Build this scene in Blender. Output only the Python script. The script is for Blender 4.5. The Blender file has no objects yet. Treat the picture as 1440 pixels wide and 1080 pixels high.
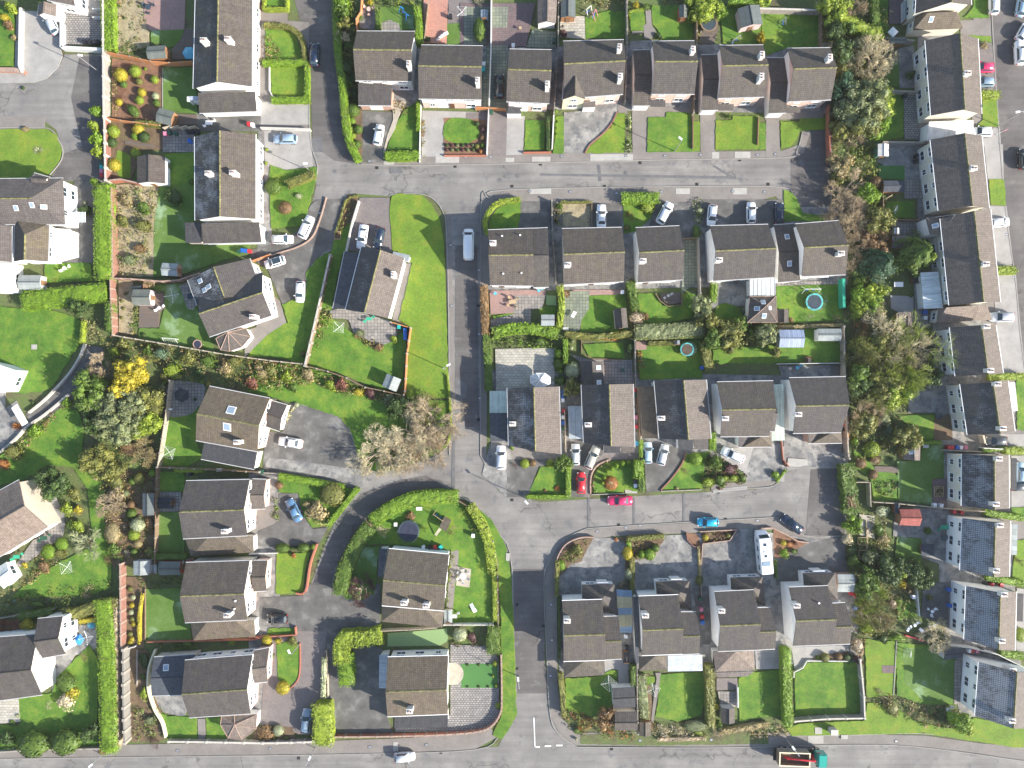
import bpy, bmesh, math, random
from mathutils import Vector, Matrix
random.seed(7)
S = bpy.context.scene
COL = S.collection
PI = math.pi
H = 133.33; PXM = 7.5; K = 3.7895
ox = oy = 0.0; kz = K

def T(x, y, k=K):
    global ox, oy, kz
    ox, oy, kz = x, y, k

def U(p, h=0.0):
    """picture point -> world XY of something that stands h metres above the ground"""
    x = ox + p[0]/kz; y = oy + p[1]/kz
    f = (1-h/H)/PXM
    return Vector(((x-720)*f, (540-y)*f))
def m_(z): return z/kz/PXM

# ------------------------------------------------------------------ materials
MATS = {}
def newmat(name):
    m = bpy.data.materials.new(name); m.use_nodes = True
    nt = m.node_tree; b = nt.nodes['Principled BSDF']
    return m, nt, b
def N(nt, t, **kw):
    n = nt.nodes.new(t)
    for k, v in kw.items():
        if hasattr(n, k): setattr(n, k, v)
        else: n.inputs[k].default_value = v
    return n
def L(nt, a, b): nt.links.new(a, b)
def ramp(nt, fac, stops):
    r = nt.nodes.new('ShaderNodeValToRGB'); L(nt, fac, r.inputs[0])
    e = r.color_ramp.elements
    while len(e) < len(stops): e.new(0.5)
    for q, (p, c) in zip(e, stops): q.position = p; q.color = (*c, 1)
    return r.outputs[0]
def mix(nt, f, a, b, mode='MIX'):
    n = nt.nodes.new('ShaderNodeMix'); n.data_type = 'RGBA'; n.blend_type = mode
    for i, v in ((0, f), (6, a), (7, b)):
        if isinstance(v, (int, float)): n.inputs[i].default_value = v
        elif isinstance(v, tuple): n.inputs[i].default_value = (*v, 1)
        else: L(nt, v, n.inputs[i])
    return n.outputs[2]
def noise(nt, vec, scale, detail=4, rough=0.6):
    n = nt.nodes.new('ShaderNodeTexNoise'); n.inputs['Scale'].default_value = scale
    n.inputs['Detail'].default_value = detail; n.inputs['Roughness'].default_value = rough
    L(nt, vec, n.inputs['Vector']); return n.outputs['Fac']
def sc3(c, k): return tuple(min(1, v*k) for v in c)

def plain(name, c, rough=0.6, metal=0.0, var=0.12, scale=1.5):
    if name in MATS: return MATS[name]
    m, nt, b = newmat(name)
    tc = N(nt, 'ShaderNodeTexCoord').outputs['Object']
    f = noise(nt, tc, scale, 5)
    L(nt, ramp(nt, f, [(0.3, sc3(c, 1-var)), (0.7, sc3(c, 1+var))]), b.inputs['Base Color'])
    b.inputs['Roughness'].default_value = rough; b.inputs['Metallic'].default_value = metal
    MATS[name] = m; return m

def paint(name, c, rough=0.25):
    if name in MATS: return MATS[name]
    m, nt, b = newmat(name); b.inputs['Base Color'].default_value = (*c, 1)
    b.inputs['Roughness'].default_value = rough
    b.inputs['Coat Weight'].default_value = 0.5
    MATS[name] = m; return m

def glass_m():
    if 'glass' in MATS: return MATS['glass']
    m, nt, b = newmat('glass'); b.inputs['Base Color'].default_value = (0.03, 0.045, 0.06, 1)
    b.inputs['Roughness'].default_value = 0.08; b.inputs['Specular IOR Level'].default_value = 0.9
    MATS['glass'] = m; return m

def ground_m(name, stops, s1=0.25, s2=3.0, rough=0.9, mid=None, midf=0.4, fine=0.25, bump=0.0, crack=0):
    """large patches (s1) and fine grain (s2) of the same few colours"""
    m, nt, b = newmat(name)
    tc = N(nt, 'ShaderNodeTexCoord').outputs['Object']
    c = ramp(nt, noise(nt, tc, s1, 5, 0.62), stops)
    g = ramp(nt, noise(nt, tc, s2, 5, 0.75), [(0.25, (1-fine,)*3), (0.75, (1+fine,)*3)])
    c = mix(nt, 1.0, c, g, 'MULTIPLY')
    if mid:
        f = ramp(nt, noise(nt, tc, mid[0], 6, 0.7), [(mid[1], (0, 0, 0)), (mid[2], (midf,)*3)])
        c = mix(nt, f, c, mid[3])
    if crack:
        nz = N(nt, 'ShaderNodeTexNoise'); nz.inputs['Scale'].default_value = .5; L(nt, tc, nz.inputs['Vector'])
        ad = N(nt, 'ShaderNodeVectorMath', operation='MULTIPLY_ADD'); L(nt, nz.outputs['Color'], ad.inputs[0]); ad.inputs[1].default_value = (5, 5, 0); L(nt, tc, ad.inputs[2])
        vo = N(nt, 'ShaderNodeTexVoronoi', feature='DISTANCE_TO_EDGE'); vo.inputs['Scale'].default_value = crack; L(nt, ad.outputs[0], vo.inputs['Vector'])
        f1 = ramp(nt, vo.outputs['Distance'], [(.004, (1,)*3), (.014, (0,)*3)]); f2 = ramp(nt, noise(nt, tc, .09, 3, .5), [(.5, (0,)*3), (.56, (.6,)*3)])
        c = mix(nt, mix(nt, 1.0, f1, f2, 'MULTIPLY'), c, sc3(stops[0][1], .4))
        mp = N(nt, 'ShaderNodeMapping'); mp.inputs['Scale'].default_value = (.05, 1.1, 1); L(nt, tc, mp.inputs[0])
        c = mix(nt, 1.0, c, ramp(nt, noise(nt, mp.outputs[0], 1, 4, .6), [(.35, (.88,)*3), (.65, (1.1,)*3)]), 'MULTIPLY')
    L(nt, c, b.inputs['Base Color']); b.inputs['Roughness'].default_value = rough
    if bump:
        bp = N(nt, 'ShaderNodeBump'); bp.inputs['Strength'].default_value = bump; bp.inputs['Distance'].default_value = 0.08
        L(nt, noise(nt, tc, s2, 6, 0.8), bp.inputs['Height']); L(nt, bp.outputs[0], b.inputs['Normal'])
    MATS[name] = m; return m

def pave_m(name, c1, c2, mortar, w=0.5, h=0.5, off=0.0, ms=0.04, rot=0.0, stain=(0.1, 0.1, 0.1), stainf=0.4):
    m, nt, b = newmat(name)
    tc = N(nt, 'ShaderNodeTexCoord').outputs['Object']
    mp = N(nt, 'ShaderNodeMapping'); mp.inputs['Rotation'].default_value[2] = rot; L(nt, tc, mp.inputs[0])
    br = N(nt, 'ShaderNodeTexBrick'); br.offset = off
    br.inputs['Color1'].default_value = (*c1, 1); br.inputs['Color2'].default_value = (*c2, 1)
    br.inputs['Mortar'].default_value = (*mortar, 1); br.inputs['Scale'].default_value = 1
    br.inputs['Mortar Size'].default_value = ms; br.inputs['Brick Width'].default_value = w
    br.inputs['Row Height'].default_value = h; br.inputs['Mortar Smooth'].default_value = 0.3
    L(nt, mp.outputs[0], br.inputs[0])
    f = ramp(nt, noise(nt, tc, 0.45, 6, 0.7), [(0.42, (0, 0, 0)), (0.62, (stainf,)*3)])
    c = mix(nt, f, br.outputs[0], stain)
    g = ramp(nt, noise(nt, tc, 4, 4, 0.7), [(0.25, (.8,)*3), (0.75, (1.2,)*3)])
    c = mix(nt, 1.0, c, g, 'MULTIPLY')
    L(nt, c, b.inputs['Base Color']); b.inputs['Roughness'].default_value = 0.85
    MATS[name] = m; return m

def roof_m(name, c, frost=0.0, moss=0.25, tw=0.34, th=0.34, contrast=0.45, rough=0.8, frostc=(0.28, 0.3, 0.325)):
    if name in MATS: return MATS[name]
    m, nt, b = newmat(name)
    tcn = N(nt, 'ShaderNodeTexCoord'); uv = tcn.outputs['UV']; tc = tcn.outputs['Object']
    br = N(nt, 'ShaderNodeTexBrick'); br.offset = 0.0
    br.inputs['Color1'].default_value = (*sc3(c, 0.85), 1); br.inputs['Color2'].default_value = (*sc3(c, 1.2), 1)
    br.inputs['Mortar'].default_value = (*sc3(c, 1-contrast), 1); br.inputs['Scale'].default_value = 1
    br.inputs['Mortar Size'].default_value = 0.035; br.inputs['Brick Width'].default_value = tw
    br.inputs['Row Height'].default_value = th; br.inputs['Mortar Smooth'].default_value = 0.5
    L(nt, uv, br.inputs[0])
    col = br.outputs[0]
    f = ramp(nt, noise(nt, tc, 0.5, 6, 0.7), [(0.5, (0, 0, 0)), (0.72, (moss,)*3)])
    col = mix(nt, f, col, (0.13, 0.13, 0.05))
    g = ramp(nt, noise(nt, tc, 0.9, 6, 0.75), [(0.3, (.82,)*3), (0.7, (1.18,)*3)])
    col = mix(nt, 1.0, col, g, 'MULTIPLY')
    mp0 = N(nt, 'ShaderNodeMapping'); mp0.inputs['Scale'].default_value = (1.6, .12, 1); L(nt, uv, mp0.inputs[0])
    col = mix(nt, 1.0, col, ramp(nt, noise(nt, mp0.outputs[0], 1, 4, .7), [(.35, (.85,)*3), (.65, (1.12,)*3)]), 'MULTIPLY')
    oi = N(nt, 'ShaderNodeObjectInfo'); col = mix(nt, 1.0, col, ramp(nt, oi.outputs['Random'], [(0, (.82, .84, .9)), (.5, (1, .98, .96)), (1, (1.15, 1.08, 1.0))]), 'MULTIPLY')
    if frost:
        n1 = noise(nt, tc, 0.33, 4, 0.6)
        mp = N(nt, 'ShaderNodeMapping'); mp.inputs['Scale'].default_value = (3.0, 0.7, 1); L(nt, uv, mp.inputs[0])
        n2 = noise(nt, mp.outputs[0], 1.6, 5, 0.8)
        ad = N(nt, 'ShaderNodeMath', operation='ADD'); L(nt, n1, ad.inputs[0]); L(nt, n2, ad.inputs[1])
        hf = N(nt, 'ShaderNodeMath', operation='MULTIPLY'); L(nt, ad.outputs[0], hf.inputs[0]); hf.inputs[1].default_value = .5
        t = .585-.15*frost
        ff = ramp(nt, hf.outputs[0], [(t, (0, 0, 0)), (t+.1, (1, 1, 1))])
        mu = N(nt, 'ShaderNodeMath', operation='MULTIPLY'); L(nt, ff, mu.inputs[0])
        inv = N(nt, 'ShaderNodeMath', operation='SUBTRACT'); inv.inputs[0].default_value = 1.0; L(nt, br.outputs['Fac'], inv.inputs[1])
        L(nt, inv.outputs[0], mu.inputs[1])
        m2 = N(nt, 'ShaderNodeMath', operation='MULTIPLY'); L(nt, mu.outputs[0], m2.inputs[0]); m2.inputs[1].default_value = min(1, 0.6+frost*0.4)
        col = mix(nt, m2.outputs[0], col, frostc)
    L(nt, col, b.inputs['Base Color']); b.inputs['Roughness'].default_value = rough
    bp = N(nt, 'ShaderNodeBump'); bp.inputs['Strength'].default_value = 0.5; bp.inputs['Distance'].default_value = 0.03; bp.invert = True
    L(nt, br.outputs['Fac'], bp.inputs['Height']); L(nt, bp.outputs[0], b.inputs['Normal'])
    MATS[name] = m; return m

def leaf_m(name, c, var=0.45, hue=0.0):
    if name in MATS: return MATS[name]
    m, nt, b = newmat(name)
    gi = N(nt, 'ShaderNodeNewGeometry'); 
    c2 = (c[0]*(1+var)+hue, c[1]*(1+var*0.9)+hue*0.5, c[2]*(1+var*0.3))
    col = ramp(nt, gi.outputs['Random Per Island'], [(0.0, sc3(c, 1-var)), (0.5, c), (1.0, c2)])
    tc = N(nt, 'ShaderNodeTexCoord').outputs['Object']
    g = ramp(nt, noise(nt, tc, 0.7, 4, 0.7), [(0.3, (.62,)*3), (0.5, (1,)*3), (0.7, (1.3, 1.22, 1.1))])
    col = mix(nt, 1.0, col, g, 'MULTIPLY')
    col = mix(nt, ramp(nt, noise(nt, tc, .45, 5, .7), [(.56, (0,)*3), (.7, (.45,)*3)]), col, (.16, .11, .05))
    L(nt, col, b.inputs['Base Color']); b.inputs['Roughness'].default_value = 0.6
    tr = N(nt, 'ShaderNodeBsdfTranslucent'); L(nt, col, tr.inputs[0])
    mx = N(nt, 'ShaderNodeMixShader'); mx.inputs[0].default_value = 0.25
    L(nt, b.outputs[0], mx.inputs[1]); L(nt, tr.outputs[0], mx.inputs[2])
    L(nt, mx.outputs[0], nt.nodes['Material Output'].inputs[0])
    MATS[name] = m; return m

# ------------------------------------------------------------------ mesh building
class MB:
    def __init__(s): s.v = []; s.f = []; s.u = {}; s.mi = {}
    def poly(s, pts, uv=None, mi=0):
        i = len(s.v); s.v += [tuple(p) for p in pts]; s.f.append(tuple(range(i, i+len(pts))))
        k = len(s.f)-1
        if uv: s.u[k] = uv
        if mi: s.mi[k] = mi
    def prism(s, top, z0, mi=0, uv=None):
        """top: list of 3d points (any winding); sides down to z0 (number) or by thickness (str)"""
        n = len(top); i = len(s.v)
        if isinstance(z0, str): bot = [(p[0], p[1], p[2]-float(z0)) for p in top]
        else: bot = [(p[0], p[1], z0) for p in top]
        a = sum(top[j][0]*top[(j+1) % n][1]-top[(j+1) % n][0]*top[j][1] for j in range(n))
        if a < 0:
            top = top[::-1]; bot = bot[::-1]; uv = uv[::-1] if uv else None
        s.v += [tuple(p) for p in top] + [tuple(p) for p in bot]
        s.f.append(tuple(range(i, i+n)))
        k = len(s.f)-1
        if uv: s.u[k] = uv
        s.f.append(tuple(range(i+2*n-1, i+n-1, -1)))
        for j in range(n):
            q = (j+1) % n
            s.f.append((i+n+j, i+n+q, i+q, i+j))
        if mi:
            for t in range(k, len(s.f)): s.mi[t] = mi
    def box(s, cx, cy, z0, z1, w, l, ang=0, mi=0):
        c, n = math.cos(ang), math.sin(ang)
        pts = [(cx+c*a-n*b, cy+n*a+c*b, z1) for a, b in ((-w/2, -l/2), (w/2, -l/2), (w/2, l/2), (-w/2, l/2))]
        s.prism(pts, z0, mi)
    def tube(s, a, b, r0, r1=None, n=6, mi=0):
        r1 = r0 if r1 is None else r1
        a = Vector(a); b = Vector(b); d = (b-a)
        if d.length < 1e-6: return
        d.normalize(); t = Vector((0, 0, 1)) if abs(d.z) < 0.9 else Vector((1, 0, 0))
        x = d.cross(t).normalized(); y = d.cross(x)
        i = len(s.v)
        for c, r in ((a, r0), (b, r1)):
            for k in range(n):
                an = 2*PI*k/n; s.v.append(tuple(c+x*math.cos(an)*r+y*math.sin(an)*r))
        k0 = len(s.f)
        for k in range(n):
            q = (k+1) % n; s.f.append((i+k, i+q, i+n+q, i+n+k))
        s.f.append(tuple(range(i+n-1, i-1, -1))); s.f.append(tuple(range(i+n, i+2*n)))
        if mi:
            for t in range(k0, len(s.f)): s.mi[t] = mi
    def cyl(s, cx, cy, z0, z1, r, n=12, mi=0, r1=None): s.tube((cx, cy, z0), (cx, cy, z1), r, r1, n, mi)
    def mesh(s, name, off=(0, 0, 0)):
        me = bpy.data.meshes.new(name)
        o = off
        me.from_pydata([(x-o[0], y-o[1], z-o[2]) for x, y, z in s.v], [], s.f)
        for k, i in s.mi.items(): me.polygons[k].material_index = i
        if s.u:
            ul = me.uv_layers.new(name='UVMap')
            for k, uv in s.u.items():
                for li, q in zip(me.polygons[k].loop_indices, uv): ul.data[li].uv = q
        me.update(); return me
    def build(s, name, mats, parent=None, off=(0, 0, 0), recalc=False):
        me = s.mesh(name, off)
        if recalc:
            bm = bmesh.new(); bm.from_mesh(me); bmesh.ops.recalc_face_normals(bm, faces=bm.faces); bm.to_mesh(me); bm.free()
        for m in (mats if isinstance(mats, (list, tuple)) else [mats]): me.materials.append(m)
        o = bpy.data.objects.new(name, me); COL.objects.link(o)
        if parent: o.parent = parent
        return o

def link(name, me, mat=None, parent=None, loc=(0, 0, 0), rz=0, scale=None):
    o = bpy.data.objects.new(name, me); COL.objects.link(o); o.location = loc; o.rotation_euler = (0, 0, rz)
    if scale: o.scale = scale
    if parent: o.parent = parent
    if mat is not None:
        if len(me.materials) == 0: me.materials.append(mat)
        o.material_slots[0].link = 'OBJECT'; o.material_slots[0].material = mat
    return o
def empty(name, loc=(0, 0, 0), rz=0):
    o = bpy.data.objects.new(name, None); COL.objects.link(o); o.location = loc; o.rotation_euler = (0, 0, rz)
    o.empty_display_size = 0.3; return o

HANDLES = []      # (x, y, words, halfsize)
AUTO = []         # (obj, description, cat, group, x, y)
USED = set()
def tag(o, label, cat, group=None, kind=None):
    o['label'] = label; o['category'] = cat
    USED.add(label)
    if group: o['group'] = group
    if kind: o['kind'] = kind
def auto(o, desc, cat, group, x, y):
    o['category'] = cat
    if group: o['group'] = group
    AUTO.append((o, desc, x, y))

def smooth(pts, n=5, closed=True):
    out = []; m = len(pts)
    for i in range(m if closed else m-1):
        if closed: p0, p1, p2, p3 = pts[i-1], pts[i], pts[(i+1) % m], pts[(i+2) % m]
        else: p0, p1, p2, p3 = pts[max(i-1, 0)], pts[i], pts[i+1], pts[min(i+2, m-1)]
        for k in range(n):
            t = k/n
            out.append(tuple(0.5*((2*p1[j])+(-p0[j]+p2[j])*t+(2*p0[j]-5*p1[j]+4*p2[j]-p3[j])*t*t+(-p0[j]+3*p1[j]-3*p2[j]+p3[j])*t**3) for j in (0, 1)))
    if not closed: out.append(tuple(pts[-1][:2]))
    return out

# ------------------------------------------------------------------ ground sheets
GK = {}  # kind -> (object name, layer z, material)
GC = {}; KO = {}; RJ = random.Random(3)
def G(kind, pts, sm=False, n=5):
    nm, z, mt = GK[kind]
    P = smooth(pts, n) if sm else pts
    g = GC[kind] = GC.get(kind, -1)+1; zz = z+(g % 30)*.0012+(g//30)*.00015+KO.setdefault(kind, len([k for k in KO if GK[k][1] == z]))*.00023
    W = [U(p) for p in P]
    if kind in ('lawn', 'dry', 'frost', 'soil', 'pbed', 'mulch', 'gro'):
        Q = []
        for a, b in zip(W, W[1:]+W[:1]):
            k = max(1, int((b-a).length/.6))
            for j in range(k): Q.append(a+(b-a)*(j/k)+Vector((RJ.uniform(-.09, .09), RJ.uniform(-.09, .09))))
        W = Q
    mb = MB(); mb.prism([(*p, zz) for p in W], -0.02)
    o = mb.build(nm, MATS[mt]); o['kind'] = 'structure'
    return o
def R4(kind, x0, y0, x1, y1): return G(kind, [(x0, y0), (x1, y0), (x1, y1), (x0, y1)])

def strip(P, w):
    """world polyline -> left and right offset polylines"""
    Lp, Rp = [], []
    for i, p in enumerate(P):
        a = P[max(i-1, 0)]; b = P[min(i+1, len(P)-1)]
        d = Vector((b[0]-a[0], b[1]-a[1])); d.normalize() if d.length else None
        n = Vector((-d.y, d.x))*(w/2)
        Lp.append((p[0]+n.x, p[1]+n.y)); Rp.append((p[0]-n.x, p[1]-n.y))
    return Lp, Rp
def KERB(pts, sm=True, mat='kerb', w=0.13, z=0.165):
    P = smooth(pts, 4, False) if sm else pts
    P = [U(p) for p in P]
    Lp, Rp = strip(P, w); mb = MB()
    for i in range(len(P)-1):
        mb.prism([(*Lp[i], z), (*Lp[i+1], z), (*Rp[i+1], z), (*Rp[i], z)], -0.02)
    o = mb.build('kerb', MATS[mat]); o['kind'] = 'structure'; return o

def WL(pts, h=1.0, th=0.2, mat='wall_grey', name='garden_wall', desc='grey garden wall', post=0, capm=None, sm=False, label=None, z0=0.0, ph=0.15):
    """wall or fence: picture polyline of its top edge"""
    P = smooth(pts, 4, False) if sm else pts
    P = [U(p, h) for p in P]
    c = sum(P, Vector((0, 0)))/len(P); off = (c.x, c.y, 0)
    root = empty(name, off)
    segs = []
    for i in range(len(P)-1):
        a, b = P[i], P[i+1]; d = b-a; ln = d.length
        if ln < .05: continue
        n = Vector((-d.y, d.x))/ln*th/2
        segs.append((a, b, n))
    mb = MB(); cap = MB()
    for a, b, n in segs:
        mb.prism([(a.x+n.x, a.y+n.y, h), (b.x+n.x, b.y+n.y, h), (b.x-n.x, b.y-n.y, h), (a.x-n.x, a.y-n.y, h)], z0)
        k = n*1.35
        cap.prism([(a.x+k.x, a.y+k.y, h+0.07), (b.x+k.x, b.y+k.y, h+0.07), (b.x-k.x, b.y-k.y, h+0.07), (a.x-k.x, a.y-k.y, h+0.07)], h+0.004)
    mb.build('panel' if ('fence' in name or 'screen' in name) else 'wall_face', MATS[mat], root, off)
    if capm: cap.build('coping', MATS[capm], root, off)
    if post:
        acc = 0; me = None
        for a, b, n in segs:
            d = b-a; ln = d.length; k = max(1, round(ln/post))
            for j in range(k+1):
                if j == k and (a, b, n) != segs[-1]: continue
                q = a+d*(j/k)
                if me is None:
                    pm = MB(); pm.box(0, 0, z0, h+ph, th*1.7 if th > .12 else .14, th*1.7 if th > .12 else .14); me = pm.mesh('post'); me.materials.append(MATS['post'] if 'fence' in name else MATS[capm or mat])
                link('post', me, None, root, (q.x-off[0], q.y-off[1], 0), math.atan2(d.y, d.x))
    if label: tag(root, label, 'fence' if 'fence' in name else 'wall')
    else: auto(root, desc, 'fence' if 'fence' in name else 'wall', None, c.x, c.y)
    return root

# ------------------------------------------------------------------ vegetation
def leafquad(mb, p, nrm, sz, rnd=0.6, mi=0):
    n = Vector(nrm) + Vector((random.uniform(-1, 1), random.uniform(-1, 1), random.uniform(-1, 1)))*rnd
    if n.length < 1e-3: n = Vector((0, 0, 1))
    n.normalize()
    t = n.cross(Vector((random.uniform(-1, 1), random.uniform(-1, 1), random.uniform(-1, 1))))
    if t.length < 1e-3: t = n.orthogonal()
    t.normalize(); b = n.cross(t); s1 = sz*random.uniform(.6, 1.3)/2; s2 = s1*random.uniform(.6, 1)
    p = Vector(p)
    mb.poly([p+t*s1, p+b*s2, p-t*s1, p-b*s2], mi=mi)
def rdir():
    z = random.uniform(-1, 1); a = random.uniform(0, 2*PI); r = math.sqrt(1-z*z)
    return Vector((r*math.cos(a), r*math.sin(a), z))
def core(mb, n1=9, n2=5, R=0.86, rough=0.08, mi=0):
    """closed rough dome, unit radius, base at z=0 (centre at .5)"""
    i = len(mb.v)
    rows = []
    for a in range(1, n2):
        th = PI*a/n2; row = []
        for b in range(n1):
            ph = 2*PI*b/n1; r = R*random.uniform(1-rough, 1+rough)
            row.append(len(mb.v)); mb.v.append((r*math.sin(th)*math.cos(ph), r*math.sin(th)*math.sin(ph), .5+.5*r*math.cos(th)))
        rows.append(row)
    t = len(mb.v); mb.v.append((0, 0, .5+.5*R)); bt = len(mb.v); mb.v.append((0, 0, .5-.5*R))
    for b in range(n1):
        q = (b+1) % n1
        mb.f.append((t, rows[0][b], rows[0][q])); mb.f.append((bt, rows[-1][q], rows[-1][b]))
        for a in range(len(rows)-1): mb.f.append((rows[a][b], rows[a+1][b], rows[a+1][q], rows[a][q]))
PROTO = {}
def shrub_mesh(style, k):
    key = (style, k)
    if key in PROTO: return PROTO[key]
    st = random.getstate(); random.seed(hash(style) % 97 + k if False else k*13+len(style))
    mb = MB()
    if style == 'clipped':
        core(mb, 12, 7, 0.92, 0.03)
        for _ in range(420):
            d = rdir()
            if d.z < -0.6: continue
            p = Vector((d.x, d.y, .5+d.z*.5))*1.0
            leafquad(mb, p, d, 0.17, .45)
    elif style == 'loose':
        core(mb, 8, 5, 0.6, 0.2)
        lobes = [(rdir()*random.uniform(.3, .65), random.uniform(.3, .55)) for _ in range(9)]
        for _ in range(520):
            c, r = random.choice(lobes); d = rdir(); p = c+d*r
            leafquad(mb, (p.x, p.y, max(0.03, .5+p.z*.5)), d, 0.2, .8)
    elif style == 'spiky':
        for _ in range(170):
            d = rdir(); d.z = abs(d.z)*.8+.05; d.normalize(); a = d.orthogonal().normalized()*.05
            o = Vector((0, 0, .05)); mb.poly([o-a, o+a, o+Vector((d.x, d.y, d.z*.95))*random.uniform(.7, 1.05)])
    elif style == 'twiggy':
        def br(p, d, l, r, n):
            q = p+d*l; mb.tube(p, q, r, r*.5, 3)
            if n == 0: return
            for _ in range(4):
                e = (d+rdir()*.75); e.z = max(e.z, -.1); br(q if random.random() < .6 else p+d*l*.6, e.normalized(), l*.68, r*.55, n-1)
        for _ in range(7):
            d = rdir(); d.z = abs(d.z)+.35; br(Vector((0, 0, 0)), d.normalized(), .42, .022, 3)
    random.setstate(st)
    me = mb.mesh('foliage'); PROTO[key] = me; return me

FOL = {}
def SH(x, y, r, c='green', h=None, style='clipped', ry=None, rot=0, desc=None, name=None, group=None, label=None):
    rr = m_(r); rr2 = m_(ry) if ry else rr
    hh = h or min(2.2, rr*1.5)
    p = U((x, y), hh*0.5)
    me = shrub_mesh(style, random.randint(0, 2))
    nm = name or {'clipped': 'clipped_shrub', 'loose': 'shrub', 'spiky': 'spiky_plant', 'twiggy': 'bare_shrub'}[style]
    o = link(nm, me, MATS['leaf_'+c], None, (p.x, p.y, 0.08), math.radians(rot), (rr, rr2, hh))
    size = 'small' if rr < 0.7 else ('large' if rr > 1.8 else '')
    d = desc or (size+' '+FOL[c]+' '+{'clipped': 'rounded clipped shrub', 'loose': 'loose leafy shrub', 'spiky': 'spiky-leaved plant', 'twiggy': 'leafless twiggy shrub'}[style]).strip()
    if label: tag(o, label, 'shrub', group)
    else: auto(o, d, 'shrub' if style != 'spiky' else 'plant', group, p.x, p.y)
    return o

def TR(x, y, r, h, c='green', style='leafy', ry=None, label=None, dens=1.0, group=None, desc=None):
    hc = h*0.6; p = U((x, y), hc)
    R = m_(r); R2 = m_(ry) if ry else R
    root = empty({'leafy': 'tree', 'conifer': 'conifer', 'bare': 'bare_tree'}[style], (p.x, p.y, 0))
    tr = MB(); cr = MB()
    if style == 'bare':
        def br(a, d, l, rad, n):
            b = a+d*l
            (tr if n > 3 else cr).tube(a, b, rad, rad*.62, 5 if n > 2 else 3)
            if n == 0: return
            for _ in range(3 if n > 3 else 4):
                e = d+rdir()*(.75 if n > 2 else .9); e.z = e.z*.8+.12; e.normalize()
                st = a+d*l*random.uniform(.45, 1)
                br(st, e, l*random.uniform(.6, .78), max(rad*.55, .016), n-1)
        k = R
        for j in range(5 if R > 2.2 else 4):
            a = 2*PI*j/5+random.uniform(-.4, .4); d = Vector((math.cos(a)*.75, math.sin(a)*.75*R2/R, .85)).normalized()
            br(Vector((0, 0, .1)), d, k*.64*random.uniform(.8, 1.15), .11*min(1.6, R/2.5)+.03, 5 if R > 2.2 and dens >= 1 else 4)
        # bring the height to h
        mz = max([v[2] for v in cr.v]+[1]); f = h/mz
        for q in (tr, cr): q.v = [(a, b, c_*f) for a, b, c_ in q.v]
        tr.build('trunk', MATS['bark_pale'], root); cr.build('crown', MATS['leaf_'+c], root)
        d0 = 'leafless pale twiggy tree'
    else:
        tr.tube((0, 0, 0), (0.1, 0.05, h*.45), .09+R*.06, .07+R*.03, 7)
        nl = 5
        for j in range(nl):
            a = 2*PI*j/nl+random.random(); tr.tube((.08, .04, h*.3), (math.cos(a)*R*.55, math.sin(a)*R2*.55, h*.68), .06+R*.02, .03, 5)
        area = R*R2
        if style == 'conifer':
            n = int(70*dens*max(1, area))
            for _ in range(n):
                t = random.random()**.7; rr = (1-t*.92); a = random.uniform(0, 2*PI); wob = 1+.25*math.sin(a*5+t*9)
                q = random.uniform(.55, 1)**.5*wob
                base = Vector((math.cos(a)*R*rr*q, math.sin(a)*R2*rr*q, h*(.12+.88*t)))
                for _ in range(5):
                    leafquad(cr, base+rdir()*.22, Vector((math.cos(a), math.sin(a), .9)), .36, .5)
        else:
            nl = max(9, int(8+area*1.9)); lobes = []
            for _ in range(nl):
                d = rdir(); q = random.uniform(.3, .86)
                lobes.append((Vector((d.x*R*q, d.y*R2*q, h*.62+d.z*h*.3*q)), random.uniform(.28, .42)*min(R, R2, 3.0)))
            n = int(66*dens*max(1.2, area))
            for _ in range(n):
                c0, lr = random.choice(lobes); d = rdir(); b0 = c0+d*lr*random.uniform(.75, 1.1)
                for _ in range(6): leafquad(cr, b0+rdir()*.25, d, .3, .7)
            for c0, lr in lobes:
                i = len(cr.v); core(cr, 8, 5, 1.0, .15)
                for k2 in range(i, len(cr.v)):
                    v = cr.v[k2]; cr.v[k2] = (c0.x+v[0]*lr*.72, c0.y+v[1]*lr*.72, c0.z+(v[2]-.5)*2*lr*.72)
        tr.build('trunk', MATS['bark'], root); cr.build('crown', MATS['leaf_'+c], root)
        d0 = FOL[c]+(' dense conifer' if style == 'conifer' else ' leafy tree')
    if label: tag(root, label, 'tree', group)
    else: auto(root, desc or d0, 'tree', group or 'trees among the gardens', p.x, p.y)
    return root

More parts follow.
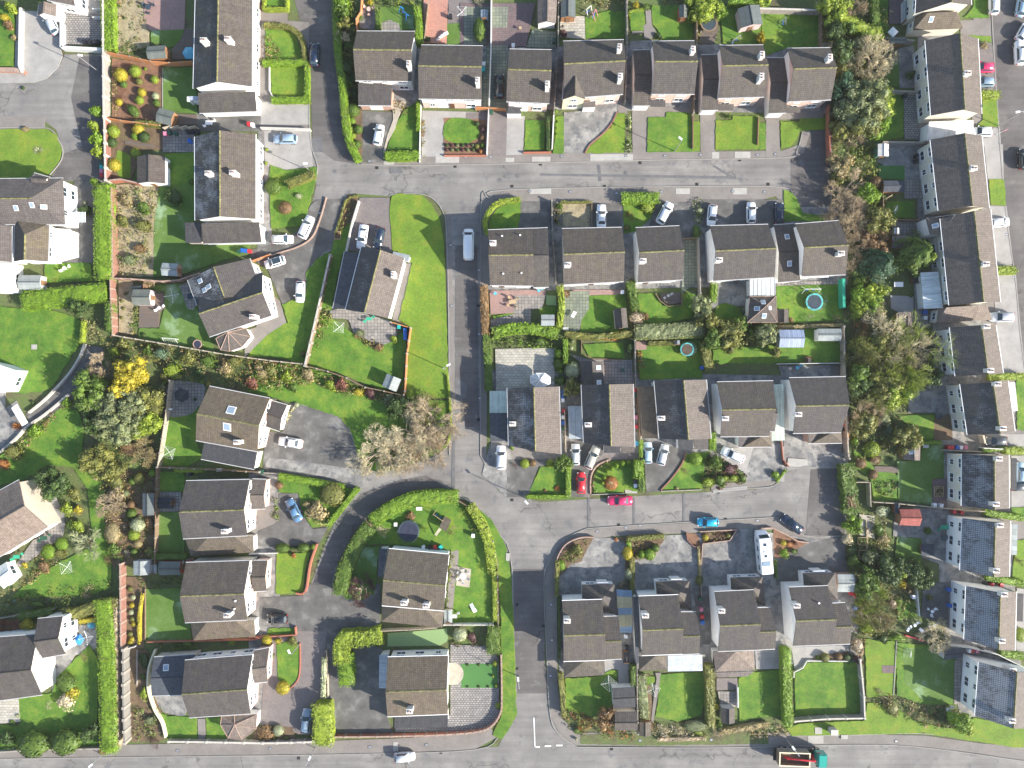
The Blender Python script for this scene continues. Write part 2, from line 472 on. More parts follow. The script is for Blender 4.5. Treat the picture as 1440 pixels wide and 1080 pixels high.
def HG(pts, w, h=1.6, c='lime', sm=True, rough=0.17, desc=None, label=None, dens=1.0, leafsz=.22):
    """hedge along a picture polyline, w in picture units"""
    P = smooth(pts, 4, False) if sm and len(pts) > 2 else pts
    P = [U(p, h) for p in P]
    # resample at ~0.6 m
    Q = [P[0]]
    for a, b in zip(P, P[1:]):
        k = max(1, int((b-a).length/0.6))
        for j in range(1, k+1): Q.append(a+(b-a)*j/k)
    W = m_(w)/2
    cpt = sum(Q, Vector((0, 0)))/len(Q); off = (cpt.x, cpt.y, 0)
    mb = MB(); prof = [(-1, 0), (-1.04, .35), (-1.0, .8), (-.8, .98), (-.3, 1.02), (.3, 1.02), (.8, .98), (1.0, .8), (1.04, .35), (1, 0)]
    rows = []
    for i, p in enumerate(Q):
        a = Q[max(i-1, 0)]; b = Q[min(i+1, len(Q)-1)]; d = (b-a).normalized(); n = Vector((-d.y, d.x))
        e = .82 if i in (0, len(Q)-1) else 1
        row = []
        for u, v in prof:
            j = 1+random.uniform(-rough, rough)
            q = p+n*(u*W*.9*e*j); row.append(len(mb.v)); mb.v.append((q.x, q.y, max(.02, v*h*.96*(1+random.uniform(-rough, rough)*.4))))
        rows.append(row)
        # leaves
        seg = 0.6
        cnt = int((2*W+2*h)*seg*26*dens)
        for _ in range(cnt):
            t = random.random(); u = None
            perim = 2*W+2*h*.8; s_ = t*perim; ln = d*random.uniform(-.35, .35)
            if s_ < h*.8: u, z, nr = -1, h*.2+s_, -n
            elif s_ < h*.8+2*W: u, z, nr = (s_-h*.8)/W-1, h, None
            else: u, z, nr = 1, h*.2+(s_-h*.8-2*W), n
            q = p+n*(u*W*random.uniform(.93, 1.05))+ln
            nn = Vector((0, 0, 1)) if nr is None else Vector((nr.x, nr.y, .25))
            leafquad(mb, (q.x, q.y, z+random.uniform(-.04, .08)), nn, leafsz, .55)
    for a, b in zip(rows, rows[1:]):
        for k in range(len(prof)-1): mb.f.append((a[k], b[k], b[k+1], a[k+1]))
    mb.f.append(tuple(rows[0])); mb.f.append(tuple(rows[-1][::-1]))
    o = mb.build('hedge', MATS['leaf_'+c], None, off); o.location = (off[0], off[1], 0.05)
    if label: tag(o, label, 'hedge')
    else: auto(o, desc or ('low ' if h < 1 else '')+FOL[c]+' clipped hedge', 'hedge', None, cpt.x, cpt.y)
    return o

def inpoly(x, y, P):
    r = False; n = len(P); j = n-1
    for i in range(n):
        xi, yi = P[i]; xj, yj = P[j]
        if (yi > y) != (yj > y) and x < (xj-xi)*(y-yi)/(yj-yi)+xi: r = not r
        j = i
    return r
def SC(pts, hmax=0.8, cols=('olive', 'green', 'straw'), dens=0.9, name='undergrowth', sz=.26, nleaf=14, lab=None):
    """ground cover too dense to count: one object of mixed leaf clumps"""
    P = [tuple(U(p)) for p in pts]
    x0, x1 = min(p[0] for p in P), max(p[0] for p in P); y0, y1 = min(p[1] for p in P), max(p[1] for p in P)
    n = int((x1-x0)*(y1-y0)*dens*1.35); mb = MB()
    for _ in range(n):
        x, y = random.uniform(x0, x1), random.uniform(y0, y1)
        if not inpoly(x, y, P): continue
        r = random.uniform(.25, .75); hh = hmax*random.uniform(.25, 1); mi = random.randrange(len(cols))
        for _ in range(nleaf):
            d = rdir(); d.z = abs(d.z)
            leafquad(mb, (x+d.x*r, y+d.y*r, .12+d.z*hh), d, sz, .6, mi)
    if not mb.f: return
    o = mb.build(name, [MATS['leaf_'+c] for c in cols]); o['kind'] = 'stuff'
    cx, cy = (x0+x1)/2, (y0+y1)/2
    auto(o, lab or 'dense mixed undergrowth and ground cover', 'undergrowth', None, cx, cy)
    return o
# ------------------------------------------------------------------ buildings
def letter(n):
    return ('E' if n.x > 0 else 'W') if abs(n.x) > abs(n.y) else ('N' if n.y > 0 else 'S')
WINM = {}
def win_meshes(w, h, c='white_frame'):
    k = (round(w, 1), round(h, 1), c)
    if k in WINM: return WINM[k]
    w, h = k[0], k[1]
    f = MB()
    for cx, cz, a, b in ((-w/2+.04, 0, .08, h), (w/2-.04, 0, .08, h), (0, h/2-.04, w-.16, .08), (0, -h/2+.04, w-.16, .08), (0.0, 0.0, .07, h-.16)):
        f.prism([(cx-a/2, -.03, cz+b/2), (cx+a/2, -.03, cz+b/2), (cx+a/2, .07, cz+b/2), (cx-a/2, .07, cz+b/2)], cz-b/2)
    fm = f.mesh('window'); fm.materials.append(MATS[c])
    p = MB(); p.prism([(-w/2+.05, -.02, h/2-.05), (w/2-.05, -.02, h/2-.05), (w/2-.05, .035, h/2-.05), (-w/2+.05, .035, h/2-.05)], -h/2+.05)
    pm = p.mesh('pane'); pm.materials.append(MATS['glass'])
    s = MB(); s.prism([(-w/2-.1, -.02, -h/2-.004), (w/2+.1, -.02, -h/2-.004), (w/2+.1, .16, -h/2-.02), (-w/2-.1, .16, -h/2-.02)], -h/2-.12)
    sm_ = s.mesh('sill'); sm_.materials.append(MATS[c])
    WINM[k] = (fm, pm, sm_); return WINM[k]
DOORM = {}
def door_meshes(c, w=.95, h=2.05):
    if (c, w) in DOORM: return DOORM[(c, w)]
    d = MB(); d.prism([(-w/2, -.03, h), (w/2, -.03, h), (w/2, .06, h), (-w/2, .06, h)], 0.12)
    d.prism([(-w/2-.09, -.03, h+.09), (w/2+.09, -.03, h+.09), (w/2+.09, .04, h+.09), (-w/2-.09, .04, h+.09)], h+.004)
    dm = d.mesh('door'); dm.materials.append(MATS[c])
    g = MB(); g.tube((w*.36, .06, 1.0), (w*.36, .12, 1.0), .03, .03, 6); g.tube((w*.36, .12, 1.0), (w*.22, .12, 1.0), .02, .02, 6)
    gm = g.mesh('handle'); gm.materials.append(MATS['metal'])
    DOORM[(c, w)] = (dm, gm); return DOORM[(c, w)]

def slope_uv(pts):
    a, b = Vector(pts[0]), Vector(pts[1]); u = (b-a).normalized()
    n = None
    for q in pts[2:]:
        n = u.cross(Vector(q)-a)
        if n.length > 1e-5: break
    v = n.normalized().cross(u)
    return [((Vector(p)-a).dot(u), (Vector(p)-a).dot(v)) for p in pts]

def gab(A, B, C, D, he=5, hr=7.5, ax='E', **k): return dict(t='gab', p=[A, B, C, D], he=he, hr=hr, ax=ax, T=(ox, oy), **k)
def mono(A, B, C, D, h1, h2, **k): return dict(t='mono', p=[A, B, C, D], he=h2, hr=h1, T=(ox, oy), **k)
def flat(pts, h, **k): return dict(t='flat', p=pts, he=h, hr=h, T=(ox, oy), **k)
def pyr(pts, apex, he, hr, **k): return dict(t='pyr', p=pts, ap=apex, he=he, hr=hr, T=(ox, oy), **k)
def hipl(A, B, C, D, P, Q, he, hr, **k): return dict(t='hipl', p=[A, B, C, D], PQ=(P, Q), he=he, hr=hr, T=(ox, oy), **k)
def hip(A, B, C, D, he, hr, ax='E', ins=.25, **k): return dict(t='hip', p=[A, B, C, D], he=he, hr=hr, ax=ax, ins=ins, T=(ox, oy), **k)
SUNV = Vector((math.cos(math.radians(27))*math.cos(math.radians(-24)), math.cos(math.radians(27))*math.sin(math.radians(-24)), math.sin(math.radians(27))))

def BLD(name, cat, label, handle, wings, ch=(), sk=(), group=None, vents=()):
    t0 = (ox, oy)
    allp = []
    for w in wings:
        T(*w['T']); allp += [U(p, w['he']) for p in w['p']]
    c = Vector((sum(p.x for p in allp)/len(allp), sum(p.y for p in allp)/len(allp)))
    if all(abs(w['he']-wings[0]['he']) < 9 for w in wings):
        q = [U(p, wings[0]['he']) for p in wings[0]['p']] if (T(*wings[0]['T']) or True) else None
        c = sum(q, Vector((0, 0)))/len(q)
    off = (c.x, c.y, 0); root = empty(name, off)
    slopes = []
    for wi, w in enumerate(wings):
        T(*w['T'])
        he, hr = w['he'], w['hr']; big = he > 4
        ov = w.get('ov', .32 if big else .18); rc = w.get('roof', 'tile'); fr = w.get('fr', 0)
        tk = w.get('tk', .16); faces = []; ridge = None
        if w['t'] in ('gab', 'hip'):
            A, B, C, D = [U(p, he) for p in w['p']]
            if w['ax'] == 'N': A, B, C, D = D, A, B, C
            rt = w.get('rt', .5)
            Ra = A+(D-A)*rt; Rb = B+(C-B)*rt
            if w['t'] == 'hip':
                e0 = w.get('e0', 1)*w['ins']; e1 = w.get('e1', 1)*w['ins']
                Ra, Rb = Ra+(Rb-Ra)*e0, Rb+(Ra-Rb)*e1
            f = lambda p, z: (p.x, p.y, z)
            faces = [[f(A, he), f(B, he), f(Rb, hr), f(Ra, hr)], [f(D, he), f(C, he), f(Rb, hr), f(Ra, hr)]]
            if w['t'] == 'hip':
                if w.get('e0', 1): faces.append([f(A, he), f(D, he), f(Ra, hr)])
                if w.get('e1', 1): faces.append([f(B, he), f(C, he), f(Rb, hr)])
            ridge = (f(Ra, hr), f(Rb, hr))
            quad = [A, B, C, D]
        elif w['t'] == 'mono':
            A, B = [U(p, hr) for p in w['p'][:2]]; C, D = [U(p, he) for p in w['p'][2:]]
            faces = [[(D.x, D.y, he), (C.x, C.y, he), (B.x, B.y, hr), (A.x, A.y, hr)]]; quad = [A, B, C, D]
        elif w['t'] == 'flat':
            quad = [U(p, he) for p in w['p']]; faces = [[(p.x, p.y, he) for p in quad]]
        elif w['t'] == 'pyr':
            quad = [U(p, he) for p in w['p']]; a = U(w['ap'], hr); n = len(quad)
            faces = [[(quad[i].x, quad[i].y, he), (quad[(i+1) % n].x, quad[(i+1) % n].y, he), (a.x, a.y, hr)] for i in range(n)]
        elif w['t'] == 'hipl':
            quad = [U(p, he) for p in w['p']]; A, B, C, D = quad; P, Q = [U(p, hr) for p in w['PQ']]
            f = lambda p, z: (p.x, p.y, z)
            faces = [[f(D, he), f(C, he), f(Q, hr), f(P, hr)], [f(A, he), f(D, he), f(P, hr)], [f(C, he), f(B, he), f(Q, hr)]]
        # roof mesh
        rm = MB(); slopes_w = []
        for fc in faces:
            a, b, q = Vector(fc[0]), Vector(fc[1]), Vector(fc[2]); n = (b-a).cross(q-a)
            if n.length < 1e-4: continue
            n.normalize(); n = -n if n.z < 0 else n
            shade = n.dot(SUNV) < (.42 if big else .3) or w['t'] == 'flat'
            rm.prism(fc, str(tk), uv=slope_uv(fc), mi=1 if (fr and shade) else 0)  # slopes off the sun get frost plus a tile base painted darker as shade
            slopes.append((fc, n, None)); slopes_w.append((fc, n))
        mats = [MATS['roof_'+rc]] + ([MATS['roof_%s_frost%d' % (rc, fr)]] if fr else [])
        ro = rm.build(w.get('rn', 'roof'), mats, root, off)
        w['ro'] = ro
        if ridge and w.get('cap', 1):
            a, b = ridge; cp = MB(); d = Vector(b)-Vector(a); n = Vector((-d.y, d.x, 0)).normalized()*.16
            a = Vector(a)+Vector((0, 0, .05)); b = Vector(b)+Vector((0, 0, .05)); dz = Vector((0, 0, .09))
            cp.prism([a+n-dz*.9, b+n-dz*.9, b+dz*.4, a+dz*.4], '0.1'); cp.prism([a-n-dz*.9, b-n-dz*.9, b+dz*.4, a+dz*.4], '0.1')
            cp.build('ridge_cap', MATS['roof_'+rc] if w['cap'] == 2 else MATS['moss'] , ro, off) if 'cap' in w else cp.build('ridge_cap', MATS['moss'], ro, off)
        # walls
        n = len(quad); cen = sum(quad, Vector((0, 0)))/n
        ins = []
        for i, p in enumerate(quad):
            e1 = (quad[(i+1) % n]-p).normalized(); e2 = (quad[i-1]-p).normalized()
            ins.append(p+e1*ov+e2*ov)
        def zt(p):
            best = None
            for fc, nn in slopes_w:
                if nn.z < .05: continue
                z = fc[0][2]-((p.x-fc[0][0])*nn.x+(p.y-fc[0][1])*nn.y)/nn.z
                if w['t'] in ('gab', 'hip', 'pyr', 'hipl'): best = z if best is None else min(best, z)
                else: best = z
            return (best if best is not None else he)-tk+.02
        if not w.get('nowall'):
            wm = MB(); wcol = w.get('wall', 'cream'); wmat = MATS['wall_'+wcol]
            for i in range(n):
                a, b = ins[i], ins[(i+1) % n]
                za, zb = zt(a), zt(b)
                pts = [(a.x, a.y, 0), (b.x, b.y, 0), (b.x, b.y, zb)]
                if w['t'] == 'gab' and i in (1, 3):
                    md = a+(b-a)*(w.get('rt', .5) if i == 1 else 1-w.get('rt', .5)); pts.append((md.x, md.y, hr-tk-.02))
                pts.append((a.x, a.y, za))
                ar = (a.x-cen.x)*(b.y-cen.y)-(b.x-cen.x)*(a.y-cen.y)
                wm.poly(pts if ar > 0 else pts[::-1])
            wm.build(w.get('wn', 'wall'), wmat, root, off)
            wins = w.get('win', ''); fac = w.get('fac', {}); door = w.get('door', ''); dn = 0
            for i in range(n):
                a, b = ins[i], ins[(i+1) % n]; d = b-a; ln = d.length
                if ln < 1.2: continue
                nr = Vector((-d.y, d.x)).normalized()
                if nr.dot((a+b)/2-cen) < 0: nr = -nr
                le = letter(nr); e = d.normalized()
                # local frame: x along wall, y outward
                rz = math.atan2(-nr.x, nr.y)
                if le in fac:
                    fm = MB(); q = nr*.05; a2, b2 = a+e*.04, b-e*.04
                    spans = fac[le] if isinstance(fac[le], list) else [(fac[le], 0, 1, 0, 1)]
                    for mn, s0, s1, z0, z1 in spans:
                        p0, p1 = a2+(b2-a2)*s0, a2+(b2-a2)*s1; top = min(zt(a), zt(b))-.05
                        fb = MB(); fb.prism([(p0.x, p0.y, top*z1), (p1.x, p1.y, top*z1), (p1.x+q.x, p1.y+q.y, top*z1), (p0.x+q.x, p0.y+q.y, top*z1)], top*z0)
                        fb.build('facade_panel', MATS['wall_'+mn], root, off)
                    base = nr*.05
                else: base = nr*0
                if w['t'] in ('gab', 'mono', 'hip', 'hipl') and i in ((0, 2) if w['t'] != 'hip' else (0, 1, 2, 3)) or w['t'] == 'flat':
                    pass
                if le in wins:
                    k = max(1, int((ln+.6)/2.9)); ww = min(1.7, ln/k*.58)
                    top = min(zt(a), zt(b))
                    rows = [(3.95 if big else 1.55, 1.1)] if not big else [(top-.95, 1.05), (1.55, 1.25)]
                    if top < 2.2: rows = []
                    for ri, (zc, hh) in enumerate(rows):
                        for j in range(k):
                            pc = a+e*(ln*(j+.5)/k)+base
                            lw = ww*(.6 if (j+ri*2+wi) % 3 == 1 else 1)
                            loc = (pc.x-off[0], pc.y-off[1], zc)
                            if ri == len(rows)-1 and le in door and j == k//2:
                                dmn, hm = door_meshes(w.get('dc', 'door_brown'))
                                do = link('door', dmn, None, root, (loc[0], loc[1], 0), rz); link('handle', hm, None, do); continue
                            f_, p_, s_ = win_meshes(lw, hh)
                            wo = link('window', f_, None, root, loc, rz); link('pane', p_, None, wo); link('sill', s_, None, wo)
                if le in w.get('gar', ''):
                    dmn, hm = door_meshes('white_frame', 2.3)
                    pc = (a+b)/2+base; do = link('garage_door', dmn, None, root, (pc.x-off[0], pc.y-off[1], 0), rz); link('handle', hm, None, do)
            # gutters on the eave sides
            if w['t'] in ('gab', 'hip', 'mono') and w.get('gut', 1):
                ed = [(0, 1), (3, 2)] if w['t'] != 'mono' else [(3, 2)]
                for i, j in ed:
                    a, b = quad[i], quad[j]; nr = Vector((-(b-a).y, (b-a).x)).normalized()
                    if nr.dot((a+b)/2-cen) < 0: nr = -nr
                    gm = MB(); p0 = a+nr*.01; p1 = b+nr*.01; q = nr*.12
                    gm.prism([(p0.x, p0.y, he-.03), (p1.x, p1.y, he-.03), (p1.x+q.x, p1.y+q.y, he-.03), (p0.x+q.x, p0.y+q.y, he-.03)], he-.14)
                    gm.build('gutter', MATS[w.get('gc', 'gutter')], root, off)
        if w.get('ribs'):
            rb = MB()
            if w['t'] == 'pyr':
                a = U(w['ap'], hr)
                for p in quad: rb.tube((p.x, p.y, he+.04), (a.x, a.y, hr+.04), .06, .06, 4)
                for i in range(n): rb.tube((quad[i].x, quad[i].y, he+.03), (quad[(i+1) % n].x, quad[(i+1) % n].y, he+.03), .06, .06, 4)
            else:
                fz = lambda i: (quad[i].x, quad[i].y, (hr if i < 2 else he)+.05)
                k = w['ribs']
                for j in range(k+1):
                    s = j/k; rb.tube(Vector(fz(0)).lerp(Vector(fz(1)), s), Vector(fz(3)).lerp(Vector(fz(2)), s), .05, .05, 4)
            rb.build('glazing_bars', MATS[w.get('ribm', 'white_frame')], ro, off)
    def roofz(x, y):
        best = None
        for fc, n, _ in slopes:
            if inpoly(x, y, [(p[0], p[1]) for p in fc]) and n.z > .05:
                z = fc[0][2]-((x-fc[0][0])*n.x+(y-fc[0][1])*n.y)/n.z
                if best is None or z > best[0]: best = (z, n)
        return best
    T(*t0)
    main = wings[0]; ro = main['ro']; T(*main['T'])
    for cc in ch:
        x, y = cc[:2]; ht = main['hr']+.75; p = U((x, y), ht); rzv = roofz(p.x, p.y); zb = (rzv[0] if rzv else main['he'])-.3
        ht = max(ht, zb+1.3) if rzv else ht
        ht = min(ht, zb+2.2)
        cm = MB(); w_, l_ = (1.05, .7) if len(cc) < 3 else (.7, 1.05)
        cm.box(p.x, p.y, zb, ht-.12, w_, l_); cm.box(p.x, p.y, ht-.12+.003, ht, w_+.14, l_+.14)
        cm.build('chimney', MATS['chimney'], ro, off)
        pm = MB()
        for s in (-1, 1):
            a = (.24*s, 0) if len(cc) < 3 else (0, .24*s)
            pm.cyl(p.x+a[0], p.y+a[1], ht, ht+.35, .14, 8, r1=.11)
        pm.build('chimney_pots', MATS['terracotta'], ro, off)
    for s in sk:
        x, y = s[:2]; w_, l_ = (s[2], s[3]) if len(s) > 2 else (.8, 1.0)
        z = main['he']; r = None
        for _ in range(6):
            p = U((x, y), z); r = roofz(p.x, p.y)
            if r: z = r[0]
        if not r: continue
        n = r[1]; c0 = Vector((p.x, p.y, z)); u = Vector((-n.y, n.x, 0)); u = u.normalized() if u.length > .01 else Vector((1, 0, 0)); v = n.cross(u)
        sm_ = MB()
        def q(a, b, h): return c0+u*a+v*b+n*h
        A_ = [q(-w_/2, -l_/2, .09), q(w_/2, -l_/2, .09), q(w_/2, l_/2, .09), q(-w_/2, l_/2, .09)]
        sm_.prism(A_, '0.2')
        f = .8; B_ = [q(-w_/2*f, -l_/2*f, .11), q(w_/2*f, -l_/2*f, .11), q(w_/2*f, l_/2*f, .11), q(-w_/2*f, l_/2*f, .11)]
        sm_.prism(B_, '0.015', mi=1)
        sm_.build('skylight', [MATS['white_frame'], MATS['sky_glass']], ro, off)
    for v in vents:
        x, y = v; p = U((x, y), main['he']+1); r = roofz(p.x, p.y)
        if not r: continue
        vm = MB(); vm.cyl(p.x, p.y, r[0]-.1, r[0]+.3, .12, 8); vm.cyl(p.x, p.y, r[0]+.3, r[0]+.36, .17, 8); vm.build('roof_vent', MATS['white_frame'], ro, off)
    T(*t0)
    if label: tag(root, label, cat, group)
    else: auto(root, name.replace('_', ' '), cat, group, off[0], off[1])
    if handle:
        xs = [p.x for p in allp]; ys = [p.y for p in allp]
        HANDLES.append((c.x, c.y, handle, (max(xs)-min(xs))/2, (max(ys)-min(ys))/2))
    return root

def qd(cx, cy, w, l, ang=0):
    c, s = math.cos(math.radians(-ang)), math.sin(math.radians(-ang))
    return [(cx+c*a-s*b, cy+s*a+c*b) for a, b in ((-w/2, -l/2), (w/2, -l/2), (w/2, l/2), (-w/2, l/2))]
def SHED(cx, cy, w, l, ang=0, ax='N', roof='felt', wall='timber', h=2.0, hr=2.5, desc=None, door='', name='garden_shed', cat='shed', label=None, **k):
    o = BLD(name, cat, label, None, [gab(*qd(cx, cy, w, l, ang), h, hr, ax, roof=roof, wall=wall, gut=0, cap=2, ov=.12, tk=.06, **k)])
    # a door in the sunny end
    if not label:
        AUTO.pop(); auto(o, desc or 'small timber garden shed', cat, 'garden sheds', o.location.x, o.location.y)
    wx = m_(w); wy = m_(l); a = math.radians(ang)
    dmn, hm = door_meshes('shed_door', .8, 1.75)
    if ax == 'N': loc = (math.sin(a)*(wy/2-.1), -math.cos(a)*(wy/2-.1), 0); rz = a+PI
    else: loc = (math.cos(a)*(wx/2-.1), math.sin(a)*(wx/2-.1), 0); rz = a-PI/2
    d = link('door', dmn, None, o, loc, rz); link('handle', hm, None, d)
    return o

# ------------------------------------------------------------------ vehicles
CARM = {}
SPEC = {  # length, width, roof height, bonnet height, cabin rear x0, windscreen foot, roof rear, roof front (x forward), boot height
 'hatch':  (4.0, 1.76, 1.48, .95, -1.85, 1.05, -1.45, .35, 1.0),
 'saloon': (4.6, 1.82, 1.44, .92, -1.55, .95, -.95, .25, 1.0),
 'estate': (4.6, 1.82, 1.48, .95, -2.15, .95, -1.75, .25, 1.0),
 'suv':    (4.5, 1.88, 1.68, 1.08, -2.05, 1.1, -1.65, .45, 1.12),
 'mpv':    (4.4, 1.8, 1.62, 1.0, -2.05, 1.35, -1.75, .6, 1.05),
 'van':    (5.9, 2.0, 2.3, 1.25, -2.85, 2.2, -2.8, 1.45, 1.3)}
def car_meshes(kind):
    if kind in CARM: return CARM[kind]
    Ln, W, Hr, Hb, xr, xf, rr, rf, bh = SPEC[kind]
    D = {}
    bm = bmesh.new(); hw = W/2; hl = Ln/2
    st = [(-hl, .80, .45, bh*.82), (-hl+.18, .96, .24, bh*.97), (-hl+.9, 1.0, .2, bh), (0, 1.0, .2, (bh+Hb)/2+.01), (xf-.1, 1.0, .2, Hb), (hl-.55, .95, .2, Hb*.88), (hl-.12, .8, .24, Hb*.72), (hl, .62, .38, Hb*.6)]
    rings = []
    for x, wf, z0, z1 in st:
        y = hw*wf
        rings.append([bm.verts.new(v) for v in ((x, -y*.94, z0), (x, -y, (z0+z1)/2), (x, -y*.9, z1), (x, 0, z1+.035), (x, y*.9, z1), (x, y, (z0+z1)/2), (x, y*.94, z0))])
    for a, b in zip(rings, rings[1:]):
        for k in range(6): bm.faces.new((a[k], a[k+1], b[k+1], b[k]))
        bm.faces.new((a[6], a[0], b[0], b[6]))
    bm.faces.new(rings[0]); bm.faces.new(rings[-1][::-1])
    # cabin
    cb = hw*.88; ct = hw*.70
    zb = min(Hb, bh)-.05
    c = [bm.verts.new(v) for v in ((xr, -cb, zb), (xf, -cb, zb), (xf, cb, zb), (xr, cb, zb), (rr, -ct, Hr-.03), (rf, -ct, Hr-.03), (rf, ct, Hr-.03), (rr, ct, Hr-.03), ((rr+rf)/2, -ct, Hr), ((rr+rf)/2, ct, Hr))]
    for f in ((0, 3, 2, 1), (1, 2, 6, 5), (3, 0, 4, 7), (4, 8, 9, 7), (8, 5, 6, 9), (0, 1, 5, 8, 4), (2, 3, 7, 9, 6)): bm.faces.new([c[i] for i in f])
    bmesh.ops.recalc_face_normals(bm, faces=bm.faces)
    bmesh.ops.bevel(bm, geom=[e for e in bm.edges if len(e.link_faces) == 2 and e.calc_face_angle() > .35], offset=.07, segments=2, affect='EDGES')
    me = bpy.data.meshes.new('body'); bm.to_mesh(me); bm.free(); D['body'] = me
    for p in me.polygons: p.use_smooth = True
    def pane(name, q, t=.012, s=.84, s2=.8):
        q = [Vector(v) for v in q]; ce = sum(q, Vector())/4; n = (q[1]-q[0]).cross(q[2]-q[0]).normalized()
        if n.dot(ce-Vector((0, 0, .9))) < 0: n = -n
        u = (q[1]-q[0]); q = [ce+(v-ce)*s+n*t for v in q]
        m = MB(); m.v = [tuple(v) for v in q]+[tuple(v-n*.03) for v in q]; m.f = [(0, 1, 2, 3), (7, 6, 5, 4)]+[(i, (i+1) % 4, 4+(i+1) % 4, 4+i) for i in range(4)]
        r = m.mesh(name); r.materials.append(MATS['car_glass']); return r
    C = lambda x, y, z: (x, y, z)
    D['windscreen'] = pane('windscreen', [C(xf, -cb, zb+.06), C(xf, cb, zb+.06), C(rf, ct, Hr-.03), C(rf, -ct, Hr-.03)], s=.88)
    D['rear_window'] = pane('rear_window', [C(xr, cb, zb+.1), C(xr, -cb, zb+.1), C(rr, -ct, Hr-.03), C(rr, ct, Hr-.03)], s=.8)
    xs = [xr, rr, rf, xf]
    D['side_window'] = [pane('side_window', [C(xr+.15, s*cb, zb+.15), C(xf-.2, s*cb, zb+.15), C(rf-.02, s*ct, Hr-.06), C(rr+.1, s*ct, Hr-.06)], s=.88) for s in ((-1, 1) if kind != 'van' else ())]
    if kind == 'van':
        D['side_window'] = [pane('side_window', [C(.9, s*cb, zb+.15), C(xf-.2, s*cb, zb+.15), C(rf+.05, s*ct, Hr-.35), C(.9, s*(ct+.03), Hr-.35)], s=.85) for s in (-1, 1)]
    wm = MB(); r = .32 if kind != 'van' else .35
    wm.tube((0, -.11, r), (0, .11, r), r, r, 14); ty = wm.mesh('wheel'); ty.materials.append(MATS['tyre']); D['wheel'] = ty
    rm = MB(); rm.tube((0, -.118, r), (0, .118, r), r*.6, r*.6, 10); ri = rm.mesh('rim'); ri.materials.append(MATS['metal']); D['rim'] = ri
    hm = MB(); hm.box(0, 0, Hb*.55, Hb*.72, .16, .34); h_ = hm.mesh('headlight'); h_.materials.append(MATS['lamp_glass']); D['headlight'] = h_
    tm = MB(); tm.box(0, 0, bh*.62, bh*.88, .1, .26); t_ = tm.mesh('tail_light'); t_.materials.append(MATS['lamp_red']); D['tail_light'] = t_
    mm = MB(); mm.box(0, 0, Hb+.02, Hb+.2, .14, .22); D['mirror'] = mm.mesh('wing_mirror')
    D['spec'] = SPEC[kind]; CARM[kind] = D; return D
PARK = 'cars parked on the drives and along the streets'
def CAR(x, y, ang, kind, col, label, roof=None, rackc=None):
    D = car_meshes(kind); Ln, W, Hr, Hb, xr, xf, rr, rf, bh = D['spec']
    p = U((x, y), 1.0); nm = 'van' if kind == 'van' else 'parked_car'
    root = empty(nm, (p.x, p.y, .12), math.radians(ang))
    pm = MATS['car_'+col]
    link('body', D['body'], pm, root); link('windscreen', D['windscreen'], None, root)
    if kind != 'van': link('rear_window', D['rear_window'], None, root)
    for m in D['side_window']: link('side_window', m, None, root)
    for sx in (-Ln*.3, Ln*.315):
        for sy in (-1, 1):
            w = link('wheel', D['wheel'], None, root, (sx, sy*(W/2-.115), 0)); link('rim', D['rim'], None, w)
    for sy in (-1, 1):
        link('headlight', D['headlight'], None, root, (Ln/2-.2, sy*W*.33, 0)); link('tail_light', D['tail_light'], None, root, (-Ln/2+.06, sy*W*.37, 0))
        link('wing_mirror', D['mirror'], pm, root, (xf-.25, sy*(W/2+.04), 0))
    if roof:
        rm = MB(); rm.box((rr+rf)/2, 0, Hr+.0, Hr+.02, (rf-rr)*.86, W*.6); rm.build('sunroof', MATS[roof], root)
    tag(root, label, 'van' if kind == 'van' else 'car', PARK); return root

# ------------------------------------------------------------------ small things
def place(root_name, x, y, h=0.0, rz=0): 
    p = U((x, y), h); return empty(root_name, (p.x, p.y, .13), math.radians(rz)), p
def LAMP(base, head, label=None, h=6.5):
    p = U(base, 0); q = U(head, h); root = empty('street_lamp', (p.x, p.y, .1))
    d = q-p
    if d.length > 2.2: d = d.normalized()*2.2
    a = MB(); a.tube((0, 0, 0), (0, 0, h-.4), .09, .06, 8); a.tube((0, 0, h-.4), (d.x*.8, d.y*.8, h), .05, .04, 6); a.build('pole', MATS['metal'], root)
    b = MB(); an = math.atan2(d.y, d.x); b.box(d.x*.95, d.y*.95, h-.08, h+.1, .75, .32, an); b.build('lamp_head', MATS['white_frame'], root)
    c = MB(); c.box(d.x*.95, d.y*.95, h-.12, h-.083, .5, .22, an); c.build('lamp_glass', MATS['lamp_glass'], root)
    if label: tag(root, label, 'street lamp', 'street lamps')
    else: auto(root, 'slim grey street lamp', 'street lamp', 'street lamps', p.x, p.y)
def DRY(x, y, r, rot=20):
    root, p = place('rotary_clothes_dryer', x, y, 1.8, rot); R = m_(r)
    a = MB(); a.tube((0, 0, 0), (0, 0, 1.9), .04, .03, 6); a.build('pole', MATS['metal'], root)
    for k in range(4):
        c, s = math.cos(k*PI/2), math.sin(k*PI/2)
        b = MB(); b.tube((0, 0, 1.5), (c*R, s*R, 1.9), .03, .025, 4); b.build('arm', MATS['white_frame'], root)
    l = MB()
    for f in (.45, .7, .97):
        for k in range(4):
            c, s = math.cos(k*PI/2)*R*f, math.sin(k*PI/2)*R*f; z = 1.5+.4*f
            l.tube((c, s, z), (-s, c, z), .012, .012, 3)
    l.build('washing_line', MATS['white_frame'], root)
    auto(root, 'square rotary clothes dryer', 'clothes dryer', 'rotary clothes dryers', p.x, p.y)
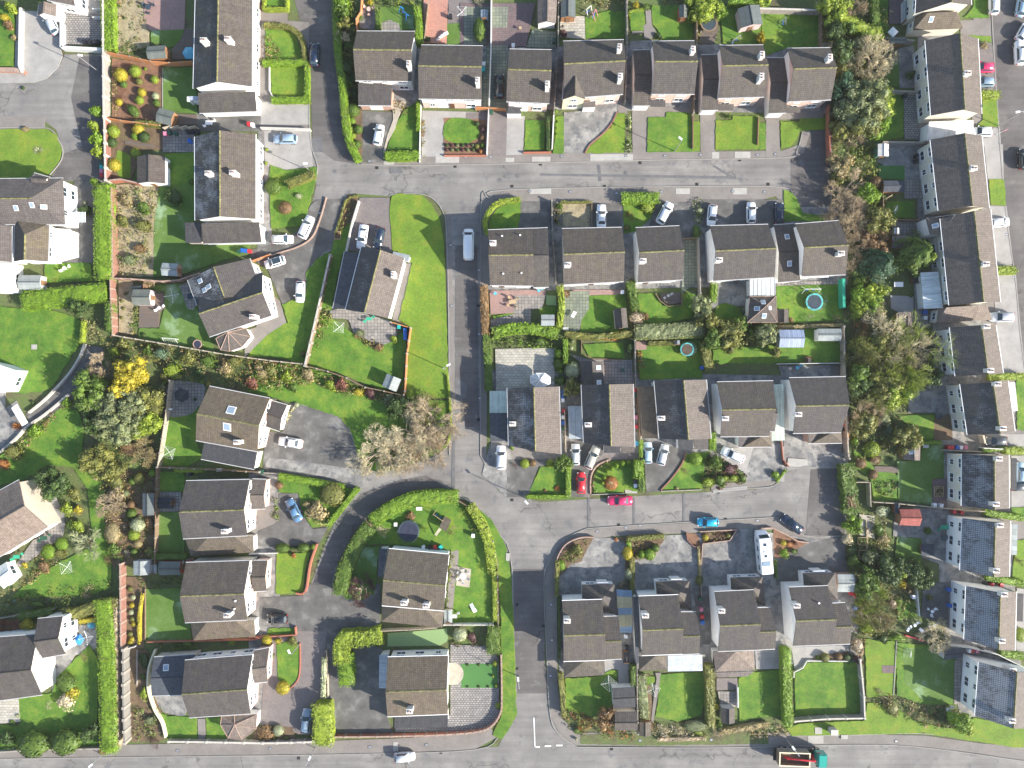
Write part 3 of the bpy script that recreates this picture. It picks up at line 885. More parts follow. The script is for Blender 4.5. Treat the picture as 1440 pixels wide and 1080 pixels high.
def TRAMP(x, y, r, col='tramp_blue', rim='pad_dark', label=None, net=True):
    root, p = place('trampoline', x, y, .9); R = m_(r); n = 28
    a = MB()
    for k in range(n):
        t0, t1 = 2*PI*k/n, 2*PI*(k+1)/n
        f = lambda t, q: (math.cos(t)*q, math.sin(t)*q)
        a.prism([(*f(t0, R), .9), (*f(t1, R), .9), (*f(t1, R*.82), .9), (*f(t0, R*.82), .9)], .85)
    a.build('safety_pad', MATS[rim], root)
    b = MB(); b.prism([(math.cos(2*PI*k/n)*R*.815, math.sin(2*PI*k/n)*R*.815, .87) for k in range(n)], .85); b.build('jumping_mat', MATS[col], root)
    for k in range(6):
        c, s = math.cos(k*PI/3), math.sin(k*PI/3)
        l = MB(); l.tube((c*R*.97, s*R*.97, 0), (c*R*.97, s*R*.97, .84), .035, .035, 6)
        if net: l.tube((c*R*1.01, s*R*1.01, .4), (c*R*1.01, s*R*1.01, 2.6), .03, .03, 6)
        l.build('leg', MATS['metal'], root)
    if net:
        w = MB(); 
        for z in (1.3, 1.9, 2.55):
            for k in range(n):
                t0, t1 = 2*PI*k/n, 2*PI*(k+1)/n; w.tube((math.cos(t0)*R, math.sin(t0)*R, z), (math.cos(t1)*R, math.sin(t1)*R, z), .02, .02, 3)
        w.build('safety_net', MATS['pad_dark'], root)
    tag(root, label, 'trampoline')
BINM = {}
def BIN(x, y, col='green', rot=0):
    root, p = place('wheelie_bin', x, y, 1.0, rot)
    a = MB(); a.prism([(-.26, -.3, .92), (.26, -.3, .92), (.26, .3, .92), (-.26, .3, .92)], .1); a.build('bin_body', MATS['bin_'+col], root)
    b = MB(); b.prism([(-.3, -.36, .98), (.3, -.36, .98), (.3, .34, 1.06), (-.3, .34, 1.06)], '0.06'); b.build('lid', MATS['bin_'+col], root)
    for s in (-1, 1):
        w = MB(); w.tube((s*.2, .3, .1), (s*.27, .3, .1), .1, .1, 8); w.build('wheel', MATS['tyre'], root)
    auto(root, {'green': 'dark green', 'blue': 'blue', 'red': 'red', 'black': 'black', 'teal': 'turquoise', 'pink': 'pink', 'white': 'white'}[col]+' wheelie bin', 'bin', 'wheelie bins beside the houses', p.x, p.y)
def TABLE(x, y, r=14, col='white_frame', chairs=4, label=None, rnd=True, rot=0):
    p = U((x, y), .7); R = m_(r)
    t = empty('garden_table', (p.x, p.y, .13), math.radians(rot))
    a = MB()
    if rnd: a.cyl(0, 0, .7, .74, R, 16)
    else: a.box(0, 0, .7, .74, R*2.4, R*1.3)
    a.build('table_top', MATS[col], t)
    for sx, sy in ((-1, -1), (1, -1), (1, 1), (-1, 1)):
        l = MB(); l.tube((sx*R*.5, sy*R*.4, 0), (sx*R*.5, sy*R*.4, .7), .03, .03, 5); l.build('leg', MATS[col], t)
    if label: tag(t, label, 'table')
    else: auto(t, 'garden table', 'table', None, p.x, p.y)
    for k in range(chairs):
        an = 2*PI*k/chairs+.5+math.radians(rot); q = Vector((p.x+math.cos(an)*(R+.45), p.y+math.sin(an)*(R+.45)))
        c = empty('garden_chair', (q.x, q.y, .13), an)
        s = MB(); s.box(0, 0, .42, .46, .45, .45); s.build('seat', MATS[col], c)
        s = MB(); s.box(.22, 0, .463, .9, .05, .45); s.build('backrest', MATS[col], c)
        for sx, sy in ((-1, -1), (1, -1), (1, 1), (-1, 1)):
            l = MB(); l.tube((sx*.18, sy*.18, 0), (sx*.18, sy*.18, .42), .02, .02, 4); l.build('leg', MATS[col], c)
        auto(c, 'garden chair beside its table', 'chair', 'garden chairs round the tables', q.x, q.y)
def PARASOL(x, y, r, col, label, n=8, h=2.3, name='parasol', cat='parasol'):
    root, p = place(name, x, y, h); R = m_(r)
    a = MB()
    for k in range(n):
        t0, t1 = 2*PI*k/n, 2*PI*(k+1)/n
        a.poly([(math.cos(t0)*R, math.sin(t0)*R, h-.45), (math.cos(t1)*R, math.sin(t1)*R, h-.45), (0, 0, h+.1)])
        a.poly([(math.cos(t0)*R, math.sin(t0)*R, h-.45), (math.cos(t1)*R, math.sin(t1)*R, h-.45), (math.cos(t1)*R, math.sin(t1)*R, h-.62), (math.cos(t0)*R, math.sin(t0)*R, h-.62)])
    a.build('canopy', MATS[col], root); b = MB(); b.tube((0, 0, 0), (0, 0, h+.2), .035, .03, 6); b.build('pole', MATS['metal'], root)
    if name == 'gazebo':
        for k in range(n):
            t = 2*PI*k/n; l = MB(); l.tube((math.cos(t)*R*.96, math.sin(t)*R*.96, 0), (math.cos(t)*R*.96, math.sin(t)*R*.96, h-.5), .04, .04, 5); l.build('leg', MATS['white_frame'], root)
    tag(root, label, cat)
def SWING(x, y, w, rot, label, col='metal'):
    root, p = place('garden_swing', x, y, 1.0, rot); W = m_(w)/2
    f = MB()
    for s in (-1, 1):
        f.tube((s*W, -.7, 0), (s*W, 0, 1.9), .05, .05, 6); f.tube((s*W, .7, 0), (s*W, 0, 1.9), .05, .05, 6)
    f.tube((-W, 0, 1.9), (W, 0, 1.9), .05, .05, 6); f.build('frame', MATS[col], root)
    for s in (-.45, .45):
        q = MB(); q.box(s*W, 0, .45, .5, .45, .2); q.build('seat', MATS['bin_blue'], root)
        r = MB()
        for e in (-.2, .2): r.tube((s*W+e, 0, .5), (s*W+e, 0, 1.9), .015, .015, 4)
        r.build('ropes', MATS['metal'], root)
    tag(root, label, 'swing')
def GOAL(x, y, w, rot, label):
    root, p = place('football_goal', x, y, .8, rot); W = m_(w)/2
    f = MB()
    for s in (-1, 1): f.tube((s*W, 0, 0), (s*W, 0, 1.4), .05, .05, 6); f.tube((s*W, 0, 1.4), (s*W, -.9, 0), .035, .035, 5)
    f.tube((-W, 0, 1.4), (W, 0, 1.4), .05, .05, 6); f.tube((-W, -.9, 0), (W, -.9, 0), .035, .035, 5); f.build('frame', MATS['white_frame'], root)
    g = MB()
    for k in range(1, 6): g.tube((-W+2*W*k/6, 0, 1.4), (-W+2*W*k/6, -.9, 0), .01, .01, 3)
    for k in range(1, 4): g.tube((-W, -.9*k/4, 1.4*(1-k/4)), (W, -.9*k/4, 1.4*(1-k/4)), .01, .01, 3)
    g.build('net', MATS['white_frame'], root); tag(root, label, 'goal')
def PLANTER(x, y, w, l, rot=0, c='green', desc='timber raised planting bed'):
    root, p = place('raised_bed', x, y, .3, rot); W, L_ = m_(w), m_(l)
    a = MB()
    for cx, cy, ww, ll in ((0, L_/2, W, .1), (0, -L_/2, W, .1), (-W/2, 0, .1, L_-.1), (W/2, 0, .1, L_-.1)): a.box(cx, cy, 0, .35, ww, ll)
    a.build('timber_frame', MATS['wood_pale'], root)
    b = MB(); b.box(0, 0, 0, .28, W-.11, L_-.11); b.build('soil', MATS['soil'], root)
    f = MB()
    for _ in range(int(40*W*L_)):
        leafquad(f, (random.uniform(-W/2, W/2)*.9, random.uniform(-L_/2, L_/2)*.9, .35+random.random()*.15), (0, 0, 1), .2, .7)
    f.build('plants', MATS['leaf_'+c], root)
    auto(root, desc, 'planter', None, p.x, p.y)
def HATCH(x, y, w, l, mat, name, label, rot=0, z=.17):
    p = U((x, y)); a = MB(); a.box(0, 0, 0, z, m_(w), m_(l)); a.box(0, 0, z+.002, z+.012, m_(w)*.5, m_(l)*.5, mi=1); o = a.build(name, [MATS[mat], MATS['metal']])
    o.location = (p.x, p.y, 0.03); o.rotation_euler = (0, 0, math.radians(rot))
    if label: tag(o, label, 'utility cover')
    else: auto(o, 'pale concrete utility cover', 'utility cover', 'utility covers in the pavement', p.x, p.y)
# ------------------------------------------------------------------ palette
for n, c, hu in (('lime',(.165,.28,.02),0),('green',(.1,.17,.022),0),('dark',(.055,.1,.022),0),('olive',(.18,.19,.045),0),('yellow',(.42,.36,.03),0),
              ('straw',(.34,.28,.14),0),('twig',(.46,.37,.26),0),('twigpale',(.62,.56,.4),0),('red',(.22,.09,.06),0),('rust',(.24,.15,.07),0),('grey',(.2,.235,.11),0),('blue',(.12,.19,.11),0),
              ('pine',(.03,.085,.04),0),('purple',(.13,.06,.06),0),('yelgreen',(.24,.32,.03),0),('pale',(.42,.46,.28),0),('orange',(.4,.17,.05),0)):
    leaf_m('leaf_'+n, c, .32 if n in ('lime','green','yellow') else .4)
    FOL[n] = {'lime': 'lime green','green': 'mid green','dark': 'dark green','olive': 'olive green','yellow': 'golden yellow','straw': 'straw-coloured','twig': 'brown twiggy','twigpale': 'pale twiggy','red': 'dark red',
              'rust': 'rust-brown','grey': 'grey-green','blue': 'blue-green','pine': 'deep green','purple': 'purple','yelgreen': 'yellow-green','pale': 'pale cream-green','orange': 'orange'}[n]
ground_m('m_ground',[(0.3,(.09,.075,.045)),(0.5,(.1,.125,.04)),(0.7,(.08,.13,.03))],.3,2.5, fine=.45, bump=.6)
ground_m('m_lawn',[(0.32,(.05,.125,.01)),(0.5,(.08,.175,.014)),(0.64,(.14,.22,.02))],.3,3, fine=.38, bump=.4, mid=(1.1,.5,.7,(.18,.2,.04)), midf=.5)
ground_m('m_lawn_dry',[(0.32,(.1,.165,.014)),(0.5,(.12,.21,.016)),(0.64,(.175,.23,.02))],.3,3, fine=.36, bump=.4, mid=(1.2,.5,.7,(.13,.15,.03)), midf=.5)
ground_m('m_lawn_frost',[(0.38,(.07,.14,.016)),(0.55,(.1,.175,.035)),(0.7,(.24,.35,.2))],.2,4, fine=.3, bump=.3)
ground_m('m_turf',[(0.3,(.05,.15,.035)),(0.7,(.06,.17,.04))],.3,6, fine=.12)
ground_m('m_turf_pale',[(0.3,(.2,.3,.13)),(0.7,(.22,.33,.14))],.3,6, fine=.1)
ground_m('m_soil',[(0.3,(.09,.06,.035)),(0.5,(.15,.1,.06)),(0.7,(.1,.1,.04))],.7,4, fine=.45, bump=.7)
ground_m('m_mulch',[(0.3,(.13,.07,.045)),(0.6,(.22,.12,.07))],.9,5, fine=.4, bump=.6)
ground_m('m_bed_pale',[(0.3,(.2,.16,.1)),(0.6,(.34,.29,.18)),(.7,(.12,.13,.05))],.8,4, fine=.35, bump=.5)
ground_m('m_asphalt',[(0.3,(.15,.141,.135)),(0.5,(.19,.18,.17)),(0.68,(.25,.238,.22))],.14,7, fine=.18, mid=(.4,.56,.64,(.11,.112,.12)), midf=.65, crack=.09)
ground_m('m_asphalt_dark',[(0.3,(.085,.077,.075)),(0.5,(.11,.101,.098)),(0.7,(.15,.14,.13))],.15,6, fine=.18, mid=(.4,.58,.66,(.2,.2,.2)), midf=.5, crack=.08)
ground_m('m_tarmac',[(0.35,(.08,.077,.074)),(0.55,(.12,.116,.11)),(0.68,(.2,.193,.182))],.35,6, fine=.2)
ground_m('m_pavement',[(0.3,(.165,.148,.135)),(0.7,(.225,.205,.188))],.3,4, fine=.16, mid=(.7,.55,.7,(.13,.125,.12)), midf=.5)
ground_m('m_concrete',[(0.3,(.25,.24,.228)),(0.7,(.34,.327,.31))],.4,5, fine=.1, mid=(.9,.56,.72,(.2,.2,.2)), midf=.45)
ground_m('m_concrete_grey',[(0.3,(.14,.137,.133)),(0.5,(.215,.21,.2)),(0.68,(.33,.318,.295))],.4,7, fine=.18, mid=(.7,.5,.6,(.1,.105,.115)), midf=.75)
ground_m('m_slab',[(0.3,(.31,.3,.275)),(0.7,(.4,.385,.355))],.8,5, fine=.08)
ground_m('m_patch',[(0.3,(.1,.1,.105)),(0.7,(.15,.148,.15))],.8,6, fine=.15)
ground_m('m_gravel',[(0.3,(.3,.27,.22)),(0.7,(.42,.38,.31))],1.2,9, fine=.3)
pave_m('m_flag',(.32,.29,.26),(.22,.2,.19),(.09,.09,.08),.6,.6)
pave_m('m_flag_pale',(.5,.47,.4),(.36,.34,.29),(.2,.19,.16),.75,.5,.5, stainf=.25)
pave_m('m_flag_green',(.24,.26,.2),(.16,.18,.14),(.07,.1,.05),.6,.6)
pave_m('m_pink',(.36,.23,.2),(.3,.19,.17),(.2,.13,.12),.3,.2,.5,.02, stainf=.25)
pave_m('m_brick',(.23,.195,.185),(.18,.155,.15),(.12,.105,.1),.3,.2,.5,.025, stainf=.3)
pave_m('m_plum',(.14,.095,.1),(.19,.13,.13),(.08,.06,.06),.4,.4,.5,.03)
pave_m('m_terracotta',(.46,.23,.17),(.4,.2,.15),(.33,.17,.13),.4,.4,0,.02, stainf=.1)
pave_m('m_deck',(.17,.13,.1),(.13,.1,.08),(.04,.03,.03),4,.15,.3,.015)
pave_m('m_setts',(.34,.32,.3),(.24,.22,.21),(.08,.08,.08),.55,.4,.5,.06)
GK = dict(road=('road',.02,'m_asphalt'), roaddark=('road',.036,'m_asphalt_dark'), patch=('road_patch',.056,'m_patch'), pave=('pavement',.07,'m_pavement'), side=('path',.056,'m_concrete_grey'), conc=('driveway',.11,'m_concrete'), concg=('driveway',.11,'m_concrete_grey'),
          tar=('driveway',.11,'m_tarmac'), gro=('ground_sheet',.09,'m_ground'), soil=('flower_bed',.15,'m_soil'), mulch=('flower_bed',.15,'m_mulch'), pbed=('flower_bed',.15,'m_bed_pale'),
          lawn=('lawn',.19,'m_lawn'), dry=('lawn',.19,'m_lawn_dry'), frost=('lawn',.19,'m_lawn_frost'), turf=('artificial_turf',.25,'m_turf'), turfp=('artificial_turf',.25,'m_turf_pale'),
          flag=('patio',.23,'m_flag'), flagp=('patio',.23,'m_flag_pale'), flagg=('patio',.23,'m_flag_green'), pink=('paving',.23,'m_pink'), brick=('driveway',.12,'m_brick'), plum=('paving',.23,'m_plum'),
          terra=('patio',.23,'m_terracotta'), deck=('decking',.24,'m_deck'), setts=('patio',.23,'m_setts'), slab=('paving_slab',.27,'m_slab'), pslab=('pavement_slab',.1,'m_slab'), gravel=('gravel',.235,'m_gravel'), path=('path',.23,'m_pavement'))
BR = (.08,.07,.066)
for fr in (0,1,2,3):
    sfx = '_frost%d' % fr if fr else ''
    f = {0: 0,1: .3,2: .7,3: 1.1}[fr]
    roof_m('roof_tile'+sfx, BR if not fr else (.05,.052,.058), f)  # frosted copies: shade put into a darker, bluer tile base under the frost
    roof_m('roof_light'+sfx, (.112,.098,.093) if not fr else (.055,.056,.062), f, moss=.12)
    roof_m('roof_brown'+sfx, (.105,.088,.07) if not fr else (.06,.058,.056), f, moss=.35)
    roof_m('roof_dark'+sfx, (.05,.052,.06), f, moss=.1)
roof_m('roof_pink',(.19,.155,.135),0, moss=.1); roof_m('roof_slate',(.06,.07,.09),0, moss=.05)
roof_m('roof_metal',(.3,.36,.42),0, moss=0, tw=.25, th=9, contrast=.3, rough=.4)
roof_m('roof_glass',(.55,.62,.64),0, moss=0, tw=.7, th=9, contrast=.15, rough=.25)
roof_m('roof_canopy',(.5,.58,.52),0, moss=.1, tw=.3, th=9, contrast=.3, rough=.4)
roof_m('roof_striped',(.16,.24,.34),0, moss=0, tw=9, th=2.4, contrast=.3, rough=.4)
roof_m('roof_felt',(.13,.15,.14),0, moss=.1, tw=9, th=1); roof_m('roof_feltgrey',(.28,.32,.33),0, moss=.1, tw=9, th=1)
roof_m('roof_red',(.36,.1,.08),0, moss=.1); roof_m('roof_white',(.6,.61,.62),0, moss=.05, tw=9, th=9, contrast=.1); roof_m('roof_frostpale',(.42,.48,.55),0, moss=0, tw=.9, th=.9, contrast=.3)
roof_m('roof_corr',(.32,.38,.5),0, moss=0, tw=.4, th=9, contrast=.4, rough=.5)
roof_m('roof_khaki',(.36,.34,.22),0, moss=0, tw=9, th=9, contrast=.1); roof_m('roof_orange',(.5,.26,.06),0, moss=0, tw=9, th=1)
for n, c in (('cream',(.62,.58,.5)),('white',(.78,.77,.75)),('pink',(.58,.42,.36)),('brick',(.42,.26,.2)),('yellow',(.66,.6,.42)),('grey',(.45,.45,.45)),('tan',(.52,.46,.38)),('timber',(.3,.15,.07)),('green',(.1,.25,.18)),('redtimber',(.4,.08,.05)),('pinktimber',(.55,.42,.42))):
    plain('wall_'+n, c, .85, var=.07, scale=.8)
plain('wall_block',(.3,.27,.24),.9, var=.2); plain('wall_redblock',(.24,.12,.09),.9, var=.2); plain('wall_brickred',(.36,.13,.08),.9); plain('wall_whitewash',(.55,.55,.53),.8, var=.08)
plain('fence_wood',(.2,.14,.09),.85, var=.25, scale=3); plain('fence_orange',(.48,.2,.08),.8, var=.15, scale=3); plain('fence_grey',(.2,.19,.17),.85, var=.2, scale=3); plain('fence_pale',(.4,.34,.26),.8, var=.2, scale=3); plain('post',(.3,.27,.23),.85)
plain('wood_pale',(.4,.3,.18),.8); plain('soil',(.07,.05,.03),1); plain('kerb',(.27,.26,.24),.85); plain('kerb_white',(.6,.59,.56),.85); plain('coping',(.34,.24,.19),.85, var=.25, scale=2); plain('coping_pale',(.46,.43,.38),.85, var=.15, scale=2)
plain('bark',(.1,.07,.05),.9); plain('bark_pale',(.33,.27,.2),.9); plain('moss',(.15,.14,.06),.9, var=.75, scale=2); plain('chimney',(.62,.6,.57),.85); plain('terracotta',(.26,.15,.11),.8)
plain('gutter',(.5,.5,.5),.5); plain('white_frame',(.8,.8,.8),.4, var=.02); plain('metal',(.5,.5,.52),.35,.6, var=.05); plain('shed_door',(.22,.12,.06),.7); plain('door_brown',(.12,.05,.03),.5); plain('door_white',(.8,.8,.8),.4)
plain('tyre',(.02,.02,.02),.9); plain('pad_dark',(.03,.05,.07),.7); plain('tramp_blue',(.025,.03,.06),.7); plain('tramp_cyan',(.1,.45,.45),.6); plain('plastic_blue',(.02,.22,.6),.5); plain('plastic_cyan',(.1,.4,.55),.5); plain('plastic_green',(.03,.35,.22),.5); plain('canvas_white',(.75,.78,.78),.8); plain('net_green',(.02,.32,.2),.8)
plain('road_paint',(.75,.75,.75),.8)
paint('lamp_glass',(.7,.72,.75),.15); paint('lamp_red',(.4,.02,.02),.2); paint('sky_glass',(.25,.32,.4),.1); glass_m()
m = paint('car_glass',(.03,.05,.065),.06)
for n, c in (('white',(.82,.83,.84)),('silver',(.5,.53,.56)),('black',(.012,.014,.018)),('navy',(.012,.022,.05)),('blue',(.1,.2,.34)),('lightblue',(.36,.5,.6)),('red',(.6,.02,.03)),('crimson',(.62,.03,.12)),('cyan',(.02,.35,.55)),('beige',(.42,.41,.36)),('grey',(.08,.09,.1)),('green',(.02,.3,.24)),('bluegrey',(.26,.36,.47)),('steel',(.2,.28,.36))):
    paint('car_'+n, c)
for n, c in (('green',(.02,.08,.05)),('blue',(.02,.12,.45)),('red',(.5,.03,.04)),('black',(.02,.02,.025)),('teal',(.02,.4,.38)),('pink',(.6,.2,.3)),('white',(.75,.76,.78))): plain('bin_'+n, c, .45)

# ------------------------------------------------------------------ base ground
mb = MB(); mb.poly([(-900,-900,0),(900,-900,0),(900,900,0),(-900,900,0)]); o = mb.build('ground',MATS['m_ground']); o['kind'] = 'structure'
F = lambda: T(0,0,1.0)
F()
# roads, generous; pavements and plots lie over their edges
G('road',[(430,190),(510,228),(560,231),(700,230),(930,222),(1100,220),(1125,205),(1128,184),(1170,184),(1170,306),(1132,306),(1105,268),(1000,266),(800,266),(700,272),(676,296),(676,640),(700,690),(760,706),(1060,688),(1100,667),(1125,657),(1190,657),(1190,755),(1131,755),(1098,729),(1050,731),(855,741),(800,755),(775,785),(765,815),(766,930),(774,1006),(812,1052),(700,1052),(724,1000),(720,800),(700,748),(660,705),(600,690),(540,700),(500,740),(475,790),(466,830),(466,888),(425,890),(424,850),(438,820),(452,780),(470,736),(505,690),(513,664),(535,661),(574,652),(612,639),(628,620),(632,560),(628,300),(600,272),(548,276),(497,272),(480,330),(440,380),(430,330),(445,260)])
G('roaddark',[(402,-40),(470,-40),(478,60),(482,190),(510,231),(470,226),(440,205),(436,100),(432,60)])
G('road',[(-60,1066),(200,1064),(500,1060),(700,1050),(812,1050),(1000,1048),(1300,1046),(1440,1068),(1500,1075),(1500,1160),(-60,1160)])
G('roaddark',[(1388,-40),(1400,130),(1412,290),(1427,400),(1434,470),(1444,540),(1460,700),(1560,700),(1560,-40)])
for q in ([(686,300),(1190,290),(1192,400),(686,410)],[(690,520),(1194,530),(1194,640),(690,650)],[(786,820),(1205,812),(1206,930),(786,945)],[(500,70),(1172,60),(1168,160),(500,150)],[(1290,0),(1330,0),(1385,360),(1350,430),(1290,380)],[(1310,400),(1395,400),(1440,1000),(1350,1010),(1322,860)],[(365,0),(385,0),(382,350),(362,350)],[(350,660),(395,660),(392,1010),(350,1010)]): G('side', q)
G('roaddark',[(1132,182),(1168,182),(1168,306),(1134,306),(1112,268),(1112,226)])
G('roaddark',[(1140,660),(1188,658),(1188,754),(1133,752)])
G('roaddark',[(640,345),(671,345),(673,560),(675,600),(655,600),(650,560),(640,560)])
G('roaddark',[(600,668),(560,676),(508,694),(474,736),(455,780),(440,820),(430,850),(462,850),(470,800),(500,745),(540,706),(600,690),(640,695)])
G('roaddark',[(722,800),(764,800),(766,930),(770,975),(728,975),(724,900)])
# left cul-de-sac
T(0,0)
G('road',[(-200,440),(180,445),(262,410),(320,345),(345,290),(545,290),(556,965),(260,965),(320,870),(335,800),(300,690),(230,640),(-200,620)])
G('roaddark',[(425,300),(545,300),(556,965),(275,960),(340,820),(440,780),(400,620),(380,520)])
# right end pavement of the terrace road
F()
G('pave',[(1376,-40),(1392,-40),(1402,130),(1414,290),(1429,400),(1436,470),(1446,540),(1446,760),(1380,760),(1380,300),(1360,100)])
# pavements
G('pave',[(505,232),(540,226),(600,217),(700,216),(800,214),(930,214),(1100,212),(1122,204),(1130,184),(1140,184),(1130,215),(1112,224),(930,226),(700,232),(560,234)])
G('pave',[(676,296),(690,278),(715,266),(790,264),(1000,261),(1100,262),(1112,272),(1130,302),(1120,306),(1090,276),(1000,300),(700,300),(688,320),(684,640),(700,672),(692,672),(676,640)])
G('pave',[(1050,687),(1088,682),(1100,667),(1121,657),(1190,657),(1190,640),(1110,645),(1080,672),(1000,682),(1000,690)])
G('pave',[(766,815),(773,789),(789,763),(818,746),(855,741),(1000,734),(1060,728),(1097,729),(1131,752),(1190,753),(1190,766),(1130,766),(1090,745),(1000,748),(860,754),(820,762),(790,785),(783,830),(784,960),(790,1010),(830,1046),(811,1048),(787,1032),(774,1006),(769,927)])
G('pave',[(-60,1050),(170,1047),(450,1042),(560,1038),(660,1032),(690,1024),(700,1036),(667,1054),(500,1060),(200,1064),(-60,1068)])
G('pave',[(811,1048),(820,1030),(1000,1028),(1180,1032),(1300,1034),(1380,1045),(1460,1052),(1460,1072),(1400,1062),(1300,1050),(1200,1046),(1000,1050)])
G('pave',[(626,300),(634,300),(640,560),(632,560)])
for p in ([(508,231),(560,233),(700,231),(930,225),(1100,222),(1120,212),(1128,186)],[(676,640),(676,300),(688,279),(715,267),(1000,262),(1100,264),(1115,276),(1130,304)],
          [(676,640),(690,668)],[(1000,690),(1050,687),(1088,683),(1100,667),(1121,658),(1188,658)],[(811,1049),(787,1033),(774,1007),(769,927),(765,815),(773,789),(789,763),(818,746),(855,741),(1060,729),(1097,730),(1131,753),(1188,753)],
          [(-20,1067),(200,1064),(500,1060),(667,1054),(700,1037)],[(811,1050),(1000,1051),(1200,1047),(1300,1051),(1440,1070)],[(434,60),(436,190),(447,236),(438,262)],
          [(548,276),(556,273),(600,275),(622,296),(628,330),(631,450),(632,640)],[(718,1000),(720,800),(700,748),(660,706),(645,696)],[(1393,0),(1400,130),(1413,290),(1428,400),(1434,470),(1446,560)]):
    KERB(p)
# pale slabs set in the pavements
for x, y, w, h in ((761,224,26,7),(860,222,60,10),(1006,219,10,10),(1044,218,22,9),(547,229,14,6),(629,224,33,10),(717,225,12,6),(1040,269,20,9),(960,269,20,8),(760,269,30,8),(912,275,0.1,.1)):
    if w > 1: R4('pslab', x-w/2, y-h/2, x+w/2, y+h/2)
# trench repairs on the roads
for q in ([(840,232),(842,255),(846,255),(844,232)],[(760,244),(1035,248),(1035,252),(760,247)],[(548,236),(566,236),(566,244),(548,244)],[(437,194),(453,194),(455,214),(437,214)],[(640,530),(656,540),(656,560),(640,560)],[(826,690),(829,690),(829,742),(826,742)],[(960,694),(963,694),(963,738),(960,738)],[(890,700),(893,700),(893,742),(890,742)],[(636,620),(640,620),(640,690),(635,690)],
          [(1004,232),(1034,250),(1032,252),(1002,234)],[(470,300),(476,300),(462,330),(456,330)]):
    G('patch', q)
for x, y in ((520,227),(580,223),(655,221),(690,221),(790,220),(880,219),(935,219),(985,218),(1065,218),(1090,217),(745,269),(802,270),(867,272),(930,270),(1030,269),(1075,270),(634,345),(635,430),(674,380),(674,470),(675,560),(450,300),(775,850),(776,900),(774,950),(1065,732),(1000,736),(900,739),(880,742),(840,747),(250,1055),(380,1052),(520,1050),(600,1047),(900,1041),(1000,1040),(1260,1042),(1405,200),(1415,330),(1425,390)):
    p = U((x, y)); mb = MB(); mb.box(p.x, p.y, .05,.125,.6,.45); mb.box(p.x, p.y, .1251,.13,.42,.28, mi=1); o = mb.build('utility_cover',[MATS['m_patch'],MATS['metal']]); o['kind'] = 'structure'
for x, y in ((530,236),(640,234),(760,231),(900,229),(1040,225),(720,262),(850,262),(980,259),(1080,259),(634,380),(634,500),(673,430),(673,590),(727,850),(727,940),(764,880),(870,738),(1020,730),(720,703),(860,697),(1010,692),(420,1066),(620,1058),(860,1053),(1100,1051)):
    p = U((x, y)); mb = MB(); mb.box(p.x, p.y, .02,.062,.55,.5); o = mb.build('gully_grate',MATS['tyre']); o['kind'] = 'structure'
# white lines at the mouth of the lower street
for q in ([(750,1009),(751.5,1009),(753,1051),(751.5,1051)],[(752,1049),(759,1049),(759,1051),(752,1051)],[(766,1048),(775,1048),(775,1050),(766,1050)],[(782,1047),(791,1047),(791,1049),(782,1049)],[(1005,800),(1005.1,800),(1005.1,800.1)]):
    if len(q) == 4:
        mb = MB(); mb.prism([(*U(p),.066) for p in q],.06); o = mb.build('road_marking',MATS['road_paint']); o['kind'] = 'structure'
for x, y in ((471,241),(703,253),(711,248),(728,248),(880,243)):
    p = U((x, y)); mb = MB(); mb.cyl(p.x, p.y, .03,.066,.35,16); o = mb.build('manhole_cover',MATS['m_patch']); o['kind'] = 'structure'

# ================================================================== TILE top left
T(0,0)
G('conc',[(-200,380),(80,360),(90,60),(340,60),(320,240),(335,300),(310,360),(250,420),(180,442),(-200,445)])
R4('pave',-200,620,240,690)
G('dry',[(-200,690),(100,690),(250,690),(300,720),(333,800),(320,850),(260,930),(170,955),(-200,960)],False)
KERB([(-60,680),(200,682),(270,690),(310,740),(336,800),(325,860),(265,935)])
G('lawn',[(-200,-50),(70,60),(85,150),(75,355),(-200,355)])
WL([(108,40),(102,350),(118,385)],.9,.5,'wall_whitewash', desc='low white garden wall');WL([(-100,370),(75,372),(130,385)],.7,.6,'wall_brickred', desc='low pinkish brick wall', capm='coping')
G('setts',[(330,70),(545,70),(545,240),(330,240)])
WL([(325,120),(325,250),(545,262)],1.3,.5,'wall_whitewash', desc='white rendered courtyard wall')
for x in (450,475,500,520): BIN(x, 222,'black',10)
BLD('house','house','white house with a small brown gabled porch at the top left corner of the photo','top left corner white house',
    [gab((60,-190),(400,-170),(400,30),(250,0),4.6,6.6,'E', roof='light', wall='white', win='SE'), gab((208,20),(300,25),(296,85),(200,82),3.2,4.2,'N', roof='pink', wall='white', cap=2)])
G('conc',[(440,-60),(545,-60),(545,110),(440,110)])
for y in (-10,45,90): WL([(490, y),(545, y)],1.1,.15,'wall_whitewash', desc='short white wall in the side passage')
SH(65,40,38,'yelgreen',2.2,'loose');SH(25,95,28,'yellow',1.4,'loose');SH(50,130,35,'rust',1.2,'loose');SH(75,200,20,'straw',.8,'loose')
SH(203,800,38,'pale',.7,'spiky', desc='pale spiky plant in the middle of a lawn');SH(135,690,22,'straw',.7,'loose');SH(125,470,10,'dark',.4)
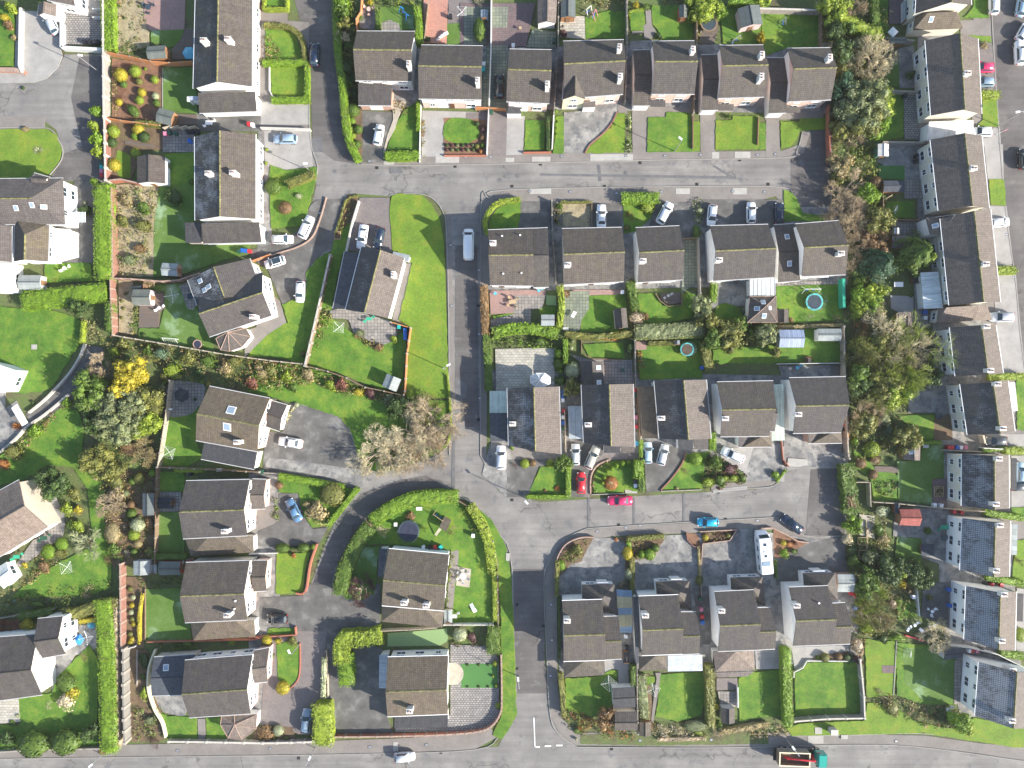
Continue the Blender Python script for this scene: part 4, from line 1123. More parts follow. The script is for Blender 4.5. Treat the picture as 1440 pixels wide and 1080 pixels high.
# vertical block wall along the gardens
WL([(548,-60),(550,300),(553,620)],2.0,.25,'wall_block', desc='tall grey concrete block wall', post=3.2, capm='coping_pale', label='tall concrete block boundary wall with piers beside the left cul-de-sac', )
WL([(556,630),(562,960)],1.9,.25,'wall_redblock', capm='coping_pale', post=2.4, label='reddish block boundary wall with pale piers right of the left cul-de-sac')
HG([(565,-40),(575,260)],62,1.9,'lime', label='row of lime green conifer hedging in front of the tall block wall at the top', leafsz=.34, rough=.2)
SH(515,595,42,'lime',2.4,'loose');SH(505,670,40,'yelgreen',2.2,'loose');SH(515,740,48,'lime',3,'loose');SH(520,805,42,'yelgreen',2.6,'loose')
for i, (x, y, c) in enumerate(((541,868,'green'),(541,890,'teal'),(541,912,'pink'),(541,935,'red'))): BIN(x, y, c)
# garden of the first pair
G('pbed',[(600,-40),(800,-40),(790,150),(800,250),(600,300)]);SC([(615,-30),(780,-30),(790,140),(790,230),(620,280)],.5,('rust','olive','straw','green'),.55)
G('pink',[(770,0),(990,0),(985,160),(800,165),(770,110)]);G('pink',[(845,10),(870,10),(870,160),(845,160)])
G('frost',[(808,162),(985,155),(965,210),(930,250),(905,260),(880,240),(808,232)]);G('deck',[(990,155),(1040,155),(1040,320),(920,320),(920,262),(965,215)])
TABLE(790,38,16,'pad_dark',3); 
PARASOL(1003,278,36,'plastic_cyan','light blue covered hot tub on the decking beside the top left-column house',6,1.2,'hot_tub_cover','cover')
SHED(835,278,100,68,4,'E','felt','timber', desc='felt-roofed timber shed');SC([(625,235),(780,255),(770,300),(625,275)],.8,('green','olive'),1.4)
WL([(565,275),(690,300),(800,325),(900,333),(1020,325)],1.8,.12,'fence_orange','timber_fence', post=2.4, label='orange-brown timber fence between the two top left-column gardens')
G('mulch',[(600,310),(860,350),(860,640),(600,640)]);G('frost',[(872,360),(1030,360),(1050,500),(1050,610),(872,585)]);WL([(865,360),(865,590)],.25,.15,'kerb', desc='low stone lawn edging'); 
for a in ((645,400,36,'yellow'),(722,380,32,'yelgreen'),(825,425,22,'yelgreen'),(743,435,20,'olive'),(757,493,23,'yellow'),(745,535,24,'yelgreen'),(830,513,20,'pale'),(835,550,20,'green'),(635,545,20,'yellow'),(775,368,9,'lime'),(660,450,20,'green')): SH(*a)
SH(650,502,40,'red',.9,'twiggy');SH(712,592,26,'green', ry=40, rot=40)
SC([(600,320),(640,330),(630,630),(600,630)],.5,('olive','straw'),.8)
SHED(880,622,85,78,-15,'E','felt','timber', desc='dark felt-roofed shed with an orange end'); 
WL([(560,625),(640,640),(850,668)],1.7,.12,'fence_orange','timber_fence', desc='orange-brown timber fence', post=2.4)
G('deck',[(930,610),(1050,612),(1055,665),(870,668)]);HG([(730,650),(850,662)],26,1.5,'olive')
for x in (900,940,985,1030): WL([(x-35,680),(x+8,668)],1.9,.1,'fence_pale','privacy_screen', desc='leaning pale fence panel in the cluttered side yard')
G('soil',[(575,640),(870,680),(870,800),(760,800),(700,960),(590,960)]);G('flag',[(870,690),(1040,700),(1040,812),(870,812)]);G('deck',[(670,748),(830,775),(830,790),(670,770)])
G('dry',[(630,800),(700,830),(700,950),(640,950),(610,880)])
for a in ((605,700,34,'yelgreen'),(738,690,32,'yellow'),(722,725,22,'lime'),(598,760,28,'dark'),(725,818,28,'yelgreen'),(610,880,34,'yellow'),(893,885,20,'grey'),(1022,970,16,'green'),(770,730,30,'dark')): SH(*a)
BIN(880,712,'pink');BIN(900,706,'green');BIN(935,710,'green');BIN(1010,750,'blue')
for x in (1000,1025,1050): BIN(x, 700,'black',10)
SHED(805,905,150,145,0,'N','tile','white',2.4,3.4, desc='white-walled garage with a dark tiled roof'); 
G('lawn',[(880,820),(1040,812),(1040,1180),(880,1180)]);WL([(580,962),(640,955),(735,975)],1.8,.2,'wall_brickred', desc='red brick garden wall', capm='coping');WL([(590,1000),(600,1480)],2.0,.25,'wall_redblock','garden_wall', capm='coping', label='long reddish boundary wall behind the second left-column garden')
L1 = BLD('semi_detached_houses','houses','top left-column house pair with a long white gable and two square chimneys','top left-column house pair',
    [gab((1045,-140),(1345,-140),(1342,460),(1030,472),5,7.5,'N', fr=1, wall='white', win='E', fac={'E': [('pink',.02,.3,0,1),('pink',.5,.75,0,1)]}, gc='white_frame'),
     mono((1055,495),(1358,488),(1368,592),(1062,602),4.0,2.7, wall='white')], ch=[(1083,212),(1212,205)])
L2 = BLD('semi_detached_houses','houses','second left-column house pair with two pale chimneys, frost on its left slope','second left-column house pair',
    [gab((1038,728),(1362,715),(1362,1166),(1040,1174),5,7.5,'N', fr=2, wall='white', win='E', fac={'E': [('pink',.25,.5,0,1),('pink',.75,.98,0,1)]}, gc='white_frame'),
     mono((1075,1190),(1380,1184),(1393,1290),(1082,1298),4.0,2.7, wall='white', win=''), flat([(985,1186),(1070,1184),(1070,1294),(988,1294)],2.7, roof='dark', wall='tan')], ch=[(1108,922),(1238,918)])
BIN(1325,660,'red');BIN(1345,665,'white');G('tar',[(1050,600),(1400,600),(1400,700),(1050,700)]);TABLE(1115,655,16,'white_frame',2, rnd=False)
# far left house below the cul-de-sac
F2 = BLD('house','house','large white house with brown hipped roofs and three skylights beside the cul-de-sac','brown hipped-roof house by the cul-de-sac',
    [hip((-260,955),(335,950),(345,1195),(-260,1195),4.8,7,'E',.22, roof='light', wall='white', win='EN', e0=0), hip((78,1150),(262,1192),(255,1393),(75,1393),4.6,6.4,'N',.4, roof='brown', wall='white', win='ES', e0=0), gab((-200,1165),(62,1205),(62,1396),(-200,1396),4.6,6.4,'N', roof='light', wall='white'),
     gab((180,922),(265,945),(262,985),(180,990),4.9,6,'E', roof='light', wall='white', cap=2), flat([(268,1215),(375,1220),(375,1360),(258,1390)],3, roof='white', wall='white')], sk=[(85,1108),(170,1092),(232,1103)])
G('tar',[(400,960),(560,960),(500,1400),(300,1400)]);G('lawn',[(240,1405),(480,1400),(500,1500),(240,1510)]);SH(450,1120,40,'dark',1.2,'loose');SH(455,1080,10,'pale',.5);TABLE(315,1245,14,'pad_dark',4);TABLE(345,1430,10,'white_frame',2)
BLD('conservatory','conservatory','glazed flat-roofed sunroom below the brown hipped-roof house at the left edge',None, [flat([(-60,1400),(78,1400),(76,1560),(-60,1560)],2.6, roof='glass', wall='white', win='ES')])
SHED(160,1505,120,78,0,'E','feltgrey','grey',1.9,2.4, desc='silver-grey metal shed')
SH(535,1030,48,'lime',2.5,'loose');SH(510,970,30,'lime',2,'loose')
BLD('pergola','pergola','white slatted pergola frame right of the brown hipped-roof house',None, [mono((388,1130),(455,1130),(455,1185),(388,1185),2.3,2.2, roof='glass', nowall=1, tk=.05, gut=0, ribs=4)])

# ================================================================== TILE left, second row
T(0,265)
HG([(540,-20),(545,150),(545,300),(548,480)],92,2.4,'lime', label='tall broad lime green hedge running down beside the brown hipped-roof house', rough=.15)
HG([(560,550),(450,560),(330,575),(200,590),(120,600)],105,2.2,'lime', label='broad lime green hedge running left above the curved lawn', rough=.15)
HG([(575,610),(578,760)],36,2.0,'green')
G('pbed',[(620,-20),(850,-20),(825,200),(825,470),(610,470)]);SC([(625,-10),(845,-10),(835,120),(820,465),(630,462)],1.3,('olive','straw','green','grey'),1.1)
for a in ((690,380,45,'grey',1.5,'loose'),(760,200,50,'olive',1.8,'loose'),(680,60,45,'straw',1.4,'loose'),(740,320,36,'rust',1.3,'loose'),(930,40,60,'dark',2,'loose'),(770,100,45,'green',1.5,'loose'),(660,170,40,'olive',1.3,'loose')): SH(*a)
G('frost',[(850,-20),(1030,-20),(1040,300),(1330,300),(1330,345),(1200,380),(1000,450),(820,475),(825,200)])
SHED(905,432,85,68,-3,'E','feltgrey','brick', desc='pale grey-roofed shed with dark red end')
BIN(1272,335,'green');BIN(1292,330,'blue');BIN(1310,332,'blue');BIN(1328,334,'red')
G('lawn',[(-200,630),(100,640),(250,645),(380,680),(440,720),(440,800),(380,900),(330,980),(250,1075),(30,1080),(80,960),(-200,900)],True, 3)
G('tar',[(455,830),(560,850),(540,960),(440,1080),(300,1200),(160,1250),(140,1200),(300,1080),(400,940)]);WL([(448,828),(420,900),(370,980),(300,1060),(230,1130),(150,1195)],.7,.35,'coping_pale', label='curved pale wall along the dark drive below the curved lawn', sm=True)
R4('slab',172,832,200,858);SC([(440,700),(560,700),(560,840),(455,825)],.9,('straw','olive','grey'),1.4);TR(425,630,60,3.5,'dark','leafy');HG([(440,710),(432,820)],18,1.2,'yelgreen')
BLD('house','house','corner of a flat white building at the left edge below the curved lawn','flat white corner building',[flat([(-160,900),(0,940),(82,968),(25,1090),(-160,1080)],4, roof='white', wall='white', win='E')])
G('concg',[(-120,960),(30,1080),(30,1170),(90,1130),(150,1250),(80,1340),(0,1410),(-120,1420)])
# walled garden of the rotated house
WL([(585,478),(700,482),(860,495),(950,488),(1060,452)],1.9,.15,'wall_redblock','garden_wall', post=1.6, capm='coping', label='piered red block wall along the top of the rotated house garden')
WL([(587,480),(592,640),(600,780)],1.9,.15,'wall_redblock','garden_wall', post=1.9, capm='coping', label='piered red block wall along the left of the rotated house garden')
WL([(600,782),(900,832),(1200,885),(1440,918),(1610,935)],1.5,.15,'fence_pale','timber_fence', post=2.0, label='long pale fence below the rotated house lawn')
G('pbed',[(635,490),(710,490),(710,780),(635,770)]);SC([(700,640),(740,640),(740,790),(700,780)],.6,('green','olive'),2)
for y in (560,600,640,690): SH(650+(y % 30), y, 9,'olive',.4)
G('deck',[(750,560),(875,560),(878,640),(850,660),(850,740),(742,742)]);G('frost',[(720,520),(990,505),(1040,620),(1120,790),(1150,880),(900,830),(740,800),(742,745),(850,745),(880,640),(880,545)])
SHED(755,580,95,85,0,'E','felt','pinktimber',2.1,2.7, desc='grey-roofed summerhouse with a pale pink front');SHED(740,525,70,22,5,'E','felt','green',1.2,1.5, desc='low dark storage box')
PLANTER(795,512,55,26,0,'straw','wooden pallet planter');TABLE(850,637,9,'white_frame',2);SH(765,780,12,'dark',.5)
DRY(917,570,42,10);GOAL(908,800,70,-5,'small white football goal lying on the rotated house lawn');TRAMP(1053,830,24,'tramp_blue','wall_brick','small round brown trampoline at the bottom of the rotated house lawn', net=False)
L3 = BLD('house','house','rotated T-shaped house with a bluish frosted slope and skylights beside its fan-shaped bay','rotated T-shaped house',
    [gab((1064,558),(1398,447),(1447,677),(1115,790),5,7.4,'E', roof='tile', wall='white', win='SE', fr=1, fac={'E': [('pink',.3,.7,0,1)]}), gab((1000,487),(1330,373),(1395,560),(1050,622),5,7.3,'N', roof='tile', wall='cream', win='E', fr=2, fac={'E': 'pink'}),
     pyr([(1150,800),(1200,752),(1310,745),(1337,790),(1290,845),(1222,868),(1175,860)],(1215,765),2.5,3.6, roof='light', wall='white', ribs=1, ribm='coping')],
    ch=[(1335,680)], sk=[(1067,493),(1113,523),(1090,541)])
G('flag',[(960,520),(1000,500),(1050,620),(1030,650),(1000,640)]);TABLE(1015,575,17,'pad_dark',0)
WL([(1340,385),(1440,350)],1.2,.12,'fence_orange','timber_fence', label='short bright orange fence above the rotated house drive', post=2.0)
SC([(570,790),(900,840),(1200,895),(1600,945),(1650,1000),(1430,1070),(1130,1055),(870,1040),(830,930),(570,930)],1.6,('olive','green','straw','olive','rust'),1.0)
for a in ((860,880,46,'blue',2.2,'loose'),(650,830,42,'olive',1.8,'loose'),(920,970,60,'yelgreen',1.8,'loose'),(790,860,36,'green',1.6,'loose'),(1000,900,50,'olive',1.6,'loose'),(1110,920,50,'green',1.5,'loose'),(1200,960,46,'straw',1.5,'loose'),(1335,1030,36,'red',1.2,'loose'),(1250,920,40,'olive',1.5,'loose'),(1400,985,40,'straw',1.4,'loose'),(700,930,45,'olive',1.8,'loose'),(610,870,34,'yelgreen',1.5,'loose'),(880,1005,30,'olive',1.2,'loose'),(1060,985,40,'dark',1.4,'loose'),(1110,1040,12,'yellow',.6,'clipped')): SH(*a)
TR(690,990,105,5.5,'yellow','leafy', label='golden yellow bushy tree at the end of the dark curved drive');TR(520,965,65,4.5,'twig','bare');SH(640,1040,50,'yellow',3,'loose')

# ================================================================== TILE left, third row
T(0,530)
G('lawn',[(330,160),(420,180),(450,280),(440,420),(520,520),(560,600),(560,760),(600,1000),(590,1130),(480,1160),(60,1180),(120,1120),(330,980),(500,900),(470,600),(390,480),(250,470),(180,520),(150,540),(-200,620),(-200,440),(0,420),(140,330)])
G('lawn',[(880,210),(960,210),(1060,120),(1045,335),(1085,430),(1000,480),(860,470)]);G('flag',[(900,30),(1070,35),(1095,70),(1080,130),(1030,190),(960,212),(895,195)],True, 3)
BLD('gazebo','gazebo','small dark hexagonal gazebo on the rounded flagstone patio',None, [pyr([(930,85),(960,60),(1000,75),(1005,110),(975,135),(935,120)],(967,98),2.1,2.7, roof='dark', nowall=1, ribs=1, ribm='pad_dark')]);TABLE(910,172,7,'white_frame',0, rnd=False, label='small white bench on the rounded flagstone patio');SH(870,55,20,'grey',1.2);SH(1040,120,9,'dark')
WL([(903,20),(885,180),(862,330),(838,480)],1.7,.15,'fence_pale','timber_fence', post=2.2, label='pale timber fence left of the fourth left-column house lawn');WL([(838,482),(1100,495),(1380,508)],1.7,.15,'fence_wood','timber_fence', desc='brown timber fence', post=2.2)
DRY(900,402,42,30)
TR(490,80,120,6,'green','leafy', label='broad round green tree left of the golden tree');TR(655,190,150,6.5,'grey','leafy', label='large grey-green tree in the clump left of the pale fence');TR(770,260,88,5,'yelgreen','leafy', label='dense yellow-green clipped tree against the pale fence');TR(795,140,95,5,'olive');TR(560,130,90,5,'grey');TR(640,300,90,4,'grey');TR(730,120,80,5.4,'grey');TR(500,175,60,3.5,'dark');TR(500,250,62,3.5,'dark');TR(600,290,60,3.6,'grey')
TR(510,440,92,3.6,'olive');TR(600,500,70,3,'olive');TR(760,400,80,2.6,'straw','bare');SH(690,380,60,'rust',1.4,'loose');SH(620,620,60,'straw',1.6,'loose');SH(800,420,40,'straw',1.2,'loose');TR(665,60,70,6,'yellow');SH(355,135,35,'lime',1.2,'loose'); 
SC([(540,340),(850,340),(835,480),(700,500),(650,620),(640,760),(560,760),(560,620),(480,520),(440,400)],1.2,('olive','straw','green','straw'),1.2)
SC([(650,500),(830,500),(830,1000),(700,1000),(560,980),(560,900),(640,760)],.6,('green','olive','rust','dark'),1.1)
G('soil',[(560,500),(828,500),(828,1000),(560,1000)])
TR(585,680,75,3,'twig','bare');SH(620,560,60,'olive',2,'loose');SH(745,540,32,'olive',1.4);SH(705,555,20,'green',1.0);SH(815,512,22,'lime',1.2)
for a in ((670,620,20,'grey'),(703,725,26,'green'),(735,788,38,'pale'),(715,840,32,'yelgreen'),(737,887,24,'straw'),(715,930,18,'green'),(700,680,22,'rust')): SH(*a)
SH(600,830,42,'straw',1.4,'clipped', ry=62);SH(800,780,30,'rust',.8,'loose', ry=50);SH(800,930,34,'olive',1.2,'loose', ry=46);SH(600,915,48,'green',1.4,'loose');SH(690,940,36,'twigpale',1,'twiggy');SH(670,800,20,'twigpale',.8,'twiggy');SH(590,980,50,'rust',1,'twiggy')
SHED(790,678,62,118,0,'N','felt','timber',1.9,2.3, desc='mossy green-roofed shed with a yellow end')
TR(285,565,102,5.2,'dark','leafy', label='round dark green evergreen tree above the gabled house at the left edge');SH(400,620,45,'olive',1.6,'loose');SH(415,705,30,'yellow',1.2,'loose');SH(355,700,44,'yelgreen',1.5,'loose');SH(420,790,42,'yelgreen',1.6,'loose');SH(380,780,30,'green',1.2,'loose')
TR(455,890,85,3,'pale','bare', dens=.5);SH(450,880,75,'pale',2.4,'spiky', desc='big pale fountain-like pampas grass clump')
SH(330,890,36,'lime',1.2);SH(260,930,40,'lime',1.3);SH(135,1000,20,'yellow',1,'loose');SH(320,940,40,'olive',1.2,'loose');SH(240,1010,40,'rust',1,'loose');G('flag',[(180,870),(320,780),(340,860),(260,900),(190,960),(60,1040)])
G('concg',[(200,620),(300,640),(350,740),(340,840),(290,810)]);SH(235,650,24,'rust',.8,'loose');TABLE(235,858,16,'bin_green',2, rnd=False);TABLE(90,958,14,'plastic_green',2, rnd=False);SC([(160,1060),(330,960),(350,970),(190,1080),(50,1150),(0,1160)],.5,('straw','olive'),1.8);SC([(190,960),(300,900),(350,930),(230,1040),(170,1060)],.8,('olive','green','rust'),1.5)
DRY(355,1015,42,55)
F4 = BLD('house','house','rotated gabled house with a beige end wall at the left edge, dark slope above','beige gabled house at the left edge',
    [gab((-200,715),(100,550),(255,800),(-48,985),4.8,7.2,'E', roof='pink', wall='tan', win='S', fr=0, cap=2)])
BLD('conservatory','conservatory','white framed glass conservatory below the beige gabled house at the left edge',None, [gab((-40,1030),(35,985),(80,1075),(20,1130),2.3,2.9,'E', roof='glass', wall='white', cap=2, gut=0, win='E')])
WL([(365,92),(280,165),(215,215),(140,265),(80,330),(0,400)],.7,.35,'coping_pale', label='pale curved wall on the garden side of the dark drive', sm=True);SH(85,262,36,'orange',1.2,'spiky');SH(185,285,44,'lime',1.8,'loose');SC([(220,240),(330,140),(370,130),(250,290),(210,320),(100,420),(0,490),(0,420),(130,320)],.7,('olive','rust','straw','green'),1.3);SH(70,400,60,'olive',1.6,'loose');SH(15,465,40,'orange',1,'loose')
BLD('pergola','pergola','small white timber gateway over the end of the dark curved drive',None, [mono((62,165),(90,145),(150,245),(120,262),2.2,2.1, roof='white', nowall=1, tk=.06, gut=0, ribs=5)])
SH(175,135,9,'dark',.4)
L4 = BLD('house','house','brown-roofed house with two large skylights in its roof beside the broad tarmac forecourt','brown house with two large skylights',
    [gab((1115,50),(1437,114),(1372,397),(1043,338),5,7.4,'E', roof='brown', wall='cream', win='ES', fac={'E': 'pink'}), mono((1088,350),(1370,402),(1354,492),(1070,437),3.5,2.7, roof='dark', wall='white', ov=.1), gab((1448,128),(1530,150),(1490,290),(1420,265),2.8,4,'E', roof='tile', wall='white', win='E', cap=2)],
    ch=[(1255,350)], sk=[(1232,178,1.5,1.5),(1210,266,1.4,1.6)])
G('lawn',[(835,505),(985,505),(985,610),(835,610)]);G('flag',[(835,612),(968,612),(968,716),(835,716)]);SHED(880,672,90,58,0,'E','dark','timber',.9,1.1, desc='low black-covered hot tub');G('frost',[(830,720),(965,720),(985,850),(985,940),(822,945)]);HG([(820,958),(985,958)],34,1.4,'green');WL([(832,480),(828,720),(822,1000)],1.6,.12,'fence_wood','timber_fence', desc='brown timber fence', post=2.2)
HG([(935,497),(1080,500)],24,1.3,'yelgreen');TABLE(1170,495,12,'white_frame',0, rnd=False, label='long white ladder lying along the fence below the skylight house');BIN(1010,520,'black');BIN(1395,505,'green')
L5 = BLD('house','house','fifth left-column house with a mossy ridge, satellite dish and hipped lower roof','fifth left-column house',
    [gab((990,555),(1330,548),(1318,845),(975,862),5,7.2,'E', roof='tile', wall='cream', win='E', fac={'E': [('pink',.3,1,0,.55)]}), hipl((985,860),(1348,850),(1352,935),(1018,955),(1110,853),(1245,848),2.7,4.5, roof='brown', wall='white'),
     gab((1345,545),(1418,548),(1412,702),(1340,705),2.9,3.9,'E', roof='light', wall='pink', win='E', cap=2)], ch=[(1190,828)])
SHED(752,1018,82,75,0,'N','feltgrey','grey',2,2.4, desc='pale green-grey corrugated shed');SHED(905,1020,115,72,0,'E','felt','redtimber',2,2.5, desc='black-roofed shed with a red end');SHED(818,1025,34,50,0,'N','feltgrey','green',1.2,1.4, desc='small turquoise storage box');BIN(965,990,'white');SHED(1015,982,46,20,0,'E','red','brick',1.2,1.4, desc='small brown storage bunker')
WL([(640,1000),(645,1440)],1.9,.2,'wall_redblock', capm='coping', post=2.2, label='pinkish block wall with piers left of the sixth left-column garden')

# ================================================================== TILE bottom left
T(0,795)
HG([(540,190),(560,400),(570,700),(575,1000)],88,2.3,'lime', label='long broad green hedge running down to the bottom street', rough=.14);HG([(625,190),(615,400),(618,700),(622,960)],30,1.6,'twig', label='dry brown twiggy strip of hedge against the grey panel wall', leafsz=.3, rough=.3)
HG([(330,265),(420,255),(520,215),(620,205)],60,1.8,'olive', rough=.25);SC([(0,190),(250,120),(420,110),(600,80),(630,180),(300,230),(0,290)],.9,('green','olive','dark'),1.2);WL([(-60,295),(280,235)],1.4,.12,'fence_grey','timber_fence', desc='grey timber fence', post=2.4)
HG([(100,275),(270,245)],36,1.4,'green');G('mulch',[(-60,300),(110,285),(110,350),(-60,375)]);SC([(-60,300),(100,290),(90,350),(-60,370)],.7,('red','rust'),3);SH(145,310,48,'yellow',1.5,'loose');SH(80,190,14,'blue',.5);SH(40,210,14,'grey',.5);SH(470,140,50,'twig',1,'twiggy');SH(200,205,60,'green',1,'loose', ry=20);SH(230,260,45,'olive',1.3,'loose')
G('lawn',[(105,690),(280,680),(300,600),(380,520),(480,420),(525,500),(520,960),(-120,985),(-120,850),(110,850)]);G('concg',[(400,320),(515,310),(515,440),(400,480),(360,560),(280,680),(270,500)]);G('flagp',[(-120,715),(102,712),(112,830),(-120,855)])
HG([(420,300),(510,290)],26,1.2,'yellow')
F5 = BLD('house','house','dark brown-roofed house with white gables near the bottom left corner','white-gabled house near the bottom left',
    [gab((-200,398),(200,368),(222,690),(-180,745),4.9,7.3,'E', roof='tile', wall='white', win='S', cap=2), gab((200,285),(334,272),(348,472),(224,495),4.7,6.4,'E', roof='tile', wall='white', cap=2, win='E')])
PARASOL(412,400,30,'plastic_blue','folded bright blue tarpaulin cover beside the white gable end',5,1.2,'tarpaulin','cover');PARASOL(480,320,22,'plastic_cyan','small light blue round paddling pool cover in the side yard',8,.7,'pool_cover','cover');DRY(460,385,40,12)
SH(357,625,52,'green',2.4,'clipped');SH(385,670,42,'yellow',2,'loose');SH(350,720,56,'twigpale',1.6,'loose');SH(265,745,34,'twigpale',.5,'twiggy');SH(460,490,40,'straw',.8,'twiggy');SH(280,535,14,'pale',.6);SH(70,835,22,'green',.5,'loose');SH(95,800,14,'pale',.5,'loose')
SH(182,950,88,'green',3, ry=70, label='left of two big round clipped bushes by the bottom street');SH(352,940,82,'green',3, ry=68, rot=15, label='right of two big round clipped bushes by the bottom street');SH(35,920,55,'dark',2,'loose');TR(475,895,55,3,'dark');WL([(-60,1000),(180,985),(540,978)],.9,.25,'wall_block', desc='low stone wall along the bottom street');SH(545,990,26,'red',1.2,'loose')
WL([(655,452),(655,700),(662,950)],2.3,.3,'fence_grey','fence', post=2.4, label='tall grey panelled fence with pale posts running down to the bottom street');WL([(655,450),(715,436)],1.2,.15,'wall_whitewash', desc='short white wall')
G('soil',[(680,440),(790,450),(790,620),(880,820),(880,930),(700,940)]);SC([(720,760),(860,760),(870,920),(720,930)],.9,('green','olive','grey'),1.5);WL([(730,450),(728,640)],.4,.2,'wall_block', desc='low stone edging in the brown soil strip');SH(770,500,32,'dark',1,'loose', ry=60);SH(768,680,26,'yelgreen',1,'loose', ry=45);SH(800,825,36,'grey',1,'loose');SH(840,945,56,'purple',1.4,'twiggy');SH(765,590,20,'green',.8,'loose')
WL([(825,450),(795,530),(785,600),(790,680),(820,770),(860,840),(880,920)],1.0,.3,'wall_yellow', label='pale cream curving wall in the bottom left-column garden', sm=True);G('concg',[(820,700),(980,690),(990,795),(930,795),(860,770)],True, 3)
G('lawn',[(830,780),(900,800),(1052,810),(1055,930),(900,925),(880,870)]);G('path',[(1055,815),(1095,815),(1098,930),(1060,930)]);G('lawn',[(1100,812),(1175,810),(1200,900),(1210,925),(1102,928)])
WL([(900,940),(1100,942),(1400,948),(1550,945),(1690,940)],1.1,.25,'wall_block', post=3.0, label='piered stone wall along the bottom street below the seventh left-column house', capm='coping_pale')
for y in (125,170,212,250,285,312,365,392,412): SH(690+(y*7 % 30), y, 15,('yellow','olive','pale','yelgreen')[y % 4],.6)
G('soil',[(672,60),(780,60),(770,440),(672,440)]);HG([(757,160),(740,260),(738,410)],16,.9,'yellow');WL([(772,125),(772,400)],.5,.12,'fence_wood','low_fence', desc='low timber edging')
G('frost',[(780,125),(965,118),(985,300),(1015,310),(1025,400),(778,400)]);SC([(730,60),(960,60),(965,110),(780,120),(740,110)],.5,('green','dark'),1.2);WL([(780,410),(1350,398),(1410,382)],.9,.15,'wall_brickred', desc='low brick garden wall');SC([(820,405),(1040,405),(1040,440),(820,450)],.8,('olive','grey','green'),2);SH(1000,418,40,'green',1.2,'loose', ry=22);SH(1235,406,24,'yelgreen',.8,'loose');SH(1425,400,24,'yellow',1)
L6 = BLD('house','house','sixth left-column house with a mossy ridge and square frosted lawn behind','sixth left-column house',
    [gab((990,-14),(1330,-24),(1318,290),(985,305),5,7.2,'E', roof='tile', wall='cream', win='E', fac={'E': [('pink',.3,1,0,.55)]}), hipl((1015,305),(1355,295),(1360,380),(1030,400),(1105,298),(1250,293),2.7,4.5, roof='brown', wall='white'),
     gab((1350,-25),(1425,-25),(1420,135),(1350,140),2.9,3.9,'E', roof='tile', wall='pink', win='E', cap=2)], ch=[(1205,272)], vents=[(1265,182),(1253,230)])
L7 = BLD('house','house','seventh left-column house with a dark lean-to on its left and a pale fan-shaped bay','seventh left-column house',
    [gab((985,507),(1345,478),(1335,790),(1008,812),4.6,6.8,'E', roof='tile', wall='white', win='EN', fac={'E': [('pink',.2,1,0,.6)]}), gab((820,490),(1040,476),(985,690),(808,695),2.8,3.6,'E', roof='slate', wall='tan', cap=2, ov=.1),
     gab((1355,455),(1435,440),(1425,620),(1350,628),2.9,3.9,'E', roof='light', wall='pink', win='E', cap=2), pyr([(1180,805),(1250,800),(1370,795),(1365,870),(1290,930),(1215,920),(1175,850)],(1250,850),2.5,3.4, roof='pink', wall='white', ribs=1, ribm='coping')], sk=[(885,545,1,1.1)])

# ================================================================== TILE top, second
T(350,0)
G('pave',[(50,-60),(205,-60),(205,110),(320,120),(320,670),(330,880),(90,880),(50,600)]);G('conc',[(65,545),(322,545),(322,665),(65,665)]);G('conc',[(80,700),(330,690),(340,890),(200,905),(90,880)])
G('lawn',[(85,-40),(200,-40),(200,35),(85,35)]);G('lawn',[(90,155),(200,150),(260,200),(285,310),(90,320)]);G('dry',[(115,350),(295,345),(295,512),(125,510)])
G('pbed',[(90,200),(140,210),(185,270),(185,318),(90,320)]);SC([(90,200),(140,210),(180,270),(180,315),(90,315)],.5,('straw','olive'),2)
HG([(78,-40),(78,45),(200,45),(202,-40)],18,1.1,'yelgreen', sm=False);HG([(80,130),(180,135),(240,160),(280,210),(300,320)],28,1.2,'olive');HG([(72,332),(310,330)],34,1.2,'lime');HG([(308,340),(308,530)],26,1.2,'lime');HG([(120,530),(318,528)],34,1.2,'lime');WL([(108,350),(108,480),(130,520)],.6,.15,'wall_whitewash', desc='low white lawn edging wall')
WL([(60,680),(325,688)],1.1,.2,'wall_whitewash', label='white wall between the two forecourts of the left column', capm='coping_pale')
G('lawn',[(115,880),(200,910),(360,890),(365,930),(330,1060),(300,1200),(120,1220),(110,1000)])
SH(130,995,46,'green',1.8);HG([(205,980),(345,925)],44,1.3,'olive', label='sloping clipped hedge crossing the lawn below the silver-blue estate car');SH(265,1045,22,'pale',.8,'loose');SH(195,1108,36,'rust',1.2);SH(95,798,10,'yelgreen',.6);SH(92,870,10,'yelgreen',.6)
LAMP((325,912),(302,872), h=4.5)
HG([(460,-40),(465,120),(475,300),(500,450),(510,600),(530,740),(580,850)],42,1.8,'lime', label='long lime green hedge on the right side of the dark street at the top');SC([(480,-40),(570,-40),(575,180),(560,330),(575,560),(540,560),(510,340),(470,180)],2.2,('green','dark','olive'),2.0);TR(500,60,46,4,'green');TR(510,130,40,4,'olive');TR(490,200,44,3.5,'twigpale','bare');SH(500,20,50,'lime',3,'loose')
G('soil',[(520,350),(590,350),(605,620),(605,860),(540,760)]);SC([(520,400),(585,400),(590,560),(525,560)],.8,('dark','green'),2.5)
for a in ((525,365,34,'dark',2),(555,590,36,'green',1.8),(550,645,20,'lime',1),(582,690,26,'green',1.3),(545,690,20,'yelgreen',1),(555,725,18,'yelgreen',1),(575,770,24,'green',1.2),(560,420,22,'dark',1.4),(540,445,20,'green',1),(560,500,20,'dark',1)): SH(*a)
